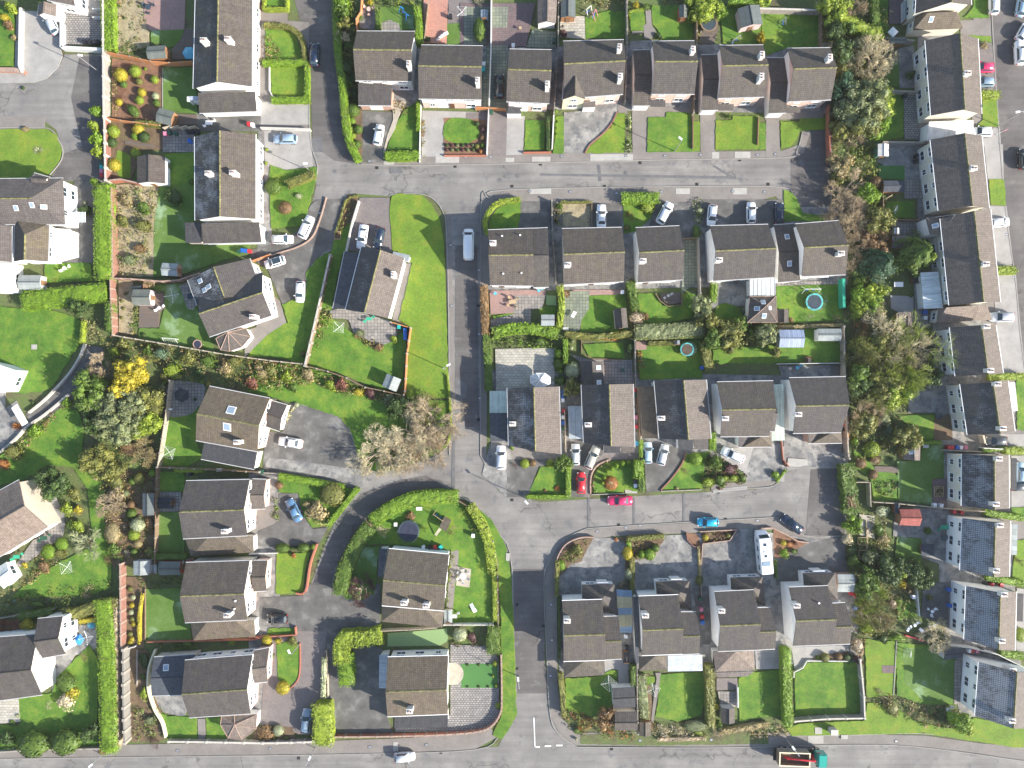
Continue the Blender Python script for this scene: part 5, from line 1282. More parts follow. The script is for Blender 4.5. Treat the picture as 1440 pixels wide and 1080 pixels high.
G('tar',[(605,590),(770,600),(790,640),(740,740),(722,800),(720,870),(600,860)]);G('gravel',[(765,540),(840,540),(800,620),(780,690),(740,760),(725,820),(720,800),(740,720),(770,640)]);G('lawn',[(830,590),(905,540),(905,800),(735,800),(750,750),(800,640)])
HG([(902,540),(902,690)],22,1.2,'lime');HG([(728,830),(902,825)],52,1.3,'lime');SC([(770,545),(900,540),(850,600),(780,600)],.6,('straw','rust','olive'),2)
WL([(915,530),(908,860)],1.0,.15,'wall_whitewash', desc='low white boundary wall');SC([(915,560),(932,560),(932,830),(915,830)],.5,('olive','rust'),2)
# back gardens
G('concg',[(590,40),(690,60),(670,160),(590,150)]);G('frost',[(700,40),(880,30),(880,160),(700,160)]);G('flag',[(700,130),(750,108),(800,130),(810,165),(690,165)]);HG([(685,50),(688,150)],28,1.4,'green');WL([(600,-20),(595,60),(570,100),(575,200)],1.6,.12,'fence_orange','timber_fence', desc='red-brown timber fence', post=2.2)
SC([(640,-20),(900,-20),(900,60),(820,30),(700,30),(640,20)],1,('green','yelgreen','dark'),2);HG([(893,30),(905,130),(905,220)],40,1.8,'lime', rough=.2);TABLE(640,50,12,'wall_pink',3);SWING(828,70,55,-50,'small blue garden swing on the lawn behind the first top-row house','plastic_blue');SH(645,12,20,'yellow',.9,'loose');SH(590,90,24,'green',1,'loose');SH(528,188,8,'white' if False else 'pale',.4)
G('terra',[(932,0),(1060,0),(1055,235),(930,230)]);G('brick',[(1060,0),(1190,0),(1190,120),(1060,130)]);DRY(1135,62,34,45);G('frost',[(1058,130),(1200,125),(1205,235),(1055,238)]);SH(1228,160,32,'green',2.2,'clipped', ry=62);SHED(1255,80,40,55,0,'N','metal','green',1.0,1.2, desc='bright blue covered box', );BIN(1075,85,'black');SH(1240,10,50,'twigpale',1.5,'twiggy');G('conc',[(1190,60),(1290,60),(1290,260),(1240,260),(1200,130)]);WL([(955,10),(935,200)],1.4,.1,'fence_wood','timber_fence', desc='dark timber fence', post=2.2);SH(950,210,20,'dark',.8,'loose')
for k in range(4): WL([(1000+k*12,215-k*12),(1030+k*10,180-k*4)],.5+.15*k, .25,'wall_white','garden_step', desc='pale stone garden step')
WL([(1292,-60),(1290,240),(1280,560)],1.9,.2,'wall_whitewash', post=0, label='tall white wall between the second and third top-row houses');WL([(1278,575),(1268,820)],1.1,.2,'wall_whitewash', label='low white wall right of the second top-row front garden')
G('conc',[(925,590),(1280,600),(1270,640),(1080,632),(1042,670),(1040,835),(920,835)]);G('lawn',[(1080,632),(1180,635),(1222,680),(1225,730),(1170,765),(1110,765),(1042,740),(1042,670)],True, 3);G('mulch',[(1040,630),(1265,640),(1262,825),(1040,825)]);WL([(1040,828),(1262,828)],.6,.2,'wall_brickred', desc='low red brick front wall')
for k in range(14): SH(1055+(k % 7)*28,775+(k//7)*24,10,('dark','purple','grey')[k % 3],.5)
for a in ((1215,660,14,'dark'),(1245,735,16,'rust'),(1245,775,14,'green'),(1248,690,16,'purple'),(1215,780,14,'olive'),(1235,808,12,'orange')): SH(*a, .7)
SH(1108,790,14,'twigpale',.8,'twiggy');BIN(1250,368,'teal');BIN(1252,340,'white');BIN(1292,595,'green')
T1 = BLD('house','house','first house of the top row, brown roof with a projecting garage roof','first top-row house',
    [gab((575,166),(885,168),(868,432),(568,428),5,7.5,'E', wall='grey', win='S', fac={'S': [('brick',.62,1,0,.5),('white',.1,1,.5,1)]}), mono((583,442),(762,452),(758,562),(583,560),3.7,2.7, wall='brick', gar='S')], ch=[(850,335,1)])
T2 = BLD('house','house','second house of the top row, plain brown roof above a bright white front','second top-row house',
    [gab((918,240),(1248,245),(1240,530),(905,525),5,7.5,'E', wall='white', win='S', door='S', fac={'S': [('pink',.25,.5,0,.5),('pink',.75,1,0,.5)]})], ch=[(1218,425,1)])
# road mouth islands below
T(350,265)
G('tar',[(360,60),(500,60),(520,140),(480,260),(430,340),(330,430),(300,500),(310,560),(180,620),(100,430),(20,380),(0,330),(120,300),(260,230),(330,90)]);KERB([(415,50),(380,170),(340,260),(270,310),(150,350),(50,385)], mat='coping', w=.2, z=.45)
G('soil',[(530,30),(580,35),(580,80),(545,180),(500,230),(470,260),(480,160)]);SC([(530,50),(570,50),(545,160),(490,240),(480,180)],.5,('rust','olive'),2);HG([(575,40),(520,60),(490,150),(460,240)],10,.5,'olive')
G('lawn',[(545,180),(520,330),(500,350),(450,580),(440,650),(380,640),(430,360),(440,330),(460,260)]);PLANTER(472,250,32,40,0,'rust','small brown raised bed')
WL([(585,65),(550,180),(512,355)],1.1,.2,'wall_whitewash', label='low white wall left of the white car by the dark-slated house', capm='coping_pale')
G('brick',[(590,50),(750,50),(750,120),(765,340),(600,340),(530,330),(560,180)]);G('lawn',[(420,340),(440,345),(300,935),(140,900),(0,895),(40,770),(120,700),(210,720),(180,620),(310,560),(305,450),(360,380)])
G('path',[(-20,900),(100,780),(200,715),(165,600),(120,560),(40,740),(-20,760)])
KERB([(440,330),(400,350),(330,420),(305,480),(315,560)]); 
WL([(432,355),(400,500),(355,700),(298,945)],1.7,.25,'fence_wood','timber_fence', post=2.2, label='long straight timber fence between the rotated house lawn and the dark-slated house', capm='coping_pale')
G('flag',[(440,650),(540,650),(760,710),(790,760),(770,810),(700,835),(640,810),(560,770),(530,700),(440,690)],True, 3);G('lawn',[(350,660),(440,690),(520,750),(600,800),(690,850),(790,790),(845,760),(820,1060),(700,1075),(500,990),(320,945)])
SC([(370,640),(440,620),(440,700),(390,800),(345,860)],.7,('olive','straw','green'),1.8);SC([(560,760),(640,810),(720,840),(700,860),(620,830),(560,790)],.6,('rust','olive'),3);SH(775,800,26,'yelgreen',1,'loose');SH(590,770,28,'grey',1,'loose');SH(690,845,30,'rust',.8,'loose')
for y, c in ((738,'teal'),(755,'blue'),(778,'blue'),(797,'blue')): BIN(800 if y < 740 else 833, y, c)
DRY(480,740,38,40);SHED(760,1035,82,72,-22,'N','feltgrey','grey',2,2.5, desc='pale two-tone roofed shed');SH(287,882,16,'olive',.7)
WL([(755,712),(860,742),(840,880),(830,1080),(825,1100)],1.7,.15,'fence_orange','timber_fence', post=2.6, label='orange timber fence right of the dark-slated house garden');WL([(300,945),(420,975),(520,1010),(620,1060),(720,1080),(825,1105)],1.5,.15,'fence_wood','timber_fence', post=2.6, label='dark timber fence below the dark-slated house garden')
G('dry',[(765,40),(800,28),(920,35),(980,90),(1020,170),(1040,300),(1050,600),(1068,1120),(835,1110),(860,740),(800,700),(870,400),(790,335),(765,335),(750,100)])
G('pave',[(830,400),(868,400),(800,715),(765,700)])
C1 = BLD('house','house','tilted house with a dark slate left slope, pale right slope and long white front wall','tilted dark-slated house',
    [gab((600,310),(828,370),(742,692),(515,645),4.9,7.2,'N', roof='light', fr=1, wall='white', win='E', gc='white_frame'), mono((596,345),(535,645),(448,640),(510,335),3.8,2.7, roof='slate', wall='tan', rn='roof')], ch=[(765,455,1)])
BLD('porch','porch','small white-framed porch canopy at the top of the tilted dark-slated house',None, [flat([(768,335),(858,355),(850,388),(765,370)],2.6, roof='feltgrey', wall='white')])
TABLE(640,695,12,'plastic_green',2, rnd=False);LAMP((1048,962),(1066,940), h=6)
# shrub belt under the long fences
G('lawn',[(60,940),(200,930),(480,1000),(620,1080),(800,1130),(1065,1130),(1070,1304),(1050,1384),(950,1440),(850,1474),(760,1500),(700,1509),(640,1494),(590,1434),(565,1360),(540,1284),(480,1216),(240,1139),(60,1100),(0,1080)])
SC([(0,905),(290,950),(420,985),(600,1060),(820,1110),(840,1160),(700,1130),(500,1090),(330,1040),(160,1080),(0,1060)],1.2,('olive','straw','rust','green'),1.5)
for a in ((20,1030,45,'red',1.4,'loose'),(120,970,46,'olive',1.4,'loose'),(200,1000,40,'yelgreen',1.4,'loose'),(60,960,36,'straw',1.2,'loose'),(320,990,46,'straw',1.4,'loose'),(440,1045,40,'yelgreen',1.5,'loose'),(520,1070,60,'purple',1.6,'twiggy'),(490,1040,46,'red',1.6,'loose'),(585,1085,34,'yellow',1.2,'loose'),(650,1090,36,'purple',1.2,'loose'),(760,1130,60,'grey',1.8,'loose'),(240,1060,30,'green',1.2,'loose'),(840,1150,40,'olive',1.4,'loose')): SH(*a)
HG([(1058,1000),(1072,1160),(1074,1300),(1050,1370)],12,.6,'yelgreen')
# the two bright houses' forecourts
T(350,530)
G('tar',[(230,130),(330,140),(490,215),(540,280),(560,350),(600,450),(640,500),(590,590),(500,580),(350,540),(160,515),(80,510),(100,300),(180,290)],True, 3);G('concg',[(90,430),(200,440),(640,500),(700,520),(590,590),(400,530),(90,480)]);KERB([(240,135),(480,212),(540,290),(590,430),(640,490),(710,505),(850,470),(1000,420),(1065,350),(1070,200)])
SC([(205,150),(235,155),(215,240),(190,240)],.5,('straw','pale'),3)
TR(700,395,135,4.6,'twigpale','bare', label='leftmost pale leafless tree at the road junction');TR(860,330,150,5,'twigpale','bare', label='middle pale leafless tree in the clump at the road junction', dens=1.5);TR(970,250,150,5.2,'twig','bare', label='rightmost and brownest leafless tree in the clump at the road junction');TR(850,420,110,4.2,'twig','bare');TR(680,440,90,3,'twigpale','bare');TR(770,400,110,4,'twigpale','bare');TR(1010,300,90,4,'twig','bare');TR(960,360,110,4.2,'twig','bare');TR(940,180,90,3.5,'olive','bare');SC([(700,480),(620,420),(760,420),(900,400),(1050,300),(1040,370),(930,440),(760,500)],.6,('straw','olive','twig'),1.4)
TR(790,150,70,2.6,'dark');SH(800,120,50,'olive',1.8,'loose')
WL([(0,505),(160,518),(250,540)],1.0,.15,'wall_block', desc='low grey wall');SH(255,148,14,'pale',.6);SH(175,200,10,'green',.5)
BIN(70,507,'green')
G('lawn',[(160,540),(240,545),(390,565),(510,590),(575,600),(420,790),(340,800),(290,730),(265,620),(160,615)]);HG([(160,530),(250,545),(390,570),(500,590)],36,1.2,'lime');HG([(578,595),(510,680),(420,790)],30,1.1,'lime');SH(445,625,66,'olive',2.0, label='round olive clipped bush in the wedge-shaped lawn beside the curving dark road');SH(360,715,76,'straw',2.0,'loose', label='straw-brown bushy shrub right of the steel blue car');SH(162,578,22,'rust',.9);SH(310,680,30,'straw',1.2,'loose')
G('tar',[(160,620),(265,620),(290,740),(340,810),(420,800),(370,900),(40,900),(50,820),(150,780)]);G('pave',[(50,700),(135,690),(155,770),(100,810),(50,810)]);SC([(135,640),(155,640),(155,750),(135,750)],.5,('olive','lime'),3)
HG([(150,915),(330,915)],10,.5,'dark');SH(178,912,40,'green',1.6,'clipped', ry=28);SH(290,910,34,'green',1.4,'clipped', ry=26);SH(345,905,16,'lime',.8);SH(238,950,18,'orange',.7,'loose')
G('dry',[(148,940),(330,935),(300,1040),(290,1150),(145,1155)]);WL([(362,890),(325,1000),(300,1145),(250,1155)],.8,.3,'wall_brickred', label='low curving orange brick wall right of the small sunny lawn', sm=True)
WL([(0,945),(150,940)],.9,.15,'wall_whitewash', desc='low white wall')
# oval island garden
T(350,530)
G('lawn',[(640,740),(760,680),(900,650),(1120,660),(1180,690),(1270,790),(1310,950),(1330,1200),(1330,1320),(1290,1330),(1040,1320),(1080,920),(760,890),(620,890)]);G('lawn',[(1130,665),(1200,680),(1300,770),(1370,900),(1400,1080),(1405,1300),(1420,1700),(1430,1800),(1350,1930),(1300,1910),(1350,1800),(1345,1300),(1330,1080),(1310,960),(1270,830),(1200,740)])
G('frost',[(620,905),(700,900),(700,920),(680,1000),(670,1160),(560,1160),(590,980)]);G('mulch',[(640,800),(800,740),(830,880),(660,895)])
HG([(1110,645),(1000,640),(880,650),(780,690),(700,740),(660,770)],76,2.2,'lime', label='broad lime hedge along the top of the oval corner plot', rough=.12);HG([(640,800),(590,870),(540,960),(500,1060),(480,1160)],78,2.2,'green', label='broad green hedge along the left side of the oval corner plot', rough=.14)
SH(655,790,50,'twig',2.4,'twiggy');SH(725,820,62,'twigpale',1.8,'twiggy');SH(940,810,32,'green',1.5,'twiggy');SH(1085,820,36,'straw',1.2,'twiggy');SH(860,740,34,'rust',.8,'loose');TR(590,1140,75,2.6,'purple','bare')
TRAMP(853,820,56, label='large dark round trampoline inside the oval corner plot');TABLE(908,702,13,'white_frame',0, rnd=False, label='white garden bench under the top hedge of the oval plot');BIN(782,786,'white');SWING(1010,745,60,-35,'wooden climbing frame swing in the oval plot','wood_pale')
BLD('play_tower','play tower','wooden play tower with a brown deck in the oval plot',None, [flat([(1040,745),(1078,765),(1052,825),(1015,800)],1.6, roof='brown', wall='timber')]); 
root, p = place('slide',1008,825,.8,55); mb = MB(); mb.prism([(-.9,-.25,.3),(.9,-.25,1.5),(.9,.25,1.5),(-.9,.25,.3)],'0.05'); mb.build('chute',MATS['wall_yellow'], root); mb = MB(); mb.tube((.9,-.2,0),(.9,-.2,1.45),.04,.04,5); mb.tube((.9,.2,0),(.9,.2,1.45),.04,.04,5); mb.build('ladder',MATS['wood_pale'], root); tag(root, 'pale yellow slide leaning from the wooden play tower','slide')
HG([(1180,690),(1240,790),(1280,900),(1300,1040)],52,1.3,'yelgreen', label='yellow-green shrub border inside the right edge of the oval plot', rough=.3, leafsz=.3);SC([(1120,690),(1180,700),(1250,820),(1220,840),(1150,760)],.8,('green','yelgreen','olive'),2)
WL([(1115,660),(1190,705),(1250,775),(1300,880),(1325,1000),(1328,1400)],1.0,.15,'fence_wood','low_timber_fence', post=2.2, label='low post fence inside the grass verge of the oval plot')
for q in ((1245,772),(1380,958)): R4('slab', q[0]-10, q[1]-20, q[0]+10, q[1]+20)
for i, (x, c) in enumerate(((930,'white'),(962,'black'),(992,'red'),(1022,'teal'))): BIN(x, 908, c, 15*i)
G('path',[(1080,930),(1118,920),(1115,1010),(1100,1100),(1080,1320),(1045,1320)]);SC([(1080,940),(1095,935),(1080,1100),(1060,1300),(1050,1290),(1060,1080)],.5,('olive','yelgreen','rust'),2.5)
G('gravel',[(1115,1010),(1185,1022),(1175,1120),(1105,1110)]);TABLE(1142,1062,19,'wall_grey',6, label='round grey garden table with six chairs on a square gravel patch');BIN(1195,846,'white')
SH(1300,1010,18,'yellow',.8,'loose')
T(350,795)
G('frost',[(560,-100),(690,-80),(680,60),(670,140),(620,180),(520,180),(480,120)]) 
C2 = BLD('house','house','brown-roofed house inside the oval corner plot, mossy ridge and two chimneys','house inside the oval plot',
    [gab((745,-88),(1067,-58),(1040,242),(708,214),4.4,6.4,'E', roof='brown', wall='white', win='E', gc='white_frame'), hipl((710,216),(1040,240),(1030,332),(705,300),(812,222),(942,234),2.6,4.2, roof='brown', wall='white'), mono((738,-88),(712,64),(686,60),(695,-90),3.2,2.7, roof='slate', wall='white', gut=0)], ch=[(825,205),(943,220)])
G('turfp',[(740,360),(1055,335),(1062,400),(1020,425),(740,430)]);WL([(690,352),(860,345),(1000,335)],1.4,.12,'fence_pale','timber_fence', post=2.4, desc='pale timber fence');WL([(1040,318),(1300,318)],1.3,.15,'wall_whitewash', label='white wall along the bottom of the oval plot lawn', capm='coping_pale', post=1.8)
SHED(1062,272,44,68,0,'N','feltgrey','yellow',1.2,1.4, desc='cream storage box');TABLE(1090,270,16,'wall_grey',1, rnd=False); root, p = place('overturned_lounger',1195,228,.4,-60); mb = MB(); mb.prism([(-.9,-.35,.1),(.1,-.35,.5),(.1,.35,.5),(-.9,.35,.1)],'0.06'); mb.prism([(.1,-.35,.45),(.9,-.35,.1),(.9,.35,.1),(.1,.35,.45)],'0.06'); mb.build('frame',MATS['white_frame'], root); tag(root, 'white folded sun lounger lying on the oval plot lawn','lounger')
HG([(1298,-20),(1308,60),(1312,150),(1312,290)],26,1.0,'yelgreen', rough=.25);HG([(1310,330),(1300,400),(1305,470)],70,1.6,'green', label='leafy green hedge corner beside the two-tone block patio', rough=.25);SH(1125,368,40,'pale',1.5);SH(1190,380,34,'purple',1,'loose');SC([(1070,390),(1200,400),(1240,360),(1260,420),(1080,425)],.6,('olive','green','purple'),2)
HG([(700,375),(600,395),(510,400),(490,460),(495,520)],88,2.4,'yelgreen', label='golden-green bushy hedge bending round the corner of the dark drive', rough=.25, leafsz=.3);HG([(512,480),(518,640)],82,2.3,'lime', label='lime hedge leg standing in the dark forecourt', rough=.2)
G('tar',[(415,350),(500,350),(700,440),(730,470),(740,810),(765,890),(450,895),(415,700)]);G('tar',[(300,100),(700,100),(700,330),(420,350),(260,350),(60,320),(60,170),(290,160)])
G('setts',[(1075,420),(1290,430),(1330,500),(1335,780),(1300,850),(1200,880),(780,885),(780,800),(1075,800)]);G('turf',[(1132,522),(1325,520),(1328,650),(1132,650)]); p = U((1085,575)); mb = MB(); mb.cyl(p.x, p.y, .2,.28,2.1,24); o = mb.build('patio',MATS['m_gravel']); o['kind'] = 'structure'
for a in ((1312,522,16),(1318,640,10),(1330,748,18),(1300,590,8)): SH(*a, 'yelgreen',.7)
for x in (1165,1225,1275): SH(x, 528,8,'dark',.4);SH(x, 645,7,'dark',.4)
C3 = BLD('house','house','brown-roofed house with a mossy ridge and flat lower extension by the bottom corner','bottom corner brown house',
    [gab((740,490),(1062,482),(1060,793),(738,806),4.2,6.3,'E', roof='brown', wall='white', win='NE', gc='white_frame', rt=.5), flat([(775,800),(1062,795),(1058,865),(775,872)],3, roof='dark', wall='white', win='E'), mono((742,475),(738,655),(692,655),(695,478),3,2.6, roof='metal', wall='white', gut=0)], ch=[(855,782)])
WL([(455,915),(760,912),(1000,905),(1200,890),(1290,860),(1340,790),(1348,700),(1345,480)],1.1,.2,'wall_brickred', post=4.0, label='dark red boundary wall curving round the bottom corner plot', capm='coping', sm=True)
G('dry',[(1350,1100-1004),(1400,100),(1415,400),(1425,700),(1380,850),(1350,910),(1300,895),(1345,800),(1345,300)])
G('brick',[(70,350),(415,350),(410,460),(390,700),(340,900),(270,900),(160,850),(60,850),(80,620)]);G('lawn',[(150,420),(210,400),(270,420),(275,520),(260,600),(215,650),(180,630),(155,600)]);KERB([(275,410),(275,540),(262,610),(215,660)], mat='wall_brickred', w=.2, z=.35)
G('lawn',[(105,335),(240,330),(245,370),(100,368)]);WL([(245,330),(250,372),(0,388)],.8,.2,'wall_brickred', desc='low red brick wall');SH(95,398,28,'yellow',1.4);SH(155,402,22,'yellow',1,'loose');SH(230,400,34,'olive',1.1,'loose');SH(127,480,12,'olive',.7);SH(182,652,38,'yellow',1.4, label='round bright yellow clipped shrub at the edge of the brick forecourt');LAMP((272,418),(214,458), h=5.5)
HG([(400,500),(398,600),(395,700)],26,1.2,'pale', rough=.25);WL([(412,455),(420,700)],1.0,.12,'fence_pale','timber_fence', desc='pale timber fence', post=2.4)
HG([(385,745),(392,860),(390,960)],108,2.6,'yelgreen', label='fat yellow-green clipped hedge right of the steel blue estate car', rough=.12)
SH(158,880,30,'pale',1.1);SH(90,890,56,'rust',1,'loose');G('soil',[(40,860),(230,860),(260,930),(20,935)])
for x in (60,135,200): SH(x, 920,12,'olive',.5)
LAMP((355,972),(326,1024), h=6.5);G('pslab',[(770,940),(795,940),(795,990),(770,990)])

# ================================================================== TILE top, third
T(700,0)
G('plum',[(-200,20),(200,20),(170,160),(150,250),(-200,245)]);G('flagg',[(-180,40),(55,40),(50,150),(-60,150),(-60,240),(-180,240)]);G('flagg',[(185,160),(310,170),(310,260),(150,255)]);BLD('garden_room','garden building','long brown pitched garden room with white glazed doors behind the third top-row house',None, [gab((212,-60),(318,-60),(310,122),(212,125),2.4,3.2,'N', roof='pink', wall='white', win='', door='S', cap=2, gut=0)])
link('window', win_meshes(1.6,1.2)[0],None, None) if False else None
BIN(82,242,'white');BIN(300,215,'green');TABLE(120,150,8,'wood_pale',0)
G('flagg',[(-60,245),(55,245),(45,600),(-100,600)]);G('tar',[(-150,400),(45,400),(40,570),(-150,570)]);WL([(-120,570),(45,578)],1.6,.12,'fence_orange','gate_fence', desc='orange timber side gate fence', post=2.4)
WL([(325,-60),(322,240),(300,600)],1.8,.15,'fence_grey','timber_fence', post=2.4, label='grey timber fence between the third and fourth top-row plots');WL([(688,-60),(690,230),(680,540)],1.8,.15,'fence_grey','timber_fence', post=2.4, label='grey timber fence between the fourth and fifth top-row plots');WL([(1062,-60),(1062,240),(1045,600)],1.8,.15,'fence_wood','timber_fence', post=2.4, label='brown timber fence between the fifth and sixth top-row plots')
G('brick',[(-170,600),(50,600),(45,830),(-180,840)]);G('conc',[(48,620),(145,620),(135,825),(42,828)]);G('lawn',[(148,642),(252,645),(250,798),(140,800)]);HG([(268,630),(268,800)],20,.9,'dark');WL([(136,812),(285,810)],.7,.2,'wall_brickred', desc='low red brick front wall');WL([(300,590),(290,790)],.9,.2,'wall_white', desc='narrow pale wall')
G('lawn',[(320,620),(352,620),(350,820),(292,820),(300,790)]); 
for y in (595,630,665,695,725): SH(308, y, 13,'lime',.9)
G('concg',[(352,600),(640,575),(625,630),(590,690),(510,750),(465,800),(462,820),(352,815)]);G('dry',[(640,605),(678,605),(678,815),(470,818),(480,790),(540,740),(600,680)]);KERB([(635,600),(610,655),(560,715),(490,775),(465,820)], mat='wall_redblock', w=.25, z=.35)
SC([(682,620),(710,620),(712,810),(682,810)],.5,('pale','green','dark'),3);G('pave',[(640,560),(690,560),(690,610),(640,605)])
G('pave',[(715,590),(800,590),(795,850),(718,850)]);G('lawn',[(800,625),(895,625),(895,600),(1035,602),(1035,810),(795,812)]);G('dry',[(1042,650),(1075,650),(1078,805),(1035,810)]);WL([(1040,610),(1040,790)],.7,.12,'wall_redblock', desc='low dark edging wall');LAMP((940,808),(972,738), h=6.3);G('pave',[(720,570),(1060,570),(1045,610),(895,605),(892,640),(790,640)])
G('pave',[(1078,600),(1160,600),(1158,850),(1080,850)]);G('dry',[(1160,645),(1250,640),(1250,620),(1390,620),(1390,795),(1158,798)]);G('lawn',[(1395,655),(1425,655),(1425,795),(1390,795)]);WL([(1390,620),(1386,770)],.7,.12,'wall_redblock', desc='low dark edging wall');SH(1228,620,18,'green',.8,'loose')
# back gardens
SHED(375,48,78,90,0,'N','felt','timber',2.1,2.6, desc='grey-roofed shed with an orange timber front', roof2=0);G('flagp',[(332,90),(462,90),(465,210),(332,200)]);SH(352,175,26,'purple',1.2,'loose');TABLE(345,140,6,'tyre',0);SC([(430,-40),(700,-40),(690,30),(560,50),(430,20)],.8,('straw','olive'),1.5)
G('lawn',[(465,90),(590,60),(685,70),(685,210),(465,205)]);SWING(512,78,28,60,'small pink and white child swing behind the fourth top-row house','bin_pink');SWING(482,55,30,40,'white A-frame swing behind the fourth top-row house','white_frame')
G('lawn',[(700,60),(780,55),(785,165),(710,168)]);G('path',[(785,55),(815,55),(820,135),(840,170),(820,210),(780,210),(775,140),(790,130)]);G('path',[(715,170),(775,168),(775,180),(715,182)]);G('lawn',[(820,30),(1040,30),(1040,215),(880,215),(850,160),(822,130)]);SH(860,190,24,'dark',.9,'loose');SH(735,25,22,'yellow',1.2,'loose');SH(790,38,24,'green',1,'loose');HG([(705,90),(708,60),(780,45)],10,.5,'yelgreen')
G('concg',[(700,220),(820,215),(820,265),(722,265),(722,300),(700,300)]);SHED(988,62,44,68,0,'N','felt','redtimber',1.9,2.3, desc='small shed with a red front');BIN(1030,65,'green');SC([(1050,80),(1075,80),(1072,240),(1052,240)],.8,('straw','olive'),3)
TR(1100,30,95,3.5,'yelgreen');TR(1170,45,50,2.6,'lime');G('deck',[(1078,68),(1170,68),(1172,170),(1150,235),(1075,235)]);TRAMP(1125,125,45,'pad_dark','fence_wood','dark sunken round trampoline behind the sixth top-row house', net=False);G('lawn',[(1175,60),(1280,40),(1400,130),(1400,240),(1200,235),(1195,150)]);SHED(1345,88,118,105,10,'N','felt','pinktimber',2.2,2.9, desc='large felt-roofed timber summerhouse');SWING(1265,215,52,35,'bare metal swing frame behind the sixth top-row house','metal');SH(1398,200,26,'yellow',2,'loose', ry=44);HG([(1240,0),(1440,15)],36,1.8,'lime', rough=.2)
SC([(880,-40),(1060,-40),(1060,20),(880,15)],1,('olive','straw'),2)
T3 = BLD('house','house','third house of the top row, narrow brown roof with a small bay canopy','third top-row house',
    [gab((62,262),(290,266),(275,550),(45,540),5,7.5,'E', wall='pink', win='S', fac={'S': [('white',.02,.98,.52,1),('white',.5,.98,0,.5)]}), mono((55,572),(120,572),(125,605),(48,605),2.9,2.4, roof='dark', wall='white', ov=.05)], ch=[(265,445,1)])
T4 = BLD('house','house','fourth house of the top row with a small cream front gable and two chimneys','fourth top-row house',
    [gab((348,220),(672,212),(668,500),(350,525),5,7.5,'E', wall='pink', win='S', cap=1), gab((352,428),(464,428),(466,527),(346,530),5.02,6.7,'N', wall='yellow', win='S', cap=2, ov=.15), mono((455,540),(522,540),(520,570),(455,572),2.9,2.4, roof='light', wall='white', ov=.05)], ch=[(655,402,1),(650,250,1)])
SIDE = dict(wall='white', roof='tile')
T5 = BLD('house','house','fifth house of the top row, pink brick front with a low dark side garage','fifth top-row house',
    [gab((822,220),(1048,218),(1048,500),(820,500),5,7.5,'E', wall='pink', win='S', fac={'W': 'white'}), gab((722,268),(812,265),(812,562),(722,562),2.8,4.2,'E', gar='S', wn='garage_wall', rn='garage_roof', cap=2, **SIDE), mono((808,532),(893,534),(893,567),(808,567),3.1,2.7, roof='tile', nowall=1)], ch=[(1042,262,1)])
T6 = BLD('house','house','sixth house of the top row, pink brick front and two white chimneys','sixth top-row house',
    [gab((1182,243),(1415,240),(1420,515),(1175,522),5,7.5,'E', wall='pink', win='S', fac={'W': 'white'}), gab((1085,293),(1175,290),(1173,585),(1085,587),2.8,4.2,'E', gar='S', wn='garage_wall', rn='garage_roof', cap=2, **SIDE), mono((1172,554),(1258,555),(1255,587),(1172,587),3.1,2.7, roof='tile', nowall=1)], ch=[(1410,290,1),(1408,405,1)])
T(1060,0)
T7 = BLD('house','house','seventh and last house of the top row, pink brick front beside the dark turning head','seventh top-row house',
    [gab((180,258),(408,255),(412,530),(185,540),5,7.5,'E', wall='pink', win='S', fac={'W': 'white'}), gab((72,308),(168,308),(172,600),(80,603),2.8,4.2,'E', gar='S', wn='garage_wall', rn='garage_roof', cap=2, **SIDE), mono((165,568),(250,570),(248,600),(165,600),3.1,2.7, roof='tile', nowall=1)], ch=[(408,305,1)])
G('lawn',[(38,75),(360,72),(355,255),(180,255),(60,300),(45,240)]);SH(35,200,26,'yellow',2,'loose', ry=40, rot=0);WL([(30,45),(360,55)],1.8,.25,'wall_block', label='grey block wall along the top of the seventh top-row garden', capm='coping_pale');WL([(365,55),(362,250)],1.7,.12,'fence_wood','timber_fence', post=2.2, desc='dark timber fence');WL([(405,560),(402,660),(410,860)],1.6,.15,'wall_brickred', post=2.4, label='red brick wall right of the seventh top-row house');SWING(160,115,20,90,'single metal post swing on the seventh top-row lawn','metal');TR(60,-10,60,3,'yelgreen')
G('pave',[(65,640),(135,640),(140,840),(62,840)]);G('dry',[(140,650),(240,650),(240,635),(395,630),(395,690),(240,700),(225,750),(190,785),(145,790)]);G('dry',[(0,655),(35,655),(62,690),(62,790),(0,795)]);G('lawn',[(160,1010),(200,1025),(230,1060),(260,1140),(400,1150),(430,1180),(160,1180)]);G('pave',[(60,600),(370,590),(370,632),(60,640)])
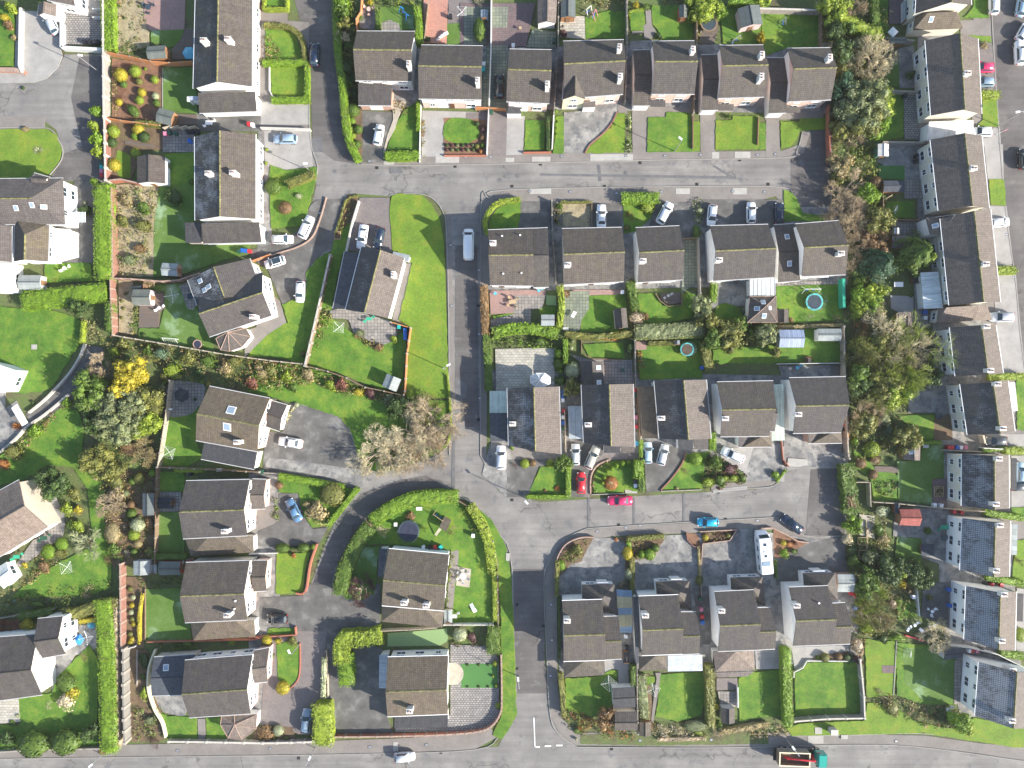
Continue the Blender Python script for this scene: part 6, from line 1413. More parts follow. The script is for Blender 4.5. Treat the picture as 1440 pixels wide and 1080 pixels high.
# right belt of trees
SC([(360,-40),(720,-40),(700,240),(720,600),(640,750),(690,1100),(480,1140),(410,900),(420,500),(360,250)],1.8,('olive','green','straw','dark'),1.0)
HG([(475,90),(560,130),(640,175),(680,170)],62,2.4,'yelgreen', label='yellow-green hedge slanting through the top of the tree belt', rough=.2);HG([(650,-40),(652,120)],40,2.2,'green', rough=.2)
TR(425,50,85,5,'yelgreen','leafy', label='yellow-green tree at the top corner of the seventh top-row garden');TR(430,170,60,5,'dark');TR(450,270,70,6,'dark');TR(500,150,45,4,'green');TR(550,40,60,4.5,'twig','bare');SH(618,195,36,'grey',2,'clipped');SH(545,235,46,'grey',2.2,'loose');SH(510,320,50,'grey',2.6,'loose');SH(500,390,40,'green',2.2,'loose')
TR(680,290,105,5,'twigpale','bare', label='pale leafless tree left of the first terrace garden');TR(620,350,90,4.6,'twigpale','bare');SH(570,330,50,'olive',2.4,'loose');TR(475,480,85,6,'pine','leafy');TR(580,560,160,7,'grey','leafy', label='big grey-green tree in the belt right of the turning head');TR(520,600,90,6,'grey');TR(680,550,80,5,'yelgreen','leafy', ry=100);TR(600,640,100,6,'olive');TR(660,680,66,4.4,'lime');TR(460,690,60,4.5,'olive');TR(540,740,60,3.5,'twig','bare')
TR(455,880,75,4,'straw','leafy');TR(440,950,48,3,'olive');TR(500,1040,110,4.6,'twig','bare', label='brown leafless tree at the corner below the turning head');SH(650,975,36,'rust',1.8,'clipped');TR(610,1040,70,4,'lime');SC([(520,780),(640,780),(650,960),(560,960),(520,860)],1,('yelgreen','lime','olive'),1.8);G('lawn',[(600,-40),(710,-40),(710,180),(640,160)])
TR(460,400,50,4,'olive');TR(650,470,60,4,'grey')
# terrace back gardens, upper
G('plum',[(715,-40),(800,-40),(830,130),(720,130)]);PARASOL(748,165,28,'canvas_white','white folded canopy behind the topmost terrace house',4,2,'garden_canopy','canopy');SHED(765,215,90,34,0,'E','felt','timber',1.8,2.1, desc='dark low shed');BIN(765,222,'teal');SHED(810,60,30,110,0,'N','feltgrey','grey',1.2,1.4, desc='long blue-grey store against the house')
G('concg',[(770,260),(850,240),(870,470),(775,470)]);G('frost',[(705,340),(772,335),(772,465),(700,465)]);TR(840,395,22,2,'dark','conifer'); for_ = 0
G('setts',[(795,500),(870,495),(880,745),(800,745)]);G('lawn',[(730,505),(795,505),(795,735),(660,755),(700,690)]);BIN(808,510,'black');WL([(700,480),(880,488)],1.7,.2,'wall_block', desc='grey block garden wall');WL([(690,755),(930,758)],1.7,.2,'wall_block', desc='grey block garden wall');WL([(700,200),(860,215)],1.7,.2,'wall_block', desc='grey block garden wall')
G('concg',[(655,765),(900,765),(900,960),(800,960),(655,860)]);SHED(690,800,58,66,0,'N','white','green',1.9,2.2, desc='white-roofed dark green shed');G('turf',[(660,885),(800,885),(800,960),(665,955)]);SHED(745,992,110,60,0,'E','slate','timber',2,2.3, desc='dark blue-grey flat shed');BIN(868,830,'black');BIN(868,858,'black');G('flag',[(800,960),(900,960),(900,1060),(800,1060)])
WIN = dict(win='W', wall='cream', gc='white_frame')
R1 = BLD('semi_detached_houses','houses','topmost terrace house with a white gable and hipped brown side roof','topmost terrace house',
    [gab((880,-260),(1150,-270),(1160,25),(862,72),5,7.4,'N', roof='tile', **WIN), hipl((862,72),(1085,58),(1115,150),(850,160),(928,68),(1078,62),3,4.8, roof='brown', wall='cream', win='W')], sk=[(945,102)])
R2 = BLD('semi_detached_houses','houses','second terrace pair from the top, very dark left slope and cream rear walls','second terrace pair from the top',
    [gab((915,215),(1195,205),(1215,605),(945,615),5,7.4,'N', roof='light', fr=0, **WIN), mono((935,648),(1170,640),(1172,712),(922,745),3.2,2.8, roof='white', wall='white'), ], ch=[(1142,388)])
R3 = BLD('semi_detached_houses','houses','third terrace pair from the top with cream gable end above the long roof','third terrace pair from the top',
    [gab((942,745),(1215,722),(1255,1108),(985,1122),5,7.4,'N', roof='light', fr=0, **WIN)], ch=[(1175,895)])
G('lawn',[(1170,-60),(1250,-60),(1250,100),(1120,95),(1165,40)]);G('pave',[(1100,110),(1262,105),(1262,190),(1100,190)]);G('dry',[(1110,190),(1262,195),(1262,230),(1150,215)]);G('brick',[(1195,250),(1270,240),(1285,470),(1210,470)]);HG([(1225,500),(1310,500)],44,1.4,'yelgreen');G('dry',[(1215,525),(1290,525),(1300,675),(1180,675),(1215,640)]);G('conc',[(1180,680),(1310,685),(1315,780),(1220,780)]);G('conc',[(1225,770),(1325,770),(1330,955),(1245,955)]);G('dry',[(1250,958),(1330,958),(1338,1090),(1262,1090)]);LAMP((1297,672),(1402,598), h=7.5);SH(1225,240,26,'straw',.8,'loose')
root, p = place('estate_agent_sign',1328,700,2,20); mb = MB(); mb.tube((0,0,0),(0,0,2.4),.05,.05,5); mb.build('pole',MATS['white_frame'], root); mb = MB(); mb.box(.3,0,1.7,2.4,.7,.06); mb.build('board',MATS['bin_pink'], root); tag(root, 'pink and white sale board on a post beside the terrace road','sign')

# ================================================================== TILE second row
T(670,265)
HG([(60,240),(45,180),(75,110),(130,70),(230,55)],26,1.2,'yelgreen', label='curved clipped hedge round the corner lawn of the first second-row house');G('lawn',[(65,220),(70,160),(120,100),(190,75),(235,75),(235,150),(220,210)]);G('tar',[(235,70),(400,70),(395,210),(220,215)])
WL([(402,65),(405,220),(425,500)],1.3,.15,'fence_grey','timber_fence', post=2.4, label='grey fence between the first and second second-row houses');G('pbed',[(455,80),(615,85),(600,210),(460,200)]);SC([(405,80),(455,80),(450,200),(405,200)],.9,('olive','dark','rust'),2.5);SH(440,95,26,'green',1.2,'loose');WL([(455,75),(615,78),(615,190)],.7,.12,'fence_wood','low_fence', desc='low dark boundary fence');HG([(455,72),(610,72)],14,.7,'olive');G('tar',[(620,80),(775,80),(775,215),(620,215)])
HG([(780,50),(970,48)],62,1.6,'lime', label='thick lime hedge at the street edge above the third second-row house');G('lawn',[(780,70),(960,70),(925,160),(850,230),(785,240)]);SH(830,140,50,'red',.9,'twiggy');SH(910,100,46,'yelgreen',1.4,'loose');SH(800,210,24,'olive',1,'loose')
G('tar',[(960,80),(1160,70),(1160,260),(1090,260),(1085,200),(920,200)]);SC([(1155,50),(1200,50),(1195,250),(1160,250)],1,('green','olive','pale'),2.5);SH(1190,120,24,'pale',1,'loose');HG([(1175,200),(1175,260)],26,1.4,'green');G('tar',[(1200,60),(1640,60),(1640,210),(1200,210)]);G('conc',[(1370,60),(1405,60),(1400,190),(1350,200)])
WL([(1102,265),(1180,262)],1.7,.1,'fence_wood','timber_fence', desc='dark side gate fence', post=2.4);G('flagg',[(1105,270),(1180,270),(1180,500),(1090,560)]);WL([(1185,270),(1195,560)],1.7,.18,'wall_block', desc='grey block wall between the houses', post=2.8)
M1 = BLD('house','house','first house of the second row, brown roof in two steps by the side street','first second-row house',
    [gab((62,222),(300,213),(303,518),(72,515),5,7.5,'E', wall='white', win='S', door='S'), gab((300,214),(380,210),(386,524),(303,526),4.8,7.2,'E', wall='white', win='S', cap=2)], ch=[(88,288)], vents=[(137,253),(233,248),(143,455),(240,452)])
M2 = BLD('house','house','second house of the second row, plain brown roof with white rear wall','second second-row house',[gab((455,215),(775,208),(785,495),(465,512),5,7.5,'E', wall='white', win='S', door='S')], ch=[(487,405)])
M3 = BLD('house','house','third house of the second row, smaller roof with a smoking chimney','third second-row house',[gab((848,210),(1082,200),(1100,485),(860,500),5,7.5,'E', wall='white', win='S', door='S')], ch=[(888,385)])
M4 = BLD('house','house','fourth house of the second row beside a white glazed lean-to and pyramid-roofed extension','fourth second-row house',[gab((1245,200),(1555,192),(1588,472),(1262,492),5,7.5,'E', wall='white', win='S', door='S')], ch=[(1295,380)])
# back gardens
G('pink',[(70,545),(370,540),(370,570),(280,640),(200,665),(75,670)]);G('flag',[(200,570),(370,570),(350,640),(290,645),(290,750),(75,755),(75,700),(200,670)]);G('lawn',[(90,680),(290,645),(290,690),(90,700)]);G('turfp',[(372,570),(425,572),(425,625),(372,622)]);G('lawn',[(335,630),(425,630),(425,680),(335,670)]);TABLE(192,605,16,'wood_pale',4, rnd=False, rot=8);TABLE(100,560,9,'plastic_cyan',0);TABLE(332,545,8,'plastic_cyan',1);SHED(380,702,72,60,0,'E','feltgrey','grey',1.9,2.2, desc='grey flat-roofed shed')
HG([(38,520),(42,640),(48,770)],42,1.7,'rust', label='rust-brown hedge beside the side street left of the second row', rough=.2);HG([(90,770),(200,745),(330,750),(430,775)],60,1.8,'lime', label='bright leafy hedge between the first gardens of the second and third rows', rough=.3, leafsz=.34);HG([(445,520),(455,620),(440,740)],34,1.8,'yelgreen', rough=.3);SH(340,815,36,'green',1.4,'loose');SC([(85,800),(400,790),(400,850),(110,850)],1.2,('lime','dark','green'),2.5)
HG([(50,780),(60,920),(65,1080)],40,1.5,'green', rough=.2)
G('flagg',[(470,550),(600,545),(600,640),(560,700),(550,760),(480,760),(440,700)]);G('pink',[(500,540),(780,540),(780,565),(600,570)]);G('lawn',[(602,572),(790,565),(800,640),(800,765),(552,765),(560,700),(595,640)]);SHED(770,692,66,105,5,'N','tile','tan',2.1,2.8, desc='pale wooden shed with pitched grey roof');TABLE(518,672,14,'white_frame',0, rnd=False, rot=60);BIN(778,552,'white');SH(470,560,30,'rust',.9,'loose');TABLE(475,748,12,'wall_grey',0, rnd=False)
HG([(820,500),(835,570),(850,640)],44,1.8,'green', rough=.3);SH(850,690,50,'twig',2,'loose');SC([(800,480),(830,480),(870,720),(820,760)],1.2,('green','olive'),2.5);HG([(480,775),(650,790),(830,770)],34,1.5,'olive', rough=.35);HG([(600,790),(740,800)],18,1.2,'orange', rough=.3)
G('lawn',[(860,560),(960,560),(990,625),(1090,620),(1095,560),(1170,560),(1150,690),(1000,720),(870,720)]);G('deck',[(980,560),(1080,555),(1090,610),(1020,620),(980,590)]);WL([(955,560),(980,600),(1020,628),(1095,620),(1098,555)],.6,.12,'fence_wood','low_fence', desc='low timber deck surround');TABLE(1022,572,8,'wall_grey',2)
HG([(850,765),(1000,760),(1205,750)],82,2.0,'grey', label='wide grey-green hedge behind the third second-row house', rough=.2);HG([(850,798),(1205,788)],16,1.5,'yelgreen');TR(1195,620,66,4,'grey');TR(1230,700,60,4,'olive');TR(1265,800,66,3.6,'green');SH(900,680,24,'rust',.8,'loose')
G('concg',[(1250,520),(1600,510),(1600,560),(1500,620),(1250,640)]);G('lawn',[(1290,620),(1340,612),(1400,640),(1420,680),(1400,720),(1290,725),(1265,680)],True, 3);HG([(1270,510),(1265,600)],34,1.5,'lime', rough=.25);SH(1420,650,18,'blue',.8,'loose')
# third row back gardens
G('flagp',[(100,855),(415,850),(415,1085),(105,1085)]);BLD('gazebo','gazebo','pale mint octagonal gazebo canopy on the crazy-paved patio',None, [pyr([(288,1000),(318,984),(365,984),(393,1005),(393,1040),(360,1055),(315,1055),(288,1035)],(340,1018),2.2,3.0, roof='white', nowall=1, ribs=1)])
SC([(415,830),(490,830),(485,1060),(420,1060)],1.2,('green','dark','lime'),2);HG([(475,810),(475,930)],26,1.8,'lime');SH(440,880,26,'lime',1.4);SH(437,935,30,'green',1.5);SH(515,970,46,'pale',2.2, label='round pale grey-green bush beside the crazy-paved patio');SH(452,1025,24,'green',1.2);TR(515,1060,56,3.4,'olive')
G('lawn',[(565,830),(780,820),(790,905),(600,900)]);G('flag',[(490,880),(600,910),(830,915),(830,1040),(560,1040),(545,920)]);BLD('garden_room','garden building','dark pitched garden room with two white rooflights behind the second third-row house',None, [gab((550,925),(672,922),(680,1045),(562,1045),2.4,3.5,'N', roof='tile', wall='timber', cap=2, gut=0)], sk=[(650,955),(652,1033)]);SH(510,815,14,'grey',.8);SH(505,850,12,'pale',.8);BIN(780,970,'green');WL([(845,810),(850,1060)],1.6,.15,'fence_grey','timber_fence', post=2.4, desc='grey timber fence');WL([(560,810),(560,880),(620,905),(780,915)],.5,.12,'fence_wood','low_fence', desc='low curved lawn edging');SH(820,850,28,'dark',1.5,'loose', ry=50)
G('lawn',[(855,850),(1200,800),(1200,1010),(870,1020)]);G('pink',[(850,815),(905,815),(905,860),(850,860)]);TRAMP(1122,858,36,'bark','tramp_cyan','small trampoline with turquoise rim behind the third third-row house');SHED(1068,822,30,24,0,'N','metal','green',.8,1.0, desc='small turquoise box');BIN(1202,955,'blue');HG([(920,825),(1050,825)],26,1.2,'olive', rough=.3);SC([(860,880),(885,880),(890,1010),(865,1010)],.5,('straw','orange'),3);HG([(1215,820),(1230,900),(1245,960)],50,1.8,'olive', rough=.3);WL([(1057,860),(1058,1010)],.2,.06,'fence_pale','washing_line', desc='washing line over the lawn')
G('lawn',[(1260,860),(1640,830),(1640,930),(1260,935)]);TR(1360,780,100,3.6,'olive');TR(1410,740,60,3.4,'green');SC([(1290,730),(1600,730),(1600,840),(1300,860)],1,('olive','green'),2)
G('tar',[(340,300),(340,300.1),(340.1,300)])
F();BLD('lean_to','lean-to','blue-white corrugated lean-to roof behind the fourth third-row house',None, [mono((1009,513),(1054,512),(1054,533),(1009,534),3,2.6, roof='corr', wall='white', gut=0), mono((996,514),(1008,514),(1008,541),(996,541),2.9,2.6, roof='white', wall='white', gut=0)]);G('tar',[(1056,504),(1090,502),(1090,536),(1056,536)])
T(1060,265)
M5 = BLD('house','house','fifth house of the second row with a white-edged lower side wing and two rooflights','fifth second-row house',
    [gab((222,190),(452,172),(490,458),(256,468),5,7.5,'E', wall='white', win='S'), gab((108,195),(215,188),(248,490),(130,500),2.9,4.3,'E', wall='white', cap=2, win='S', roof='tile')], ch=[(468,345)], sk=[(177,258),(190,400)])
BLD('lean_to','lean-to','white translucent lean-to roof behind the fourth second-row house',None, [mono((-20,478),(112,478),(112,570),(-20,572),2.9,2.5, roof='glass', wall='white', ribs=6, gut=0)])
BLD('extension','extension','small pyramid-roofed extension with blue rooflights below the white lean-to',None, [pyr([(-22,576),(118,574),(124,714),(-35,714)],(68,625),2.7,4.1, roof='tile', wall='white', ribs=1, ribm='coping')], sk=[(50,607),(18,640),(85,637,.7,.7),(55,678)])
SHED(155,680,60,70,0,'N','tile','tan',1.8,2.3, desc='small brown shed')
G('lawn',[(120,520),(470,510),(470,700),(190,720),(185,640),(120,640)]);SWING(305,540,82,0,'white garden swing bench frame above the large trampoline','white_frame');TRAMP(322,605,46,'pad_dark','tramp_cyan','large round trampoline with a pale rim behind the fifth second-row house')
WL([(480,480),(482,635)],2.0,.5,'net_green','windbreak', desc='bright green netting windbreak along the boundary', label='bright green netting screen along the boundary of the fifth second-row garden');SH(290,710,60,'grey',1.3,'twiggy');SH(450,690,36,'twig',1.4,'twiggy');SH(200,700,18,'rust',.6,'loose')
G('flag',[(120,500),(450,490),(450,510),(120,520)]);G('lawn',[(160,740),(470,735),(480,925),(125,930),(130,860)]);SHED(200,800,132,95,0,'E','corr','grey',2,2.6, desc='blue-grey corrugated shed');SHED(402,780,125,66,0,'E','feltgrey','white',2,2.5, desc='long white-roofed greenhouse');TR(60,770,70,3.5,'grey');TR(115,880,42,3,'olive');HG([(130,740),(470,728)],18,1,'straw', rough=.3);TR(20,760,50,3,'green')
WL([(125,935),(478,930)],1.2,.12,'wall_whitewash', desc='low white garden wall');SH(285,912,30,'rust',.8,'loose');BIN(295,918,'black');G('concg',[(130,945),(480,940),(490,1010),(150,1010)]);TABLE(232,955,10,'plastic_cyan',1);TABLE(192,960,8,'wall_pink',0);WL([(482,735),(490,1080),(505,1420),(510,1440)],1.9,.2,'fence_pale','timber_fence', post=3.0, label='timber boundary fence right of the third-row gardens');G('tar',[(405,940),(478,940),(478,995),(405,995)])
# belt, middle
SC([(480,60),(700,20),(740,180),(700,500),(700,720),(980,760),(980,1080),(510,1080),(500,700),(490,470)],2.0,('olive','green','straw','dark'),.8)
TR(510,110,105,4.6,'twig','bare', label='upper brown leafless tree in the belt right of the second row');TR(580,160,90,4.6,'twig','bare');TR(520,200,70,4.4,'twigpale','bare');TR(665,170,85,4.5,'olive');TR(650,280,75,4,'rust','leafy', label='rust-coloured bushy tree above the blue-green conifer');TR(550,290,66,4,'twig','bare')
TR(672,400,125,6.5,'pine','conifer', label='large deep blue-green conifer beside the lime-green conifer');TR(880,340,122,7,'green','conifer', label='tall bright green conifer against the cream terrace wall');TR(930,370,60,5,'yelgreen','conifer');TR(530,420,55,3.6,'twig','bare');TR(550,540,62,3.4,'lime');TR(640,560,70,3.6,'yelgreen');TR(560,640,60,3.2,'yelgreen');SH(640,700,22,'yellow',1,'loose');TR(650,640,50,3,'olive');SH(600,500,40,'straw',1.5,'loose');TR(610,610,80,3,'lime');TR(560,480,50,3,'green')
TR(800,880,205,7.5,'yelgreen','bare', label='very large pale leafless tree in the middle of the right-hand belt', dens=1.4);TR(740,800,140,6.5,'twigpale','bare', dens=1.4);TR(700,900,130,6.5,'olive','bare', dens=1.4);TR(790,1000,120,6,'yelgreen','bare', dens=1.4);TR(880,860,110,6,'twigpale','bare', dens=1.2);TR(590,880,90,5.5,'olive','bare');TR(560,1000,80,5,'green');TR(660,960,90,5.4,'olive','bare');TR(760,1060,110,5.6,'yelgreen','bare', dens=1.4);TR(950,1010,60,4,'dark');TR(580,760,60,4,'rust','bare');TR(700,850,80,5.2,'olive')
# terrace gardens
G('lawn',[(705,70),(855,70),(855,160),(705,160)]);GOAL(748,110,30,60,'small white goal in the second garden down behind the terrace');WL([(690,10),(692,165),(900,168)],1.6,.12,'fence_wood','timber_fence', desc='dark timber fence', post=2.2); root, p = place('garden_arch',720,45,2,30); mb = MB()
for k in range(6): a, b = PI*k/6,PI*(k+1)/6; mb.tube((math.cos(a)*1.1,0,1+math.sin(a)*1),(math.cos(b)*1.1,0,1+math.sin(b)*1),.08,.08,5)
mb.tube((1.1,0,0),(1.1,0,1),.08,.08,5); mb.tube((-1.1,0,0),(-1.1,0,1),.08,.08,5); mb.build('arch',MATS['wood_pale'], root); tag(root, 'curved wooden arch in the terrace garden left of the cream wall','arch')
G('flag',[(735,180),(900,180),(900,330),(735,330)]);SHED(762,228,30,36,0,'N','white','grey',1.6,1.8, desc='small pale cabinet');SHED(775,285,82,66,0,'E','pink','timber',1.9,2.3, desc='brown-roofed shed');G('conc',[(725,570),(850,575),(850,665),(770,660),(730,640)]);TABLE(770,512,20,'white_frame',0, rnd=False, label='white slatted garden seat between the conifers and the terrace');SHED(815,695,88,72,0,'N','pink','timber',1.9,2.2, desc='flat brown shed');BIN(915,660,'blue');BIN(915,690,'white');SH(838,570,10,'green',.5);SHED(870,490,45,35,0,'N','dark','timber',1,1.2, desc='low dark log store');G('flag',[(850,500),(900,500),(940,740),(860,740)])
SH(940,797,20,'red',1.5,'loose', label='bright red flowering shrub against the pale blue-white terrace wall')
R4_ = BLD('semi_detached_houses','houses','fourth terrace pair from the top with a striped glass lean-to behind it','fourth terrace pair from the top',
    [gab((995,160),(1262,112),(1315,605),(1042,622),5,7.4,'N', roof='light', fr=0, **WIN), mono((1060,140),(1002,248),(940,248),(918,155),4.9,4.0, roof='light', wall='white', fr=0, gut=0), hipl((985,640),(1240,615),(1270,700),(975,716),(1028,634),(1238,620),3,4.6, roof='pink', wall='cream', win='W')], ch=[(1240,402)], sk=[(968,198)])
BLD('lean_to','lean-to','striped translucent glass lean-to behind the fourth terrace pair',None, [mono((985,445),(1008,636),(905,640),(888,450),3,2.4, roof='glass', wall='white', ribs=8, gut=0)])
R5 = BLD('semi_detached_houses','houses','fifth terrace house from the top, pale blue-white rear wall','fifth terrace house from the top',[gab((1045,740),(1290,728),(1330,985),(1075,1000),5,7.4,'N', roof='light', fr=0, win='W', wall='white', gc='white_frame')], ch=[(1243,735),(1258,970)])
G('dry',[(1255,-10),(1335,-10),(1340,90),(1260,90)]);G('conc',[(1250,95),(1345,95),(1380,400),(1300,420)]);HG([(1290,435),(1400,435)],44,1.5,'yelgreen');G('conc',[(1270,460),(1395,460),(1440,990),(1330,985),(1290,720)]);LAMP((1400,440),(1445,425), h=7);WL([(1262,175),(1360,175)],1.3,.5,'wall_whitewash','garden_wall', label='short thick white wall between terrace front gardens');G('pslab',[(1300,740),(1335,740),(1350,885),(1320,885)]);HG([(1260,1005),(1440,1000)],36,1.2,'yelgreen')

# ================================================================== TILE third row centre
T(670,530)
N1 = BLD('house','house','first house of the third row, left slope frosted, glass-roofed garage beside it','first third-row house',
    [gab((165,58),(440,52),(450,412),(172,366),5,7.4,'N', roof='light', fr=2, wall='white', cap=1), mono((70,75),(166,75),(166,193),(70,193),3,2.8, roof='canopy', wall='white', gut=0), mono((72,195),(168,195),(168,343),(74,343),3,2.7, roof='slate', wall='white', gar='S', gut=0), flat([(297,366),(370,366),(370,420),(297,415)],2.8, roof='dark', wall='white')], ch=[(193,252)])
N2 = BLD('house','house','second house of the third row, dark frosted left slope and flat carport','second third-row house',
    [gab((560,42),(835,38),(843,376),(572,350),5,7.4,'N', roof='light', fr=1, wall='white'), flat([(488,155),(566,155),(568,330),(494,330)],2.8, roof='metal', wall='white'), flat([(680,350),(765,350),(765,405),(680,405)],2.8, roof='dark', wall='white'), flat([(768,378),(843,378),(842,403),(768,403)],2.9, roof='light', wall='white')], ch=[(600,257)])
N3 = BLD('house','house','third house of the third row, dark frosted left slope and long brown side roof','third third-row house',
    [gab((948,20),(1225,15),(1250,330),(975,330),5,7.4,'N', roof='light', fr=1, wall='white'), mono((945,50),(968,326),(884,328),(862,50),3.8,2.8, roof='brown', wall='white', gut=0), flat([(1075,330),(1155,330),(1155,388),(1076,388)],2.8, roof='dark', wall='white'), flat([(1160,332),(1235,332),(1235,384),(1160,384)],2.9, roof='light', wall='white')], ch=[(995,222)])
N4 = BLD('house','house','fourth house of the third row, brown stepped roof beside a green striped canopy','fourth third-row house',
    [gab((1282,28),(1582,22),(1560,315),(1300,318),5,7.3,'E', roof='tile', wall='white', win='', fac={'W': 'white'}), gab((1555,95),(1586,92),(1590,290),(1560,290),4.6,6.2,'E', roof='light', wall='white', cap=2), mono((1398,318),(1560,316),(1570,372),(1398,374),3.4,2.7, roof='light', wall='white'), pyr([(1522,232),(1560,230),(1575,372),(1420,374)],(1520,318),2.8,4.6, roof='brown', wall='white')], ch=[(1328,222)])
G('concg',[(80,345),(170,350),(190,440),(160,640),(30,520),(60,400)]);G('tar',[(165,440),(500,440),(330,480),(270,640),(160,640)]);G('pave',[(185,372),(370,400),(450,430),(185,448)])
for a in ((210,470,28,'purple',.8,'twiggy'),(258,462,26,'yelgreen',.9),(300,460,20,'rust',.8),(392,462,24,'yelgreen',1),(190,378,14,'lime',.6,'loose'),(275,378,14,'lime',.6,'loose')): SH(*a)
G('lawn',[(340,480),(480,470),(475,630),(275,630),(290,590)]);HG([(490,470),(490,630)],28,1.3,'lime');HG([(270,640),(480,640)],22,1.0,'lime');TR(462,455,52,3,'green');SH(430,592,20,'orange',.5,'loose');SH(365,605,12,'rust',.4,'loose');KERB([(350,480),(300,570),(268,640)])
for x, y, c in ((460,80,'blue'),(460,105,'blue'),(460,125,'white'),(462,215,'white'),(462,245,'blue'),(463,275,'green'),(465,180,'red'),(842,70,'red'),(845,95,'green'),(850,215,'pink'),(852,265,'red')): BIN(x, y, c)
WL([(470,180),(478,400)],1.7,.12,'fence_pale','timber_fence', desc='pale timber side fence', post=2.4);WL([(857,40),(875,335)],1.6,.12,'fence_wood','timber_fence', desc='brown timber side fence', post=2.4);TABLE(852,355,14,'plastic_cyan',0, label='round light blue paddling pool at the corner of the second third-row house');SC([(845,120),(860,120),(872,320),(855,320)],.5,('rust','olive'),2.5)
G('tar',[(495,330),(680,340),(680,400),(600,500),(575,640),(505,640),(500,440)]);G('brick',[(600,400),(870,405),(840,440),(720,440),(640,470),(610,520),(605,640),(500,640),(500,500),(580,500)]);G('lawn',[(625,620),(620,540),(650,480),(710,450),(830,445),(850,540),(855,610),(790,600),(780,622)])
for a in ((810,458,18),(778,460,20),(745,472,18),(720,490,16),(695,505,15),(680,535,15),(670,565,15)): SH(a[0], a[1], a[2]*.8,'lime',1.1)
SC([(612,620),(615,530),(650,470),(700,445),(720,450),(660,490),(630,540),(628,620)],.5,('straw','purple','olive'),2.5);KERB([(608,625),(610,530),(645,470),(710,440)], mat='coping', w=.25, z=.4);SH(718,567,38,'orange',.8, label='round orange-rimmed clipped shrub bed in the middle of a small lawn');SH(718,565,24,'pale',1.0,'loose');HG([(868,450),(866,535)],52,1.9,'lime', label='tall bright green hedge right of the lawn with the round orange bed');HG([(882,540),(882,610)],38,1.7,'green');HG([(878,340),(880,430)],20,1.3,'lime');WL([(612,628),(790,622)],.5,.15,'wall_block', desc='low grey front wall');G('pslab',[(792,600),(860,600),(855,620),(792,620)]);BIN(848,580,'white');BIN(846,560,'black')
G('tar',[(890,335),(1120,390),(1100,430),(1060,500),(985,590),(985,610),(905,615),(895,440)]);G('lawn',[(1115,410),(1240,400),(1215,460),(1200,600),(1000,605),(990,595),(1060,520),(1100,450)]);KERB([(1115,405),(1090,470),(1030,550),(988,595),(985,608)], mat='wall_redblock', w=.25, z=.4);WL([(985,610),(1200,602)],.5,.15,'wall_block', desc='low grey front wall');SH(1168,438,36,'lime',1.6);SH(1125,505,32,'straw',.8,'twiggy');SH(1070,594,14,'straw',.5,'loose')
HG([(1262,300),(1262,390)],32,1.6,'lime', rough=.2);SC([(1215,410),(1260,400),(1440,510),(1440,570),(1260,600),(1210,600)],.7,('dark','purple','green','rust'),1.8)
for a in ((1270,455,46,'green',2),(1232,560,40,'yelgreen',1.6),(1300,550,40,'green',1.6),(1370,540,30,'yelgreen',1.1),(1325,540,24,'yelgreen',1),(1420,540,26,'green',1),(1210,545,22,'olive',1),(1350,490,40,'purple',1.1)): SH(*a, 'loose')
G('conc',[(1280,380),(1640,370),(1640,560),(1440,520),(1290,420)]);G('conc',[(1260,600),(1440,580),(1440,600),(1260,618)])
LAMP((272,650),(266,668), h=6)
HG([(60,0),(62,60)],36,1.5,'green')
# forecourts of the bottom row
G('concg',[(420,1070),(470,900),(620,860),(1100,840),(1440,810),(1840,870),(1860,1100),(1500,1120),(1200,1100),(760,1130),(420,1140)])
G('soil',[(420,1050),(435,970),(480,900),(560,862),(622,858),(600,900),(560,980),(500,1000),(450,1060)]);WL([(415,1070),(430,970),(475,895),(550,858),(625,855)],.7,.15,'wall_redblock', label='curved low brick wall round the corner bed of the first bottom-row forecourt', sm=True, capm='coping');SC([(440,1030),(450,960),(500,900),(590,880),(560,950),(480,1000)],.8,('olive','rust','green'),2);SH(448,1000,26,'lime',1.1);SH(535,920,40,'olive',1.4,'loose');SH(520,960,30,'rust',.8,'twiggy')
G('soil',[(735,855),(985,850),(1000,870),(960,920),(940,970),(840,970),(820,1080),(790,1080),(790,980),(800,890)]);HG([(810,865),(1000,850)],26,1.1,'olive');HG([(812,880),(815,910)],24,1,'lime');SC([(820,880),(970,880),(940,960),(830,960)],.4,('straw','olive','rust'),2)
for a in ((805,940,28,'yellow',1.6,'clipped',38),(922,945,32,'lime',1.4,'clipped',32),(880,945,18,'lime',1.2,'clipped',24),(952,912,22,'green',1.2,'clipped',22),(808,1050,18,'pale',1.5,'clipped',30),(742,865,14,'orange',.5,'loose',14),(856,955,14,'olive',.8,'clipped',14)): SH(a[0], a[1], a[2], a[3], a[4], a[5], ry=a[6])
HG([(828,970),(830,1080),(828,1180)],24,1.1,'olive', rough=.25)
G('mulch',[(1120,830),(1180,840),(1195,900),(1160,900),(1125,870)]);G('soil',[(1195,822),(1385,815),(1350,870),(1205,888)]);WL([(1120,830),(1125,870),(1160,905),(1190,905)],.6,.12,'wall_redblock', desc='low curved brick edging wall');WL([(1190,825),(1388,815),(1350,872),(1205,890),(1195,1080),(1200,1200)],.6,.12,'wall_redblock', desc='low brick forecourt wall', capm='coping');SC([(1200,830),(1380,820),(1345,865),(1205,880)],.6,('rust','purple','olive'),2.2);SH(1220,855,18,'yellow',.8);SH(1340,845,14,'olive',.7);HG([(1185,910),(1190,1020),(1192,1070)],14,.7,'straw', rough=.2)

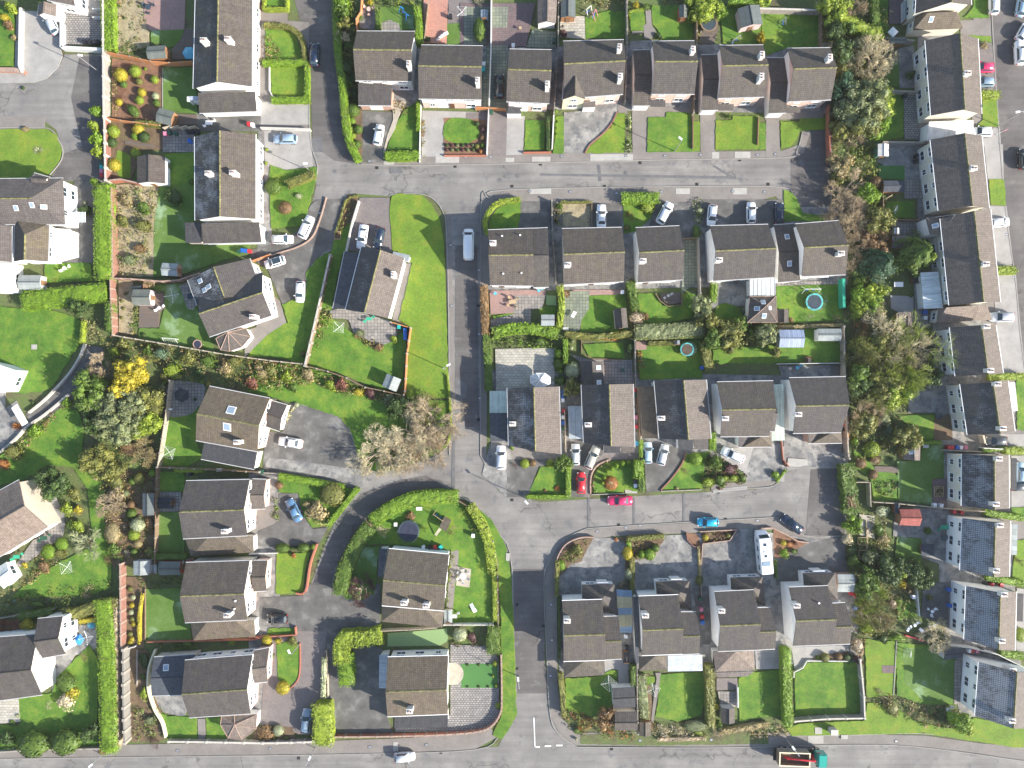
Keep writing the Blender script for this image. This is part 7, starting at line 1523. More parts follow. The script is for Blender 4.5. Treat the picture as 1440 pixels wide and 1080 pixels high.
# ================================================================== TILE third row right
T(1060,530)
N5 = BLD('house','house','fifth house of the third row with a red brick chimney and stepped brown roof','fifth third-row house',
    [gab((188,6),(490,0),(466,295),(210,300),5,7.3,'E', roof='tile', wall='white', fac={'W': 'white'}), gab((415,98),(496,95),(494,205),(415,205),4.7,5.4,'E', roof='light', wall='white', cap=2), mono((292,302),(440,300),(470,352),(290,354),3.4,2.7, roof='light', wall='brick'), pyr([(415,206),(456,204),(472,352),(310,354)],(416,298),2.8,4.7, roof='brown', wall='brick')], ch=[(240,200)])
BLD('carport','carport','green and cream striped corrugated carport roof between the last two third-row houses',None, [mono((105,40),(160,38),(164,338),(95,340),3.0,2.8, roof='canopy', nowall=1, ribs=0, gut=0)])
G('concg',[(0,365),(150,345),(150,500),(90,550),(-60,560)]);G('concg',[(160,310),(500,330),(500,460),(480,485),(290,480),(180,500),(160,430)]);G('slab',[(180,432),(280,438),(285,470),(230,480),(175,470)]);HG([(170,500),(125,560)],12,.6,'lime');SH(118,520,30,'lime',1.1,'loose');SH(165,460,18,'purple',.9,'loose');WL([(150,345),(158,440),(190,480)],.8,.12,'wall_brickred', desc='low red brick drive wall');BIN(478,250,'red');BIN(484,280,'black');SH(500,400,36,'rust',1.4,'twiggy');WL([(465,200),(505,205),(505,330)],1.5,.12,'fence_orange','timber_fence', desc='orange-brown side fence', post=2.2)
HG([(500,470),(508,560),(520,640),(515,720)],76,2.0,'green', label='dense green hedge at the end of the dark lower turning head', rough=.25, leafsz=.3);HG([(515,640),(525,690)],50,2.1,'rust', rough=.3);TR(525,790,50,2.6,'lime');G('tar',[(110,975),(290,884),(480,848),(500,1060),(120,1110)]);G('mulch',[(102,812),(190,848),(290,880),(150,962),(108,965)]);WL([(35,808),(100,805),(190,850),(235,876),(295,884)],.6,.15,'wall_redblock', label='low brick wall round the triangular bed beside the motorhome', capm='coping');HG([(118,985),(122,1070)],16,.8,'green');SH(158,885,16,'yellow',.8);SH(188,892,24,'orange',.7,'loose');SH(160,938,32,'lime',1,'loose');SH(212,930,22,'green',.9,'loose');SH(220,885,14,'red',.6,'loose');SH(495,862,38,'twigpale',1.6,'loose');SH(530,980,44,'green',1.8,'loose');SH(520,920,40,'dark',1.6,'loose')
# belt lower
SC([(505,0),(800,0),(790,200),(880,330),(780,400),(640,450),(540,440),(520,300),(505,100)],1.8,('olive','green','straw','grey'),1.0)
TR(740,90,105,5.5,'yelgreen','leafy', label='yellow-green autumnal tree near the middle of the right-hand belt', dens=.9);TR(700,60,90,5.5,'olive');TR(560,50,60,4.5,'dark');TR(630,190,90,4.6,'twig','bare');TR(590,250,75,4,'olive');SH(690,220,40,'pale',2,'loose');SH(720,285,36,'blue',1.8,'loose');TR(815,330,78,3.6,'olive','leafy', label='round olive bushy tree above the shed with a white rooflight');SH(628,385,44,'yelgreen',2,'clipped', label='round yellow-green clipped bush in the right-hand belt');SH(540,340,26,'lime',1.5,'loose');SH(635,520,26,'rust',1.2);SH(570,460,30,'rust',1.2);SH(645,440,36,'rust',1.2,'loose');SH(690,360,30,'olive',1.3,'loose');SH(740,440,24,'blue',.9,'spiky')
G('lawn',[(530,380),(640,480),(760,520),(760,660),(640,660),(620,540),(540,480)]);SC([(640,560),(760,540),(750,620),(660,640)],.8,('green','olive','grey'),2);G('deck',[(640,475),(765,478),(765,510),(640,505)]);WL([(545,562),(620,562),(625,690)],1.6,.12,'fence_pale','timber_fence', desc='pale timber fence', post=2.2)
G('concg',[(830,60),(1020,50),(1040,190),(820,190)]);SHED(825,90,28,70,0,'N','feltgrey','green',1.8,2.1, desc='narrow green shed');G('lawn',[(760,205),(960,200),(955,335),(890,340),(820,260)]);G('soil',[(960,210),(1050,200),(1055,335),(955,340)]);TABLE(985,212,14,'pad_dark',0, rnd=False, rot=20);WL([(850,70),(860,48),(1000,35)],1.6,.1,'fence_pale','timber_fence', desc='pale timber fence', post=2.2);SHED(950,52,34,24,0,'N','feltgrey','grey',1.4,1.6, desc='small pale cabinet')
HG([(890,352),(1000,350)],20,1.2,'lime', rough=.25);G('frost',[(760,450),(885,440),(890,360),(1010,365),(1010,540),(950,545),(945,680),(770,660)]);BLD('garden_shed','shed','dark shed with one white rooflight and a beige lower slope in the belt gardens',None, [gab((790,372),(888,360),(886,445),(800,440),2,2.8,'N', roof='pink', wall='timber', cap=2, gut=0)], sk=[(842,398,.9,1)]);TABLE(915,370,12,'wall_grey',0, rnd=False)
for x, c in ((1040,'red'),(1058,'red'),(1085,'blue'),(1105,'white'),(1130,'pink')): BIN(x, 376, c)
WL([(1225,380),(1330,385)],1.5,.15,'wall_whitewash', desc='low white wall');WL([(1225,312),(1235,355)],1.6,.3,'wall_tan', desc='short tan gate wall');G('plum',[(948,545),(1025,540),(1025,690),(950,690)]);PLANTER(985,610,46,50,0,'straw','pale sunken planter');BIN(965,682,'white');BIN(1000,686,'white')
SC([(540,690),(700,680),(740,840),(730,1080),(560,1080),(540,860)],1.0,('olive','green','straw'),1.1);WL([(640,668),(760,675),(990,700),(1130,712)],1.5,.12,'fence_pale','timber_fence', desc='pale timber fence', post=2.2);G('concg',[(750,690),(1020,705),(1110,720),(1110,750),(1020,750),(1020,1010),(890,960),(890,860),(740,850)]);BLD('garden_shed','shed','shed with one red roof slope and one blue-grey slope behind the terrace',None, [gab((775,705),(885,705),(885,795),(775,790),2,2.8,'E', roof='red', wall='timber', cap=2, gut=0, fr=0)]);SHED(765,700,26,56,0,'N','slate','timber',1.5,1.8, desc='narrow dark log store')
SH(680,715,46,'pale',1.8,'loose');SH(665,810,36,'green',1.5,'loose');SH(925,820,26,'green',1.2,'loose');G('frost',[(760,850),(892,860),(890,1000),(745,990)]);BLD('garden_shed','shed','low square dark blue covered hot tub with white items on top behind the terrace',None, [flat([(893,893),(962,893),(962,953),(893,953)],1.0, roof='slate', wall='timber')]);PARASOL(1022,857,20,'pad_dark','folded dark parasol on the pale terrace patio',8,2.2);TABLE(1015,800,18,'plastic_green',2, rnd=False);TR(720,1020,80,4,'dark');TR(610,960,50,3,'grey');PLANTER(580,875,50,40);PLANTER(582,945,46,40);SH(640,930,30,'green',1.2,'loose');SH(690,860,40,'straw',1,'loose');WL([(600,765),(605,930)],.5,.15,'wood_pale','raised_edging', desc='pale timber bed edging');G('gravel',[(560,730),(640,740),(640,860),(560,840)])
TR(850,1040,70,3.5,'dark');TR(620,1050,50,3,'green');TR(760,1050,50,3.6,'yelgreen')
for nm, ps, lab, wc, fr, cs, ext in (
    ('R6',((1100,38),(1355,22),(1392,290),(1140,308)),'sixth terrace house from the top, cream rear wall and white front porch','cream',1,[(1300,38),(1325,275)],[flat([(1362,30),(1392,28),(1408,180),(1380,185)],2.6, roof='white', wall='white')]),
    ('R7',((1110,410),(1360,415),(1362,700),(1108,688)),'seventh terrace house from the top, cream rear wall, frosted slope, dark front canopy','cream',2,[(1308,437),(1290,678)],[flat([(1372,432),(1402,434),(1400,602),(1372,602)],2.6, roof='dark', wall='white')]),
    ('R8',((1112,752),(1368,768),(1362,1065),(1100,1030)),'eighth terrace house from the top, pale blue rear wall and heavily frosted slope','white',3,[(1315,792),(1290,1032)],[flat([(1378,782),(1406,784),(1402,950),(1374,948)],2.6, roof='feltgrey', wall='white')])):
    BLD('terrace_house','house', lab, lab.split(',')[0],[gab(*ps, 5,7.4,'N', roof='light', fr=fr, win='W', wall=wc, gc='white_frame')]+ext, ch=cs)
G('lawn',[(1395,0),(1500,0),(1500,300),(1400,280)]);G('conc',[(1240,300),(1440,305),(1440,380),(1240,385)]);HG([(1230,395),(1330,385)],20,1.2,'lime');HG([(1345,395),(1440,395)],44,1.3,'yelgreen');G('conc',[(1370,420),(1500,420),(1500,680),(1370,700)]);HG([(1240,725),(1440,755)],34,1.3,'lime');G('lawn',[(1370,695),(1500,690),(1500,745),(1370,745)]);G('dry',[(1400,870),(1500,860),(1500,1100),(1370,1080)]);BIN(1070,718,'red');BIN(1110,722,'red');SH(1430,985,40,'purple',1.5,'twiggy')
WL([(1010,390),(1220,400)],1.5,.15,'wall_block', desc='grey side passage wall');WL([(1120,715),(1235,718)],1.5,.15,'wall_block', desc='grey side passage wall')

# ================================================================== TILE bottom centre
T(700,795)
B1 = BLD('house','house','first house of the bottom row with a blue and yellow striped side canopy','first bottom-row house',
    [gab((342,190),(556,183),(572,505),(350,511),5,7.3,'E', roof='tile', wall='white', gc='white_frame'), gab((555,275),(642,272),(661,498),(569,503),4.98,6.6,'E', roof='tile', wall='white'),
     pyr([(448,103),(622,100),(634,264),(450,184)],(553,180),3,4.6, roof='tile', wall='white', win='N'), pyr([(352,514),(566,510),(567,585),(352,598)],(458,512),2.7,4.0, roof='brown', wall='white')], ch=[(370,298)])
BLD('carport','carport','striped blue and yellow flat canopy between the first two bottom-row houses',None, [flat([(632,128),(716,135),(718,360),(652,358)],2.8, roof='striped', nowall=1), flat([(634,165),(716,170),(716,225),(636,228)],2.84, roof='khaki', nowall=1, tk=.03), flat([(640,265),(717,262),(717,325),(648,328)],2.84, roof='khaki', nowall=1, tk=.03)])
B2 = BLD('house','house','second house of the bottom row with a narrow frosted lean-to and white flat extension','second bottom-row house',
    [gab((750,166),(962,158),(986,472),(768,480),5,7.3,'E', roof='tile', wall='white', gc='white_frame'), gab((965,250),(1058,250),(1074,470),(984,474),4.98,6.6,'E', roof='tile', wall='white'),
     pyr([(840,87),(1022,82),(1036,244),(848,158)],(965,156),3,4.6, roof='tile', wall='white', win='N'), pyr([(752,486),(902,482),(904,556),(752,562)],(835,486),2.7,4.0, roof='brown', wall='white'), flat([(906,482),(1090,476),(1092,562),(906,566)],2.8, roof='frostpale', wall='white'), flat([(722,168),(748,168),(752,520),(735,522)],2.8, roof='slate', wall='white')], ch=[(788,270)])
B3 = BLD('house','house','third house of the bottom row with two rooflights in its small rear roof','third bottom-row house',
    [gab((1155,142),(1365,132),(1392,450),(1174,458),5,7.3,'E', roof='tile', wall='white', fac={'W': 'white'}), gab((1372,228),(1456,226),(1478,445),(1390,450),4.98,6.6,'E', roof='tile', wall='white'),
     pyr([(1240,65),(1412,60),(1427,220),(1245,132)],(1362,130),3,4.6, roof='tile', wall='white', win='N'), pyr([(1150,462),(1362,454),(1370,556),(1160,568)],(1265,462),2.7,4.0, roof='pink', wall='white')], ch=[(1195,245)])
T(700,795)
BLD('extension','extension','beige tile-roofed rear porch strip with rooflights below the third bottom-row house',None, [mono((1160,572),(1368,565),(1330,592),(1175,598),2.5,2.3, roof='pink', wall='white', gut=0)], sk=[])
T(1060,795)
B4 = BLD('house','house','fourth house of the bottom row above the square walled lawn','fourth bottom-row house',
    [gab((187,118),(395,110),(428,422),(210,430),5,7.3,'E', roof='tile', wall='white', fac={'W': 'white'}), gab((405,205),(488,200),(514,418),(428,422),4.98,6.6,'E', roof='tile', wall='white'),
     pyr([(262,42),(435,38),(450,190),(268,112)],(388,110),3,4.6, roof='tile', wall='white', win='N')], ch=[(232,218)], vents=[(343,198)])
SHED(490,95,90,95,0,'E','feltgrey','brick',2.2,2.6, desc='two-tone flat-roofed shed with brick-red side');BIN(520,150,'red');BIN(545,160,'red');BIN(540,225,'blue')
BLD('bay_window','bay window','small white bay roof above the fourth bottom-row house',None, [flat([(318,28),(378,26),(385,40),(312,42)],2.8, roof='white', wall='white')])
T(700,795)
BLD('bay_window','bay window','small white bay roof above the first bottom-row house',None, [flat([(530,90),(590,90),(596,102),(522,104)],2.8, roof='white', wall='white')]);BLD('bay_window','bay window','small white bay roof above the second bottom-row house',None, [flat([(925,72),(982,72),(990,84),(918,86)],2.8, roof='white', wall='white')])
HG([(318,-20),(315,160)],22,1.2,'olive', rough=.3);SH(340,8,20,'lime',1);SH(700,50,18,'pale',1.5, ry=30);SC([(640,80),(715,80),(712,125),(640,125)],.7,('olive','straw'),3);HG([(718,-20),(718,110)],24,1.2,'olive', rough=.3);SH(1070,80,26,'olive',1,'loose', ry=44);BIN(1080,180,'green');BIN(1085,235,'pink');BIN(1090,275,'red');BIN(1092,305,'blue');G('tar',[(1040,120),(1150,120),(1130,420),(1080,420)]);BIN(682,378,'white');BIN(688,440,'black');SHED(685,490,34,60,0,'N','dark','timber',1.4,1.6, desc='low black covered store')
HG([(328,170),(330,500)],10,1,'dark');HG([(335,580),(345,700),(352,800)],30,1.4,'olive', rough=.3);G('lawn',[(360,600),(545,590),(600,555),(640,560),(620,640),(600,780),(500,800),(380,780),(360,750)]);G('conc',[(567,500),(690,500),(700,640),(645,645),(640,555),(605,550),(570,590)]);SHED(672,705,120,108,3,'E','dark','white',2.2,2.5, desc='dark flat-roofed white outbuilding');SHED(682,830,120,100,0,'E','tile','tan',2.2,2.9, desc='grey-brown tiled garden store');DRY(592,628,44,5)
SC([(350,800),(380,770),(500,805),(610,780),(620,860),(740,880),(740,920),(620,910),(450,890),(370,860)],.9,('rust','green','orange','olive'),1.8);TR(570,820,60,3,'rust','leafy', label='rust-orange bush at the lower edge of the first bottom-row garden');SH(450,850,50,'orange',1.1,'twiggy');SH(610,890,44,'orange',.8,'twiggy');SH(420,880,26,'green',.8,'loose')
WL([(742,520),(748,900)],1.6,.15,'fence_grey','timber_fence', desc='grey timber fence', post=2.4);HG([(722,540),(724,640)],26,1.8,'green');HG([(770,590),(775,700),(785,820)],52,1.4,'grey', rough=.2);G('soil',[(752,580),(810,580),(830,870),(750,870)])
G('lawn',[(860,578),(1095,568),(1098,740),(1080,800),(960,830),(840,800),(855,700)]);G('path',[(838,570),(868,570),(850,700),(828,830),(815,830),(830,700),(845,600)]);G('lawn',[(790,590),(835,590),(835,620),(790,640)]);DRY(830,662,38,15);DRY(1060,800,0.1,0) if False else None
SH(1060,855,68,'grey',.8,'clipped', ry=34);HG([(1128,540),(1135,700),(1140,870)],46,2.2,'olive', label='tall dark hedge between the second and third bottom-row gardens', rough=.15);SH(1162,755,18,'yellow',1.2);SH(1175,840,26,'green',1.2,'loose');SC([(820,840),(1000,830),(1110,870),(1100,930),(850,930)],.8,('twigpale','straw','olive'),1.5);SH(900,880,60,'twigpale',1.4,'twiggy');SH(980,890,60,'twigpale',1.3,'twiggy');SH(1070,890,36,'yelgreen',.7,'loose', ry=16);SH(1190,900,60,'twig',1.2,'twiggy');SHED(785,872,60,74,0,'N','brown','timber',1.8,2.1, desc='flat brown garden store')
G('brick',[(1165,600),(1275,600),(1280,660),(1165,665)]);G('flag',[(1170,668),(1275,670),(1270,750),(1185,750)]);SHED(1228,800,70,80,0,'N','tile','grey',2,2.5, desc='small dark shed with white rooflight');WL([(1280,650),(1282,760)],1.0,.2,'wall_whitewash', desc='low white garden wall');G('lawn',[(1282,600),(1340,570),(1440,560),(1520,552),(1515,800),(1400,810),(1285,830),(1285,760)])
G('conc',[(1370,455),(1500,450),(1505,550),(1375,552)]); 
G('gro',[(440,900),(1150,880),(1440,840),(1440,950),(800,960),(440,950)]);HG([(1200,890),(1440,850)],30,.9,'straw', rough=.3);HG([(860,930),(1100,925)],20,.7,'twig', rough=.3)
SH(418,925,8,'pale',.6);LAMP((112,590),(108,602), h=6); 
T(1060,795)
HG([(178,450),(182,650),(190,860)],50,2.2,'lime', label='tall lime hedge between the third and fourth bottom-row gardens', rough=.12);G('conc',[(160,400),(210,435),(500,425),(505,455),(330,480),(270,520),(240,555),(215,550),(205,470)]);G('soil',[(330,480),(500,455),(560,500),(300,512)]);G('lawn',[(285,515),(560,515),(568,785),(218,800),(218,575),(255,555)]);WL([(510,512),(285,510),(262,548),(215,572),(215,600)],.6,.15,'wall_whitewash', desc='low pale retaining wall');SH(378,490,26,'olive',1.1);SH(453,486,20,'rust',.9);SH(340,490,14,'green',.8,'loose');SH(500,490,30,'dark',1,'loose');SH(555,425,46,'twig',1.8,'loose', ry=56);SH(560,498,34,'purple',1.4,'loose')
WL([(568,505),(588,700),(592,815),(400,818),(220,832)],1.6,.2,'wall_block', post=3.0, label='grey block wall round the square lawn of the fourth bottom-row house', capm='coping_pale');SC([(-30,850),(160,850),(180,900),(-30,920)],.6,('twig','straw'),2);SC([(520,200),(560,200),(600,420),(540,460),(510,360)],1,('dark','rust','olive'),2)
# lower right belt
G('dry',[(590,390),(680,400),(750,400),(760,520),(745,690),(600,700)]);G('lawn',[(760,410),(1000,430),(1080,500),(1090,740),(900,740),(760,690)]);G('plum',[(680,530),(748,532),(748,572),(680,570)]);WL([(762,400),(745,690)],.3,.15,'kerb', desc='low lawn edging')
G('frost',[(790,440),(1000,440),(1070,520),(1075,720),(900,720),(800,620)])
G('dry',[(170,865),(240,840),(590,825),(600,730),(740,740),(860,830),(1000,860),(1130,870),(1170,810),(1450,860),(1500,960),(1400,970),(900,890),(560,900),(200,905)]);KERB([(200,908),(560,902),(900,895),(1150,925),(1440,975)])
SC([(560,-40),(860,-40),(900,110),(880,200),(800,330),(700,400),(600,390),(540,200)],1.4,('olive','green','straw'),1.3);SC([(600,700),(740,690),(900,740),(1090,750),(1100,870),(900,850),(760,800),(660,750)],1.0,('olive','rust','green','straw'),1.6)
TR(620,250,85,4.4,'olive','bare', label='soft yellowish leafless tree right of the fourth bottom-row house', dens=1);TR(600,120,70,4,'green');TR(640,190,70,4,'yelgreen','bare');TR(740,40,70,4,'dark');TR(700,300,60,3.4,'straw','bare');TR(985,385,85,3.2,'twigpale','bare', label='small pale leafless tree beside the cluttered terrace patio');SH(740,200,30,'twig',1.5,'loose');SH(600,330,40,'yelgreen',1.6,'loose');SH(780,85,36,'yellow',1.6,'loose');SH(690,390,30,'dark',1.2,'loose');SH(760,385,60,'lime',1,'loose', ry=24);SH(820,120,46,'purple',1.2,'twiggy');TR(900,60,66,3.2,'dark','leafy');SH(690,680,40,'twig',1.1,'twiggy');SH(740,760,50,'olive',1.1,'loose');TR(1100,820,70,3.6,'lime','leafy', label='bright green dense bush at the corner of the lowest terrace garden');TR(1130,850,50,3,'yelgreen');SH(1000,810,50,'dark',1.3,'loose');SH(870,790,36,'grey',1.1,'twiggy');SH(1080,860,40,'olive',1.1,'twiggy');TR(850,50,50,3,'green');SH(935,170,20,'olive',.9,'loose')
G('lawn',[(750,180),(860,190),(880,270),(770,290)]);G('tar',[(900,90),(1040,90),(1030,330),(890,270)]);WL([(872,130),(885,270)],1.2,.15,'wall_whitewash', desc='low white garden wall');TABLE(950,245,9,'white_frame',3);TABLE(858,318,9,'white_frame',2);TABLE(892,345,12,'white_frame',0, rnd=False, rot=-40);TABLE(822,340,10,'white_frame',0, rnd=False, rot=60);TABLE(962,320,10,'white_frame',2);BIN(1042,130,'blue');BIN(1046,215,'blue');WL([(810,375),(910,405)],.8,.2,'bin_red','garden_barrier', desc='red plastic sheet edge in the cluttered patio');BIN(852,168,'white');SHED(1060,470,100,56,6,'E','slate','grey',2,2.4, desc='blue-grey side shed');GOAL(825,470,22,90,'tiny white goal frame on the frosted lawn behind the ninth terrace house')
G('flag',[(1065,500),(1100,510),(1090,740),(1062,735)]);TABLE(1035,770,12,'white_frame',1);SH(560,240,20,'twig',1,'loose')
BLD('terrace_house','house','ninth terrace house from the top, white rear wall, frosted slope and dark front canopy','ninth terrace house from the top',[gab((1132,110),(1400,140),(1392,455),(1122,395),5,7.4,'N', roof='light', fr=3, win='W', wall='white', gc='white_frame'), flat([(1405,150),(1438,152),(1434,300),(1402,298)],2.6, roof='dark', wall='white')], ch=[(1333,155),(1320,402)])
BLD('terrace_house','house','tenth and lowest terrace house, tilted, white rear wall and frosted slope','lowest terrace house',[gab((1200,515),(1505,568),(1488,870),(1180,802),5,7.4,'N', roof='light', fr=3, win='W', wall='white', gc='white_frame')], ch=[(1410,577),(1380,830)])
for x, c in ((1150,'white'),(1165,'red'),(1190,'pink'),(1215,'black'),(1270,'red'),(1320,'red'),(1240,'black')): BIN(x, 455 if x < 1250 and x != 1240 else 105, c)
WL([(1050,430),(1150,440),(1300,475),(1440,545)],1.6,.15,'wall_whitewash', label='white side wall between the two lowest terrace houses');HG([(1250,65),(1440,100)],36,1.3,'lime');HG([(1320,470),(1440,490)],40,1.2,'lime');G('conc',[(1400,120),(1500,130),(1500,470),(1395,450)]);SH(1420,370,30,'yelgreen',1,'clipped', ry=40);BIN(1310,440,'white');SH(1330,400,16,'olive',.6,'loose')
# utility boxes by the bottom street
root, p = place('utility_cabinet',425,885,1.2,0); mb = MB(); mb.box(0,0,0,1.5,1.2,.9); mb.build('cabinet',MATS['wall_grey'], root); mb = MB(); mb.box(0,0,1.503,1.58,1.35,1.0); mb.build('lid',MATS['coping_pale'], root); tag(root, 'grey-green utility cabinet standing on the verge by the bottom street','utility cabinet');R4('slab',323,860,360,895);R4('slab',462,900,498,922);G('pslab',[(288,905),(370,905),(370,948),(288,948)]);LAMP((172,925),(206,966), h=6.5)
T(0,795);LAMP((548,1005),(504,1050), label='slim grey street lamp at the bottom left beside the long hedge', h=6.5)
T(0,0);LAMP((530,385),(430,296), label='tall pale street lamp leaning over the left cul-de-sac', h=7)
T(1060,0);LAMP((130,935),(134,934), label='slim street lamp on the edge of the upper turning head', h=6) if False else None
# ------------------------------------------------------------------ vehicles
T(350,0)
CAR(349,288,90,'suv','navy','dark navy car parked beside the clipped square lawns on the dark top street')
CAR(192,738,180,'estate','bluegrey','silver-blue estate car on the pale forecourt of the second left-column pair')
CAR(690,716,80,'hatch','white','white hatchback on the drive of the first top-row house')
CAR(1335,455,90,'estate','black','black car in the narrow passage between the second and third top-row houses')
T(350,265)
CAR(178,270,0,'hatch','white','white car parked broadside below the lawn with the round rust-coloured shrub')
CAR(304,205,66,'suv','white','white car pointing up the curved drive, right of the round rust-coloured shrub')
CAR(136,392,197,'hatch','white','white car with a black roof beside the rotated T-shaped house', roof='car_glass')
CAR(271,550,268,'hatch','white','white car at the bottom of the grey drive right of the rotated T-shaped house')
CAR(603,256,260,'saloon','white','white car on the brick drive above the tilted dark-slated house')
CAR(692,262,258,'hatch','navy','dark blue car tucked against the tilted dark-slated house')
CAR(1170,298,90,'van','white','white panel van parked in the vertical side street')
T(670,265)
CAR(667,148,90,'saloon','white','white saloon on the drive above the second second-row house')
CAR(1005,130,62,'suv','white','white car parked askew above the third second-row house')
CAR(1257,142,264,'hatch','white','white car on the left-hand drive above the fourth second-row house')
CAR(1466,128,90,'hatch','white','white car on the right-hand drive above the fourth second-row house')
T(1060,265)
CAR(138,130,90,'hatch','navy','dark navy car above the fifth second-row house beside the small lawn')
CAR(1325,685,180,'suv','silver','silver car in front of the hipped end of the fourth terrace pair')
CAR(1312,180,5,'hatch','white','white car beside the short thick white wall in front of the terrace') 
T(350,530)
CAR(220,350,172,'saloon','white','white saloon on the broad tarmac forecourt of the skylight house')
CAR(238,712,117,'saloon','blue','steel blue saloon on the short drive beside the straw-brown bush')
T(670,530)
CAR(131,430,90,'suv','white','white car in front of the first third-row house garage')
CAR(528,414,90,'hatch','silver','silver hatchback left of the beige car below the second third-row house')
CAR(618,430,67,'estate','beige','beige estate car parked askew beside the round-bed lawn')
CAR(558,565,90,'hatch','red','red hatchback nose up on the brick drive by the round-bed lawn')
CAR(765,660,180,'saloon','crimson','bright red car parked along the lower cross street')
CAR(914,405,90,'hatch','lightblue','pale blue car tucked against the third third-row house')
CAR(995,416,76,'hatch','silver','silver car right of the pale blue car below the third third-row house')
CAR(1368,416,155,'estate','white','white car parked askew below the fourth third-row house')
CAR(1235,775,180,'hatch','cyan','bright sky blue car on the lower edge of the cross street')
T(1060,530)
CAR(205,785,143,'saloon','navy','dark blue-black car angled near the motorhome')
CAR(1297,341,180,'hatch','grey','dark grey car in front of the sixth terrace house')
CAR(1428,512,90,'hatch','lightblue','pale blue and white car at the right edge in front of the seventh terrace house')
CAR(1432,585,0,'hatch','grey','dark car at the right edge just below the pale blue one')
T(1060,0)
CAR(1283,18,90,'hatch','white','white car at the kerb at the top of the terrace road')
CAR(1430,30,80,'hatch','lightblue','pale blue car at the top right corner of the photo')
CAR(1442,165,60,'hatch','white','white car at the right edge above the white off-road car')
CAR(1420,280,92,'suv','white','large white off-road car on the dark terrace road at the right')
CAR(1228,358,180,'hatch','crimson','red car on the forecourt of the second terrace pair')
CAR(1230,435,180,'hatch','steel','dark steel-coloured car below the red car at the second terrace pair')
CAR(1218,700,180,'hatch','white','white car in front of the pale flat garage roof of the terrace')
CAR(1442,845,90,'hatch','black','black car half cut off by the right edge on the terrace road')
T(350,795)
CAR(148,286,180,'hatch','black','black car on the speckled drive below the sixth left-column house')
CAR(303,832,84,'estate','steel','steel blue estate car beside the fat yellow-green hedge')
CAR(828,1024,4,'hatch','silver','silver-white car driving along the bottom street')
T(0,0)
CAR(268,118,118,'estate','silver','silver-grey car beside the small porch at the top left')

# motorhome
T(1060,530)
p = U((62,938),2.6); root = empty('motorhome',(p.x, p.y, .12), math.radians(95))
bm = bmesh.new();Lh, W = 3.9,1.15
sec = [(-Lh, .94,.45,2.75),(-Lh+.25,1,.35,2.95),(2.0,1,.35,2.95),(2.7,.98,.35,2.8),(3.25,.9,.35,1.95),(3.75,.8,.35,1.35),(Lh, .62,.5,1.1)]
rg = []
for x, wf, z0, z1 in sec:
    y = W*wf; rg.append([bm.verts.new(v) for v in ((x, -y, z0),(x, -y, z1*.92),(x, -y*.9, z1),(x, 0, z1+.03),(x, y*.9, z1),(x, y, z1*.92),(x, y, z0))])
for a, b in zip(rg, rg[1:]):
    for k in range(6): bm.faces.new((a[k], a[k+1], b[k+1], b[k]))
    bm.faces.new((a[6], a[0], b[0], b[6]))
bm.faces.new(rg[0]); bm.faces.new(rg[-1][::-1]); bmesh.ops.recalc_face_normals(bm, faces=bm.faces)
me = bpy.data.meshes.new('body'); bm.to_mesh(me); bm.free(); me.materials.append(MATS['car_white']); o = bpy.data.objects.new('body', me);COL.objects.link(o); o.parent = root
mb = MB(); mb.poly([(2.78,-.92,2.72),(2.78,.92,2.72),(3.24,.82,2.02),(3.24,-.82,2.02)]); mb.v = [(x+.03, y, z+.02) for x, y, z in mb.v]; mb.build('windscreen',MATS['car_glass'], root)
for sx, w_, l_, mt in ((1.6,.5,.5,'car_glass'),(.3,.35,.7,'wall_grey'),(-.5,.4,.4,'car_glass'),(-1.9,.8,1.4,'sky_glass')):
    mb = MB(); mb.box(sx, .1,2.95,3.05, w_, l_); mb.build('rooflight' if mt != 'sky_glass' else 'solar_panel',MATS[mt], root)
for s in (-1,1):
    for x0, x1 in ((-3.2,-2.2),(-1.2,-.5),(.3,1.3),(1.9,2.5)):
        mb = MB(); mb.box((x0+x1)/2, s*(W+.004),1.55,2.15, x1-x0,.02); mb.build('side_window',MATS['car_glass'], root)
    mb = MB(); mb.box(3.1, s*1.15,1.6,1.9,.15,.25); mb.build('wing_mirror',MATS['car_white'], root)
    mb = MB(); mb.box(3.75, s*.65,.8,1.0,.2,.3); mb.build('headlight',MATS['lamp_glass'], root)
    for x in (-2.2,2.7):
        mb = MB(); mb.tube((x, s*.85,.35),(x, s*1.12,.35),.35,.35,14); w = mb.build('wheel',MATS['tyre'], root)
        mb = MB(); mb.tube((x, s*1.05,.35),(x, s*1.13,.35),.2,.2,10); mb.build('rim',MATS['metal'], w)
tag(root, 'long white motorhome with roof hatches and a solar panel on the grey forecourt','motorhome')

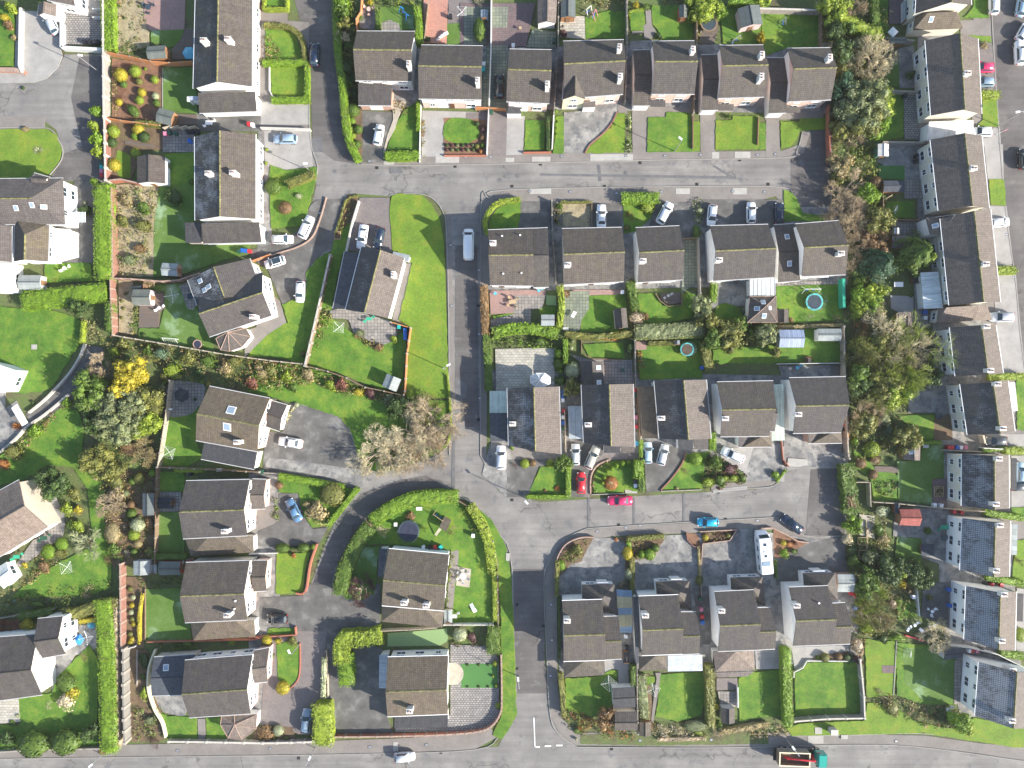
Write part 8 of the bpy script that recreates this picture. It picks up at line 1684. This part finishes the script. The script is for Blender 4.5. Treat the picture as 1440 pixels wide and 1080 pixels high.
# grab lorry
T(1060,795)
p = U((255,1028),2.0); root = empty('tipper_lorry',(p.x, p.y, .05), math.radians(-2))
mb = MB(); mb.box(-1.0,0,.7,.95,7.6,2.2); mb.build('chassis',MATS['tyre'], root)
mb = MB()
for cx, cy, w_, l_ in ((-1.5,-1.2,5.6,.1),(-1.5,1.2,5.6,.1),(-4.25,0,.1,2.3),(1.25,0,.1,2.3)): mb.box(cx, cy, .95,2.5, w_, l_)
mb.box(-1.5,0,.96,1.05,5.4,2.3); mb.build('tipper_body',MATS['fence_wood'], root)
mb = MB()
for cx, cy, w_, l_ in ((-1.5,-1.2,5.8,.2),(-1.5,1.2,5.8,.2),(-4.25,0,.2,2.2),(1.25,0,.2,2.2)): mb.box(cx, cy, 2.503,2.6, w_, l_)
mb.build('body_rim',MATS['wall_yellow'], root)
for s in (-1,1):
    mb = MB(); mb.box(-1.5, s*1.27,1.02,1.1,5.5,.03)
    for k in range(15): mb.box(-4.2+k*.38, s*1.3,1.0,2.4,.08,.07)
    mb.build('side_ribs',MATS['wall_grey'], root)
bm = bmesh.new(); bmesh.ops.create_cube(bm, size=1)
for v in bm.verts: v.co = Vector((3.55+v.co.x*(1.9 if v.co.z < 0 else 1.6), v.co.y*2.4,1.85+v.co.z*2.0))
bmesh.ops.bevel(bm, geom=bm.edges[:], offset=.15, segments=2, affect='EDGES'); me = bpy.data.meshes.new('cab'); bm.to_mesh(me); bm.free(); me.materials.append(MATS['car_green']); o = bpy.data.objects.new('cab', me);COL.objects.link(o); o.parent = root
mb = MB(); mb.prism([(4.42,-1.0,2.65),(4.42,1.0,2.65),(4.54,1.05,1.9),(4.54,-1.05,1.9)],'0.02'); mb.build('windscreen',MATS['car_glass'], root)
mb = MB(); mb.box(2.1,0,.95,1.3,.9,.6); mb.build('crane_base',MATS['bin_red'], root)
mb = MB(); mb.tube((2.1,0,1.2),(2.1,0,2.9),.2,.18,8); mb.tube((2.1,0,2.9),(-.6,.1,2.75),.16,.14,8); mb.tube((-.6,.1,2.75),(-2.6,-.2,1.7),.14,.22,8); mb.build('crane_arm',MATS['car_red'], root)
mb = MB(); mb.tube((-2.4,-.2,1.8),(-3.1,-.2,1.3),.35,.1,6); mb.build('grab',MATS['car_red'], root)
for s in (-1,1):
    mb = MB(); mb.box(3.0, s*1.22,1.9,2.5,.8,.03); mb.build('side_window',MATS['car_glass'], root)
    mb = MB(); mb.box(4.4, s*.9,1.0,1.25,.18,.35); mb.build('headlight',MATS['lamp_glass'], root)
    for x in (-3.2,-2.1,3.3):
        mb = MB(); mb.tube((x, s*.9,.5),(x, s*1.22,.5),.5,.5,16); w = mb.build('wheel',MATS['tyre'], root); mb = MB(); mb.tube((x, s*1.1,.5),(x, s*1.23,.5),.25,.25,10); mb.build('rim',MATS['metal'], w)
tag(root, 'tipper lorry with a turquoise cab and a red grab arm in its open body','lorry')

# ------------------------------------------------------------------ labels for everything placed by loop
ORD = ['','first','second','third','fourth','fifth','sixth','seventh','eighth','ninth','tenth','eleventh','twelfth','thirteenth','fourteenth','fifteenth','sixteenth','seventeenth','eighteenth','nineteenth','twentieth']
groups = {}
for o, desc, x, y in AUTO:
    best = min(HANDLES, key=lambda h: max(abs(x-h[0])-h[3],0)**2+max(abs(y-h[1])-h[4],0)**2+.02*((x-h[0])**2+(y-h[1])**2))
    dx, dy = x-best[0], y-best[1]; ex, ey = abs(dx)-best[3], abs(dy)-best[4]
    if ex > 0 and ey > 0 and min(ex, ey) > .35*max(ex, ey): rel = ('upper ' if dy > 0 else 'lower ')+('right of' if dx > 0 else 'left of')
    elif ex > ey: rel = 'right of' if dx > 0 else 'left of'
    else: rel = 'above' if dy > 0 else 'below'
    groups.setdefault((desc, rel, best[2]),[]).append((o, x, y))
for (desc, rel, hd),L_ in groups.items():
    words = desc
    if len(L_) == 1: 
        lab = '%s %s the %s' % (words, rel, hd)
        while lab in USED: lab += ' too'
        L_[0][0]['label'] = lab; USED.add(lab); continue
    xs = [a[1] for a in L_]; ys = [a[2] for a in L_]; hor = (max(xs)-min(xs)) >= (max(ys)-min(ys))
    L_.sort(key=lambda a: a[1] if hor else -a[2]); n = len(L_)
    for i, (o, x, y) in enumerate(L_):
        if i == 0: w = 'leftmost' if hor else 'topmost'
        elif i == n-1: w = 'rightmost' if hor else 'lowest'
        elif n == 3: w = 'middle'
        else: w = ORD[min(i+1,20)]+(' from left' if hor else ' from top')
        o['label'] = '%s %s %s the %s' % (w, words, rel, hd)
for o, *_ in AUTO:
    w = o['label'].split()
    if len(w) > 16: o['label'] = ' '.join(x for x in w if x not in ('the','small','leafy','timber','rounded'))
    w = o['label'].split()
    if len(w) > 16: print('LONG', o['label'])

# ------------------------------------------------------------------ camera, light
cam = bpy.data.cameras.new('camera'); co = bpy.data.objects.new('camera', cam);COL.objects.link(co);S.camera = co
co.location = (0,0,H); cam.sensor_width = 36; cam.lens = 25; cam.clip_end = 5000; cam.clip_start = 1
w = bpy.data.worlds.new('World');S.world = w; w.use_nodes = True; nt = w.node_tree; bg = nt.nodes['Background']
sky = nt.nodes.new('ShaderNodeTexSky'); sky.sky_type = 'NISHITA'; sky.sun_disc = False
EL, AZ = math.radians(27), math.radians(-24)     # sun comes from the right and a little from below in the picture
sky.sun_elevation = EL; sky.sun_rotation = PI/2-AZ; nt.links.new(sky.outputs[0], bg.inputs[0]); bg.inputs[1].default_value = .125
sun = bpy.data.lights.new('sun','SUN'); sun.energy = 5.0; sun.angle = math.radians(.6); sun.color = (1,.93,.82); so = bpy.data.objects.new('sun', sun);COL.objects.link(so)
sv = Vector((math.cos(EL)*math.cos(AZ), math.cos(EL)*math.sin(AZ), math.sin(EL))); so.rotation_euler = sv.to_track_quat('Z','Y').to_euler(); so.location = (60,-30,60)
S.view_settings.view_transform = 'Standard';S.view_settings.look = 'None';S.view_settings.exposure = 1.17;S.view_settings.gamma = 1
S.render.engine = 'CYCLES';S.cycles.max_bounces = 5
mb = MB(); mb.box(0,0,-1,150,1900,1900); o = mb.build('haze',[]); o['kind'] = 'stuff'; tag(o, 'thin pale winter haze over the whole estate','haze')
m = bpy.data.materials.new('haze'); m.use_nodes = True; nt = m.node_tree; nt.nodes.remove(nt.nodes['Principled BSDF']); v = nt.nodes.new('ShaderNodeVolumePrincipled')
v.inputs['Color'].default_value = (.9,.92,.95,1); v.inputs['Density'].default_value = .00012; v.inputs['Anisotropy'].default_value = .2; nt.links.new(v.outputs[0], nt.nodes['Material Output'].inputs['Volume']); o.data.materials.append(m)
print('objects', len(S.objects),'faces', sum(len(o.data.polygons) for o in S.objects if o.type == 'MESH'))
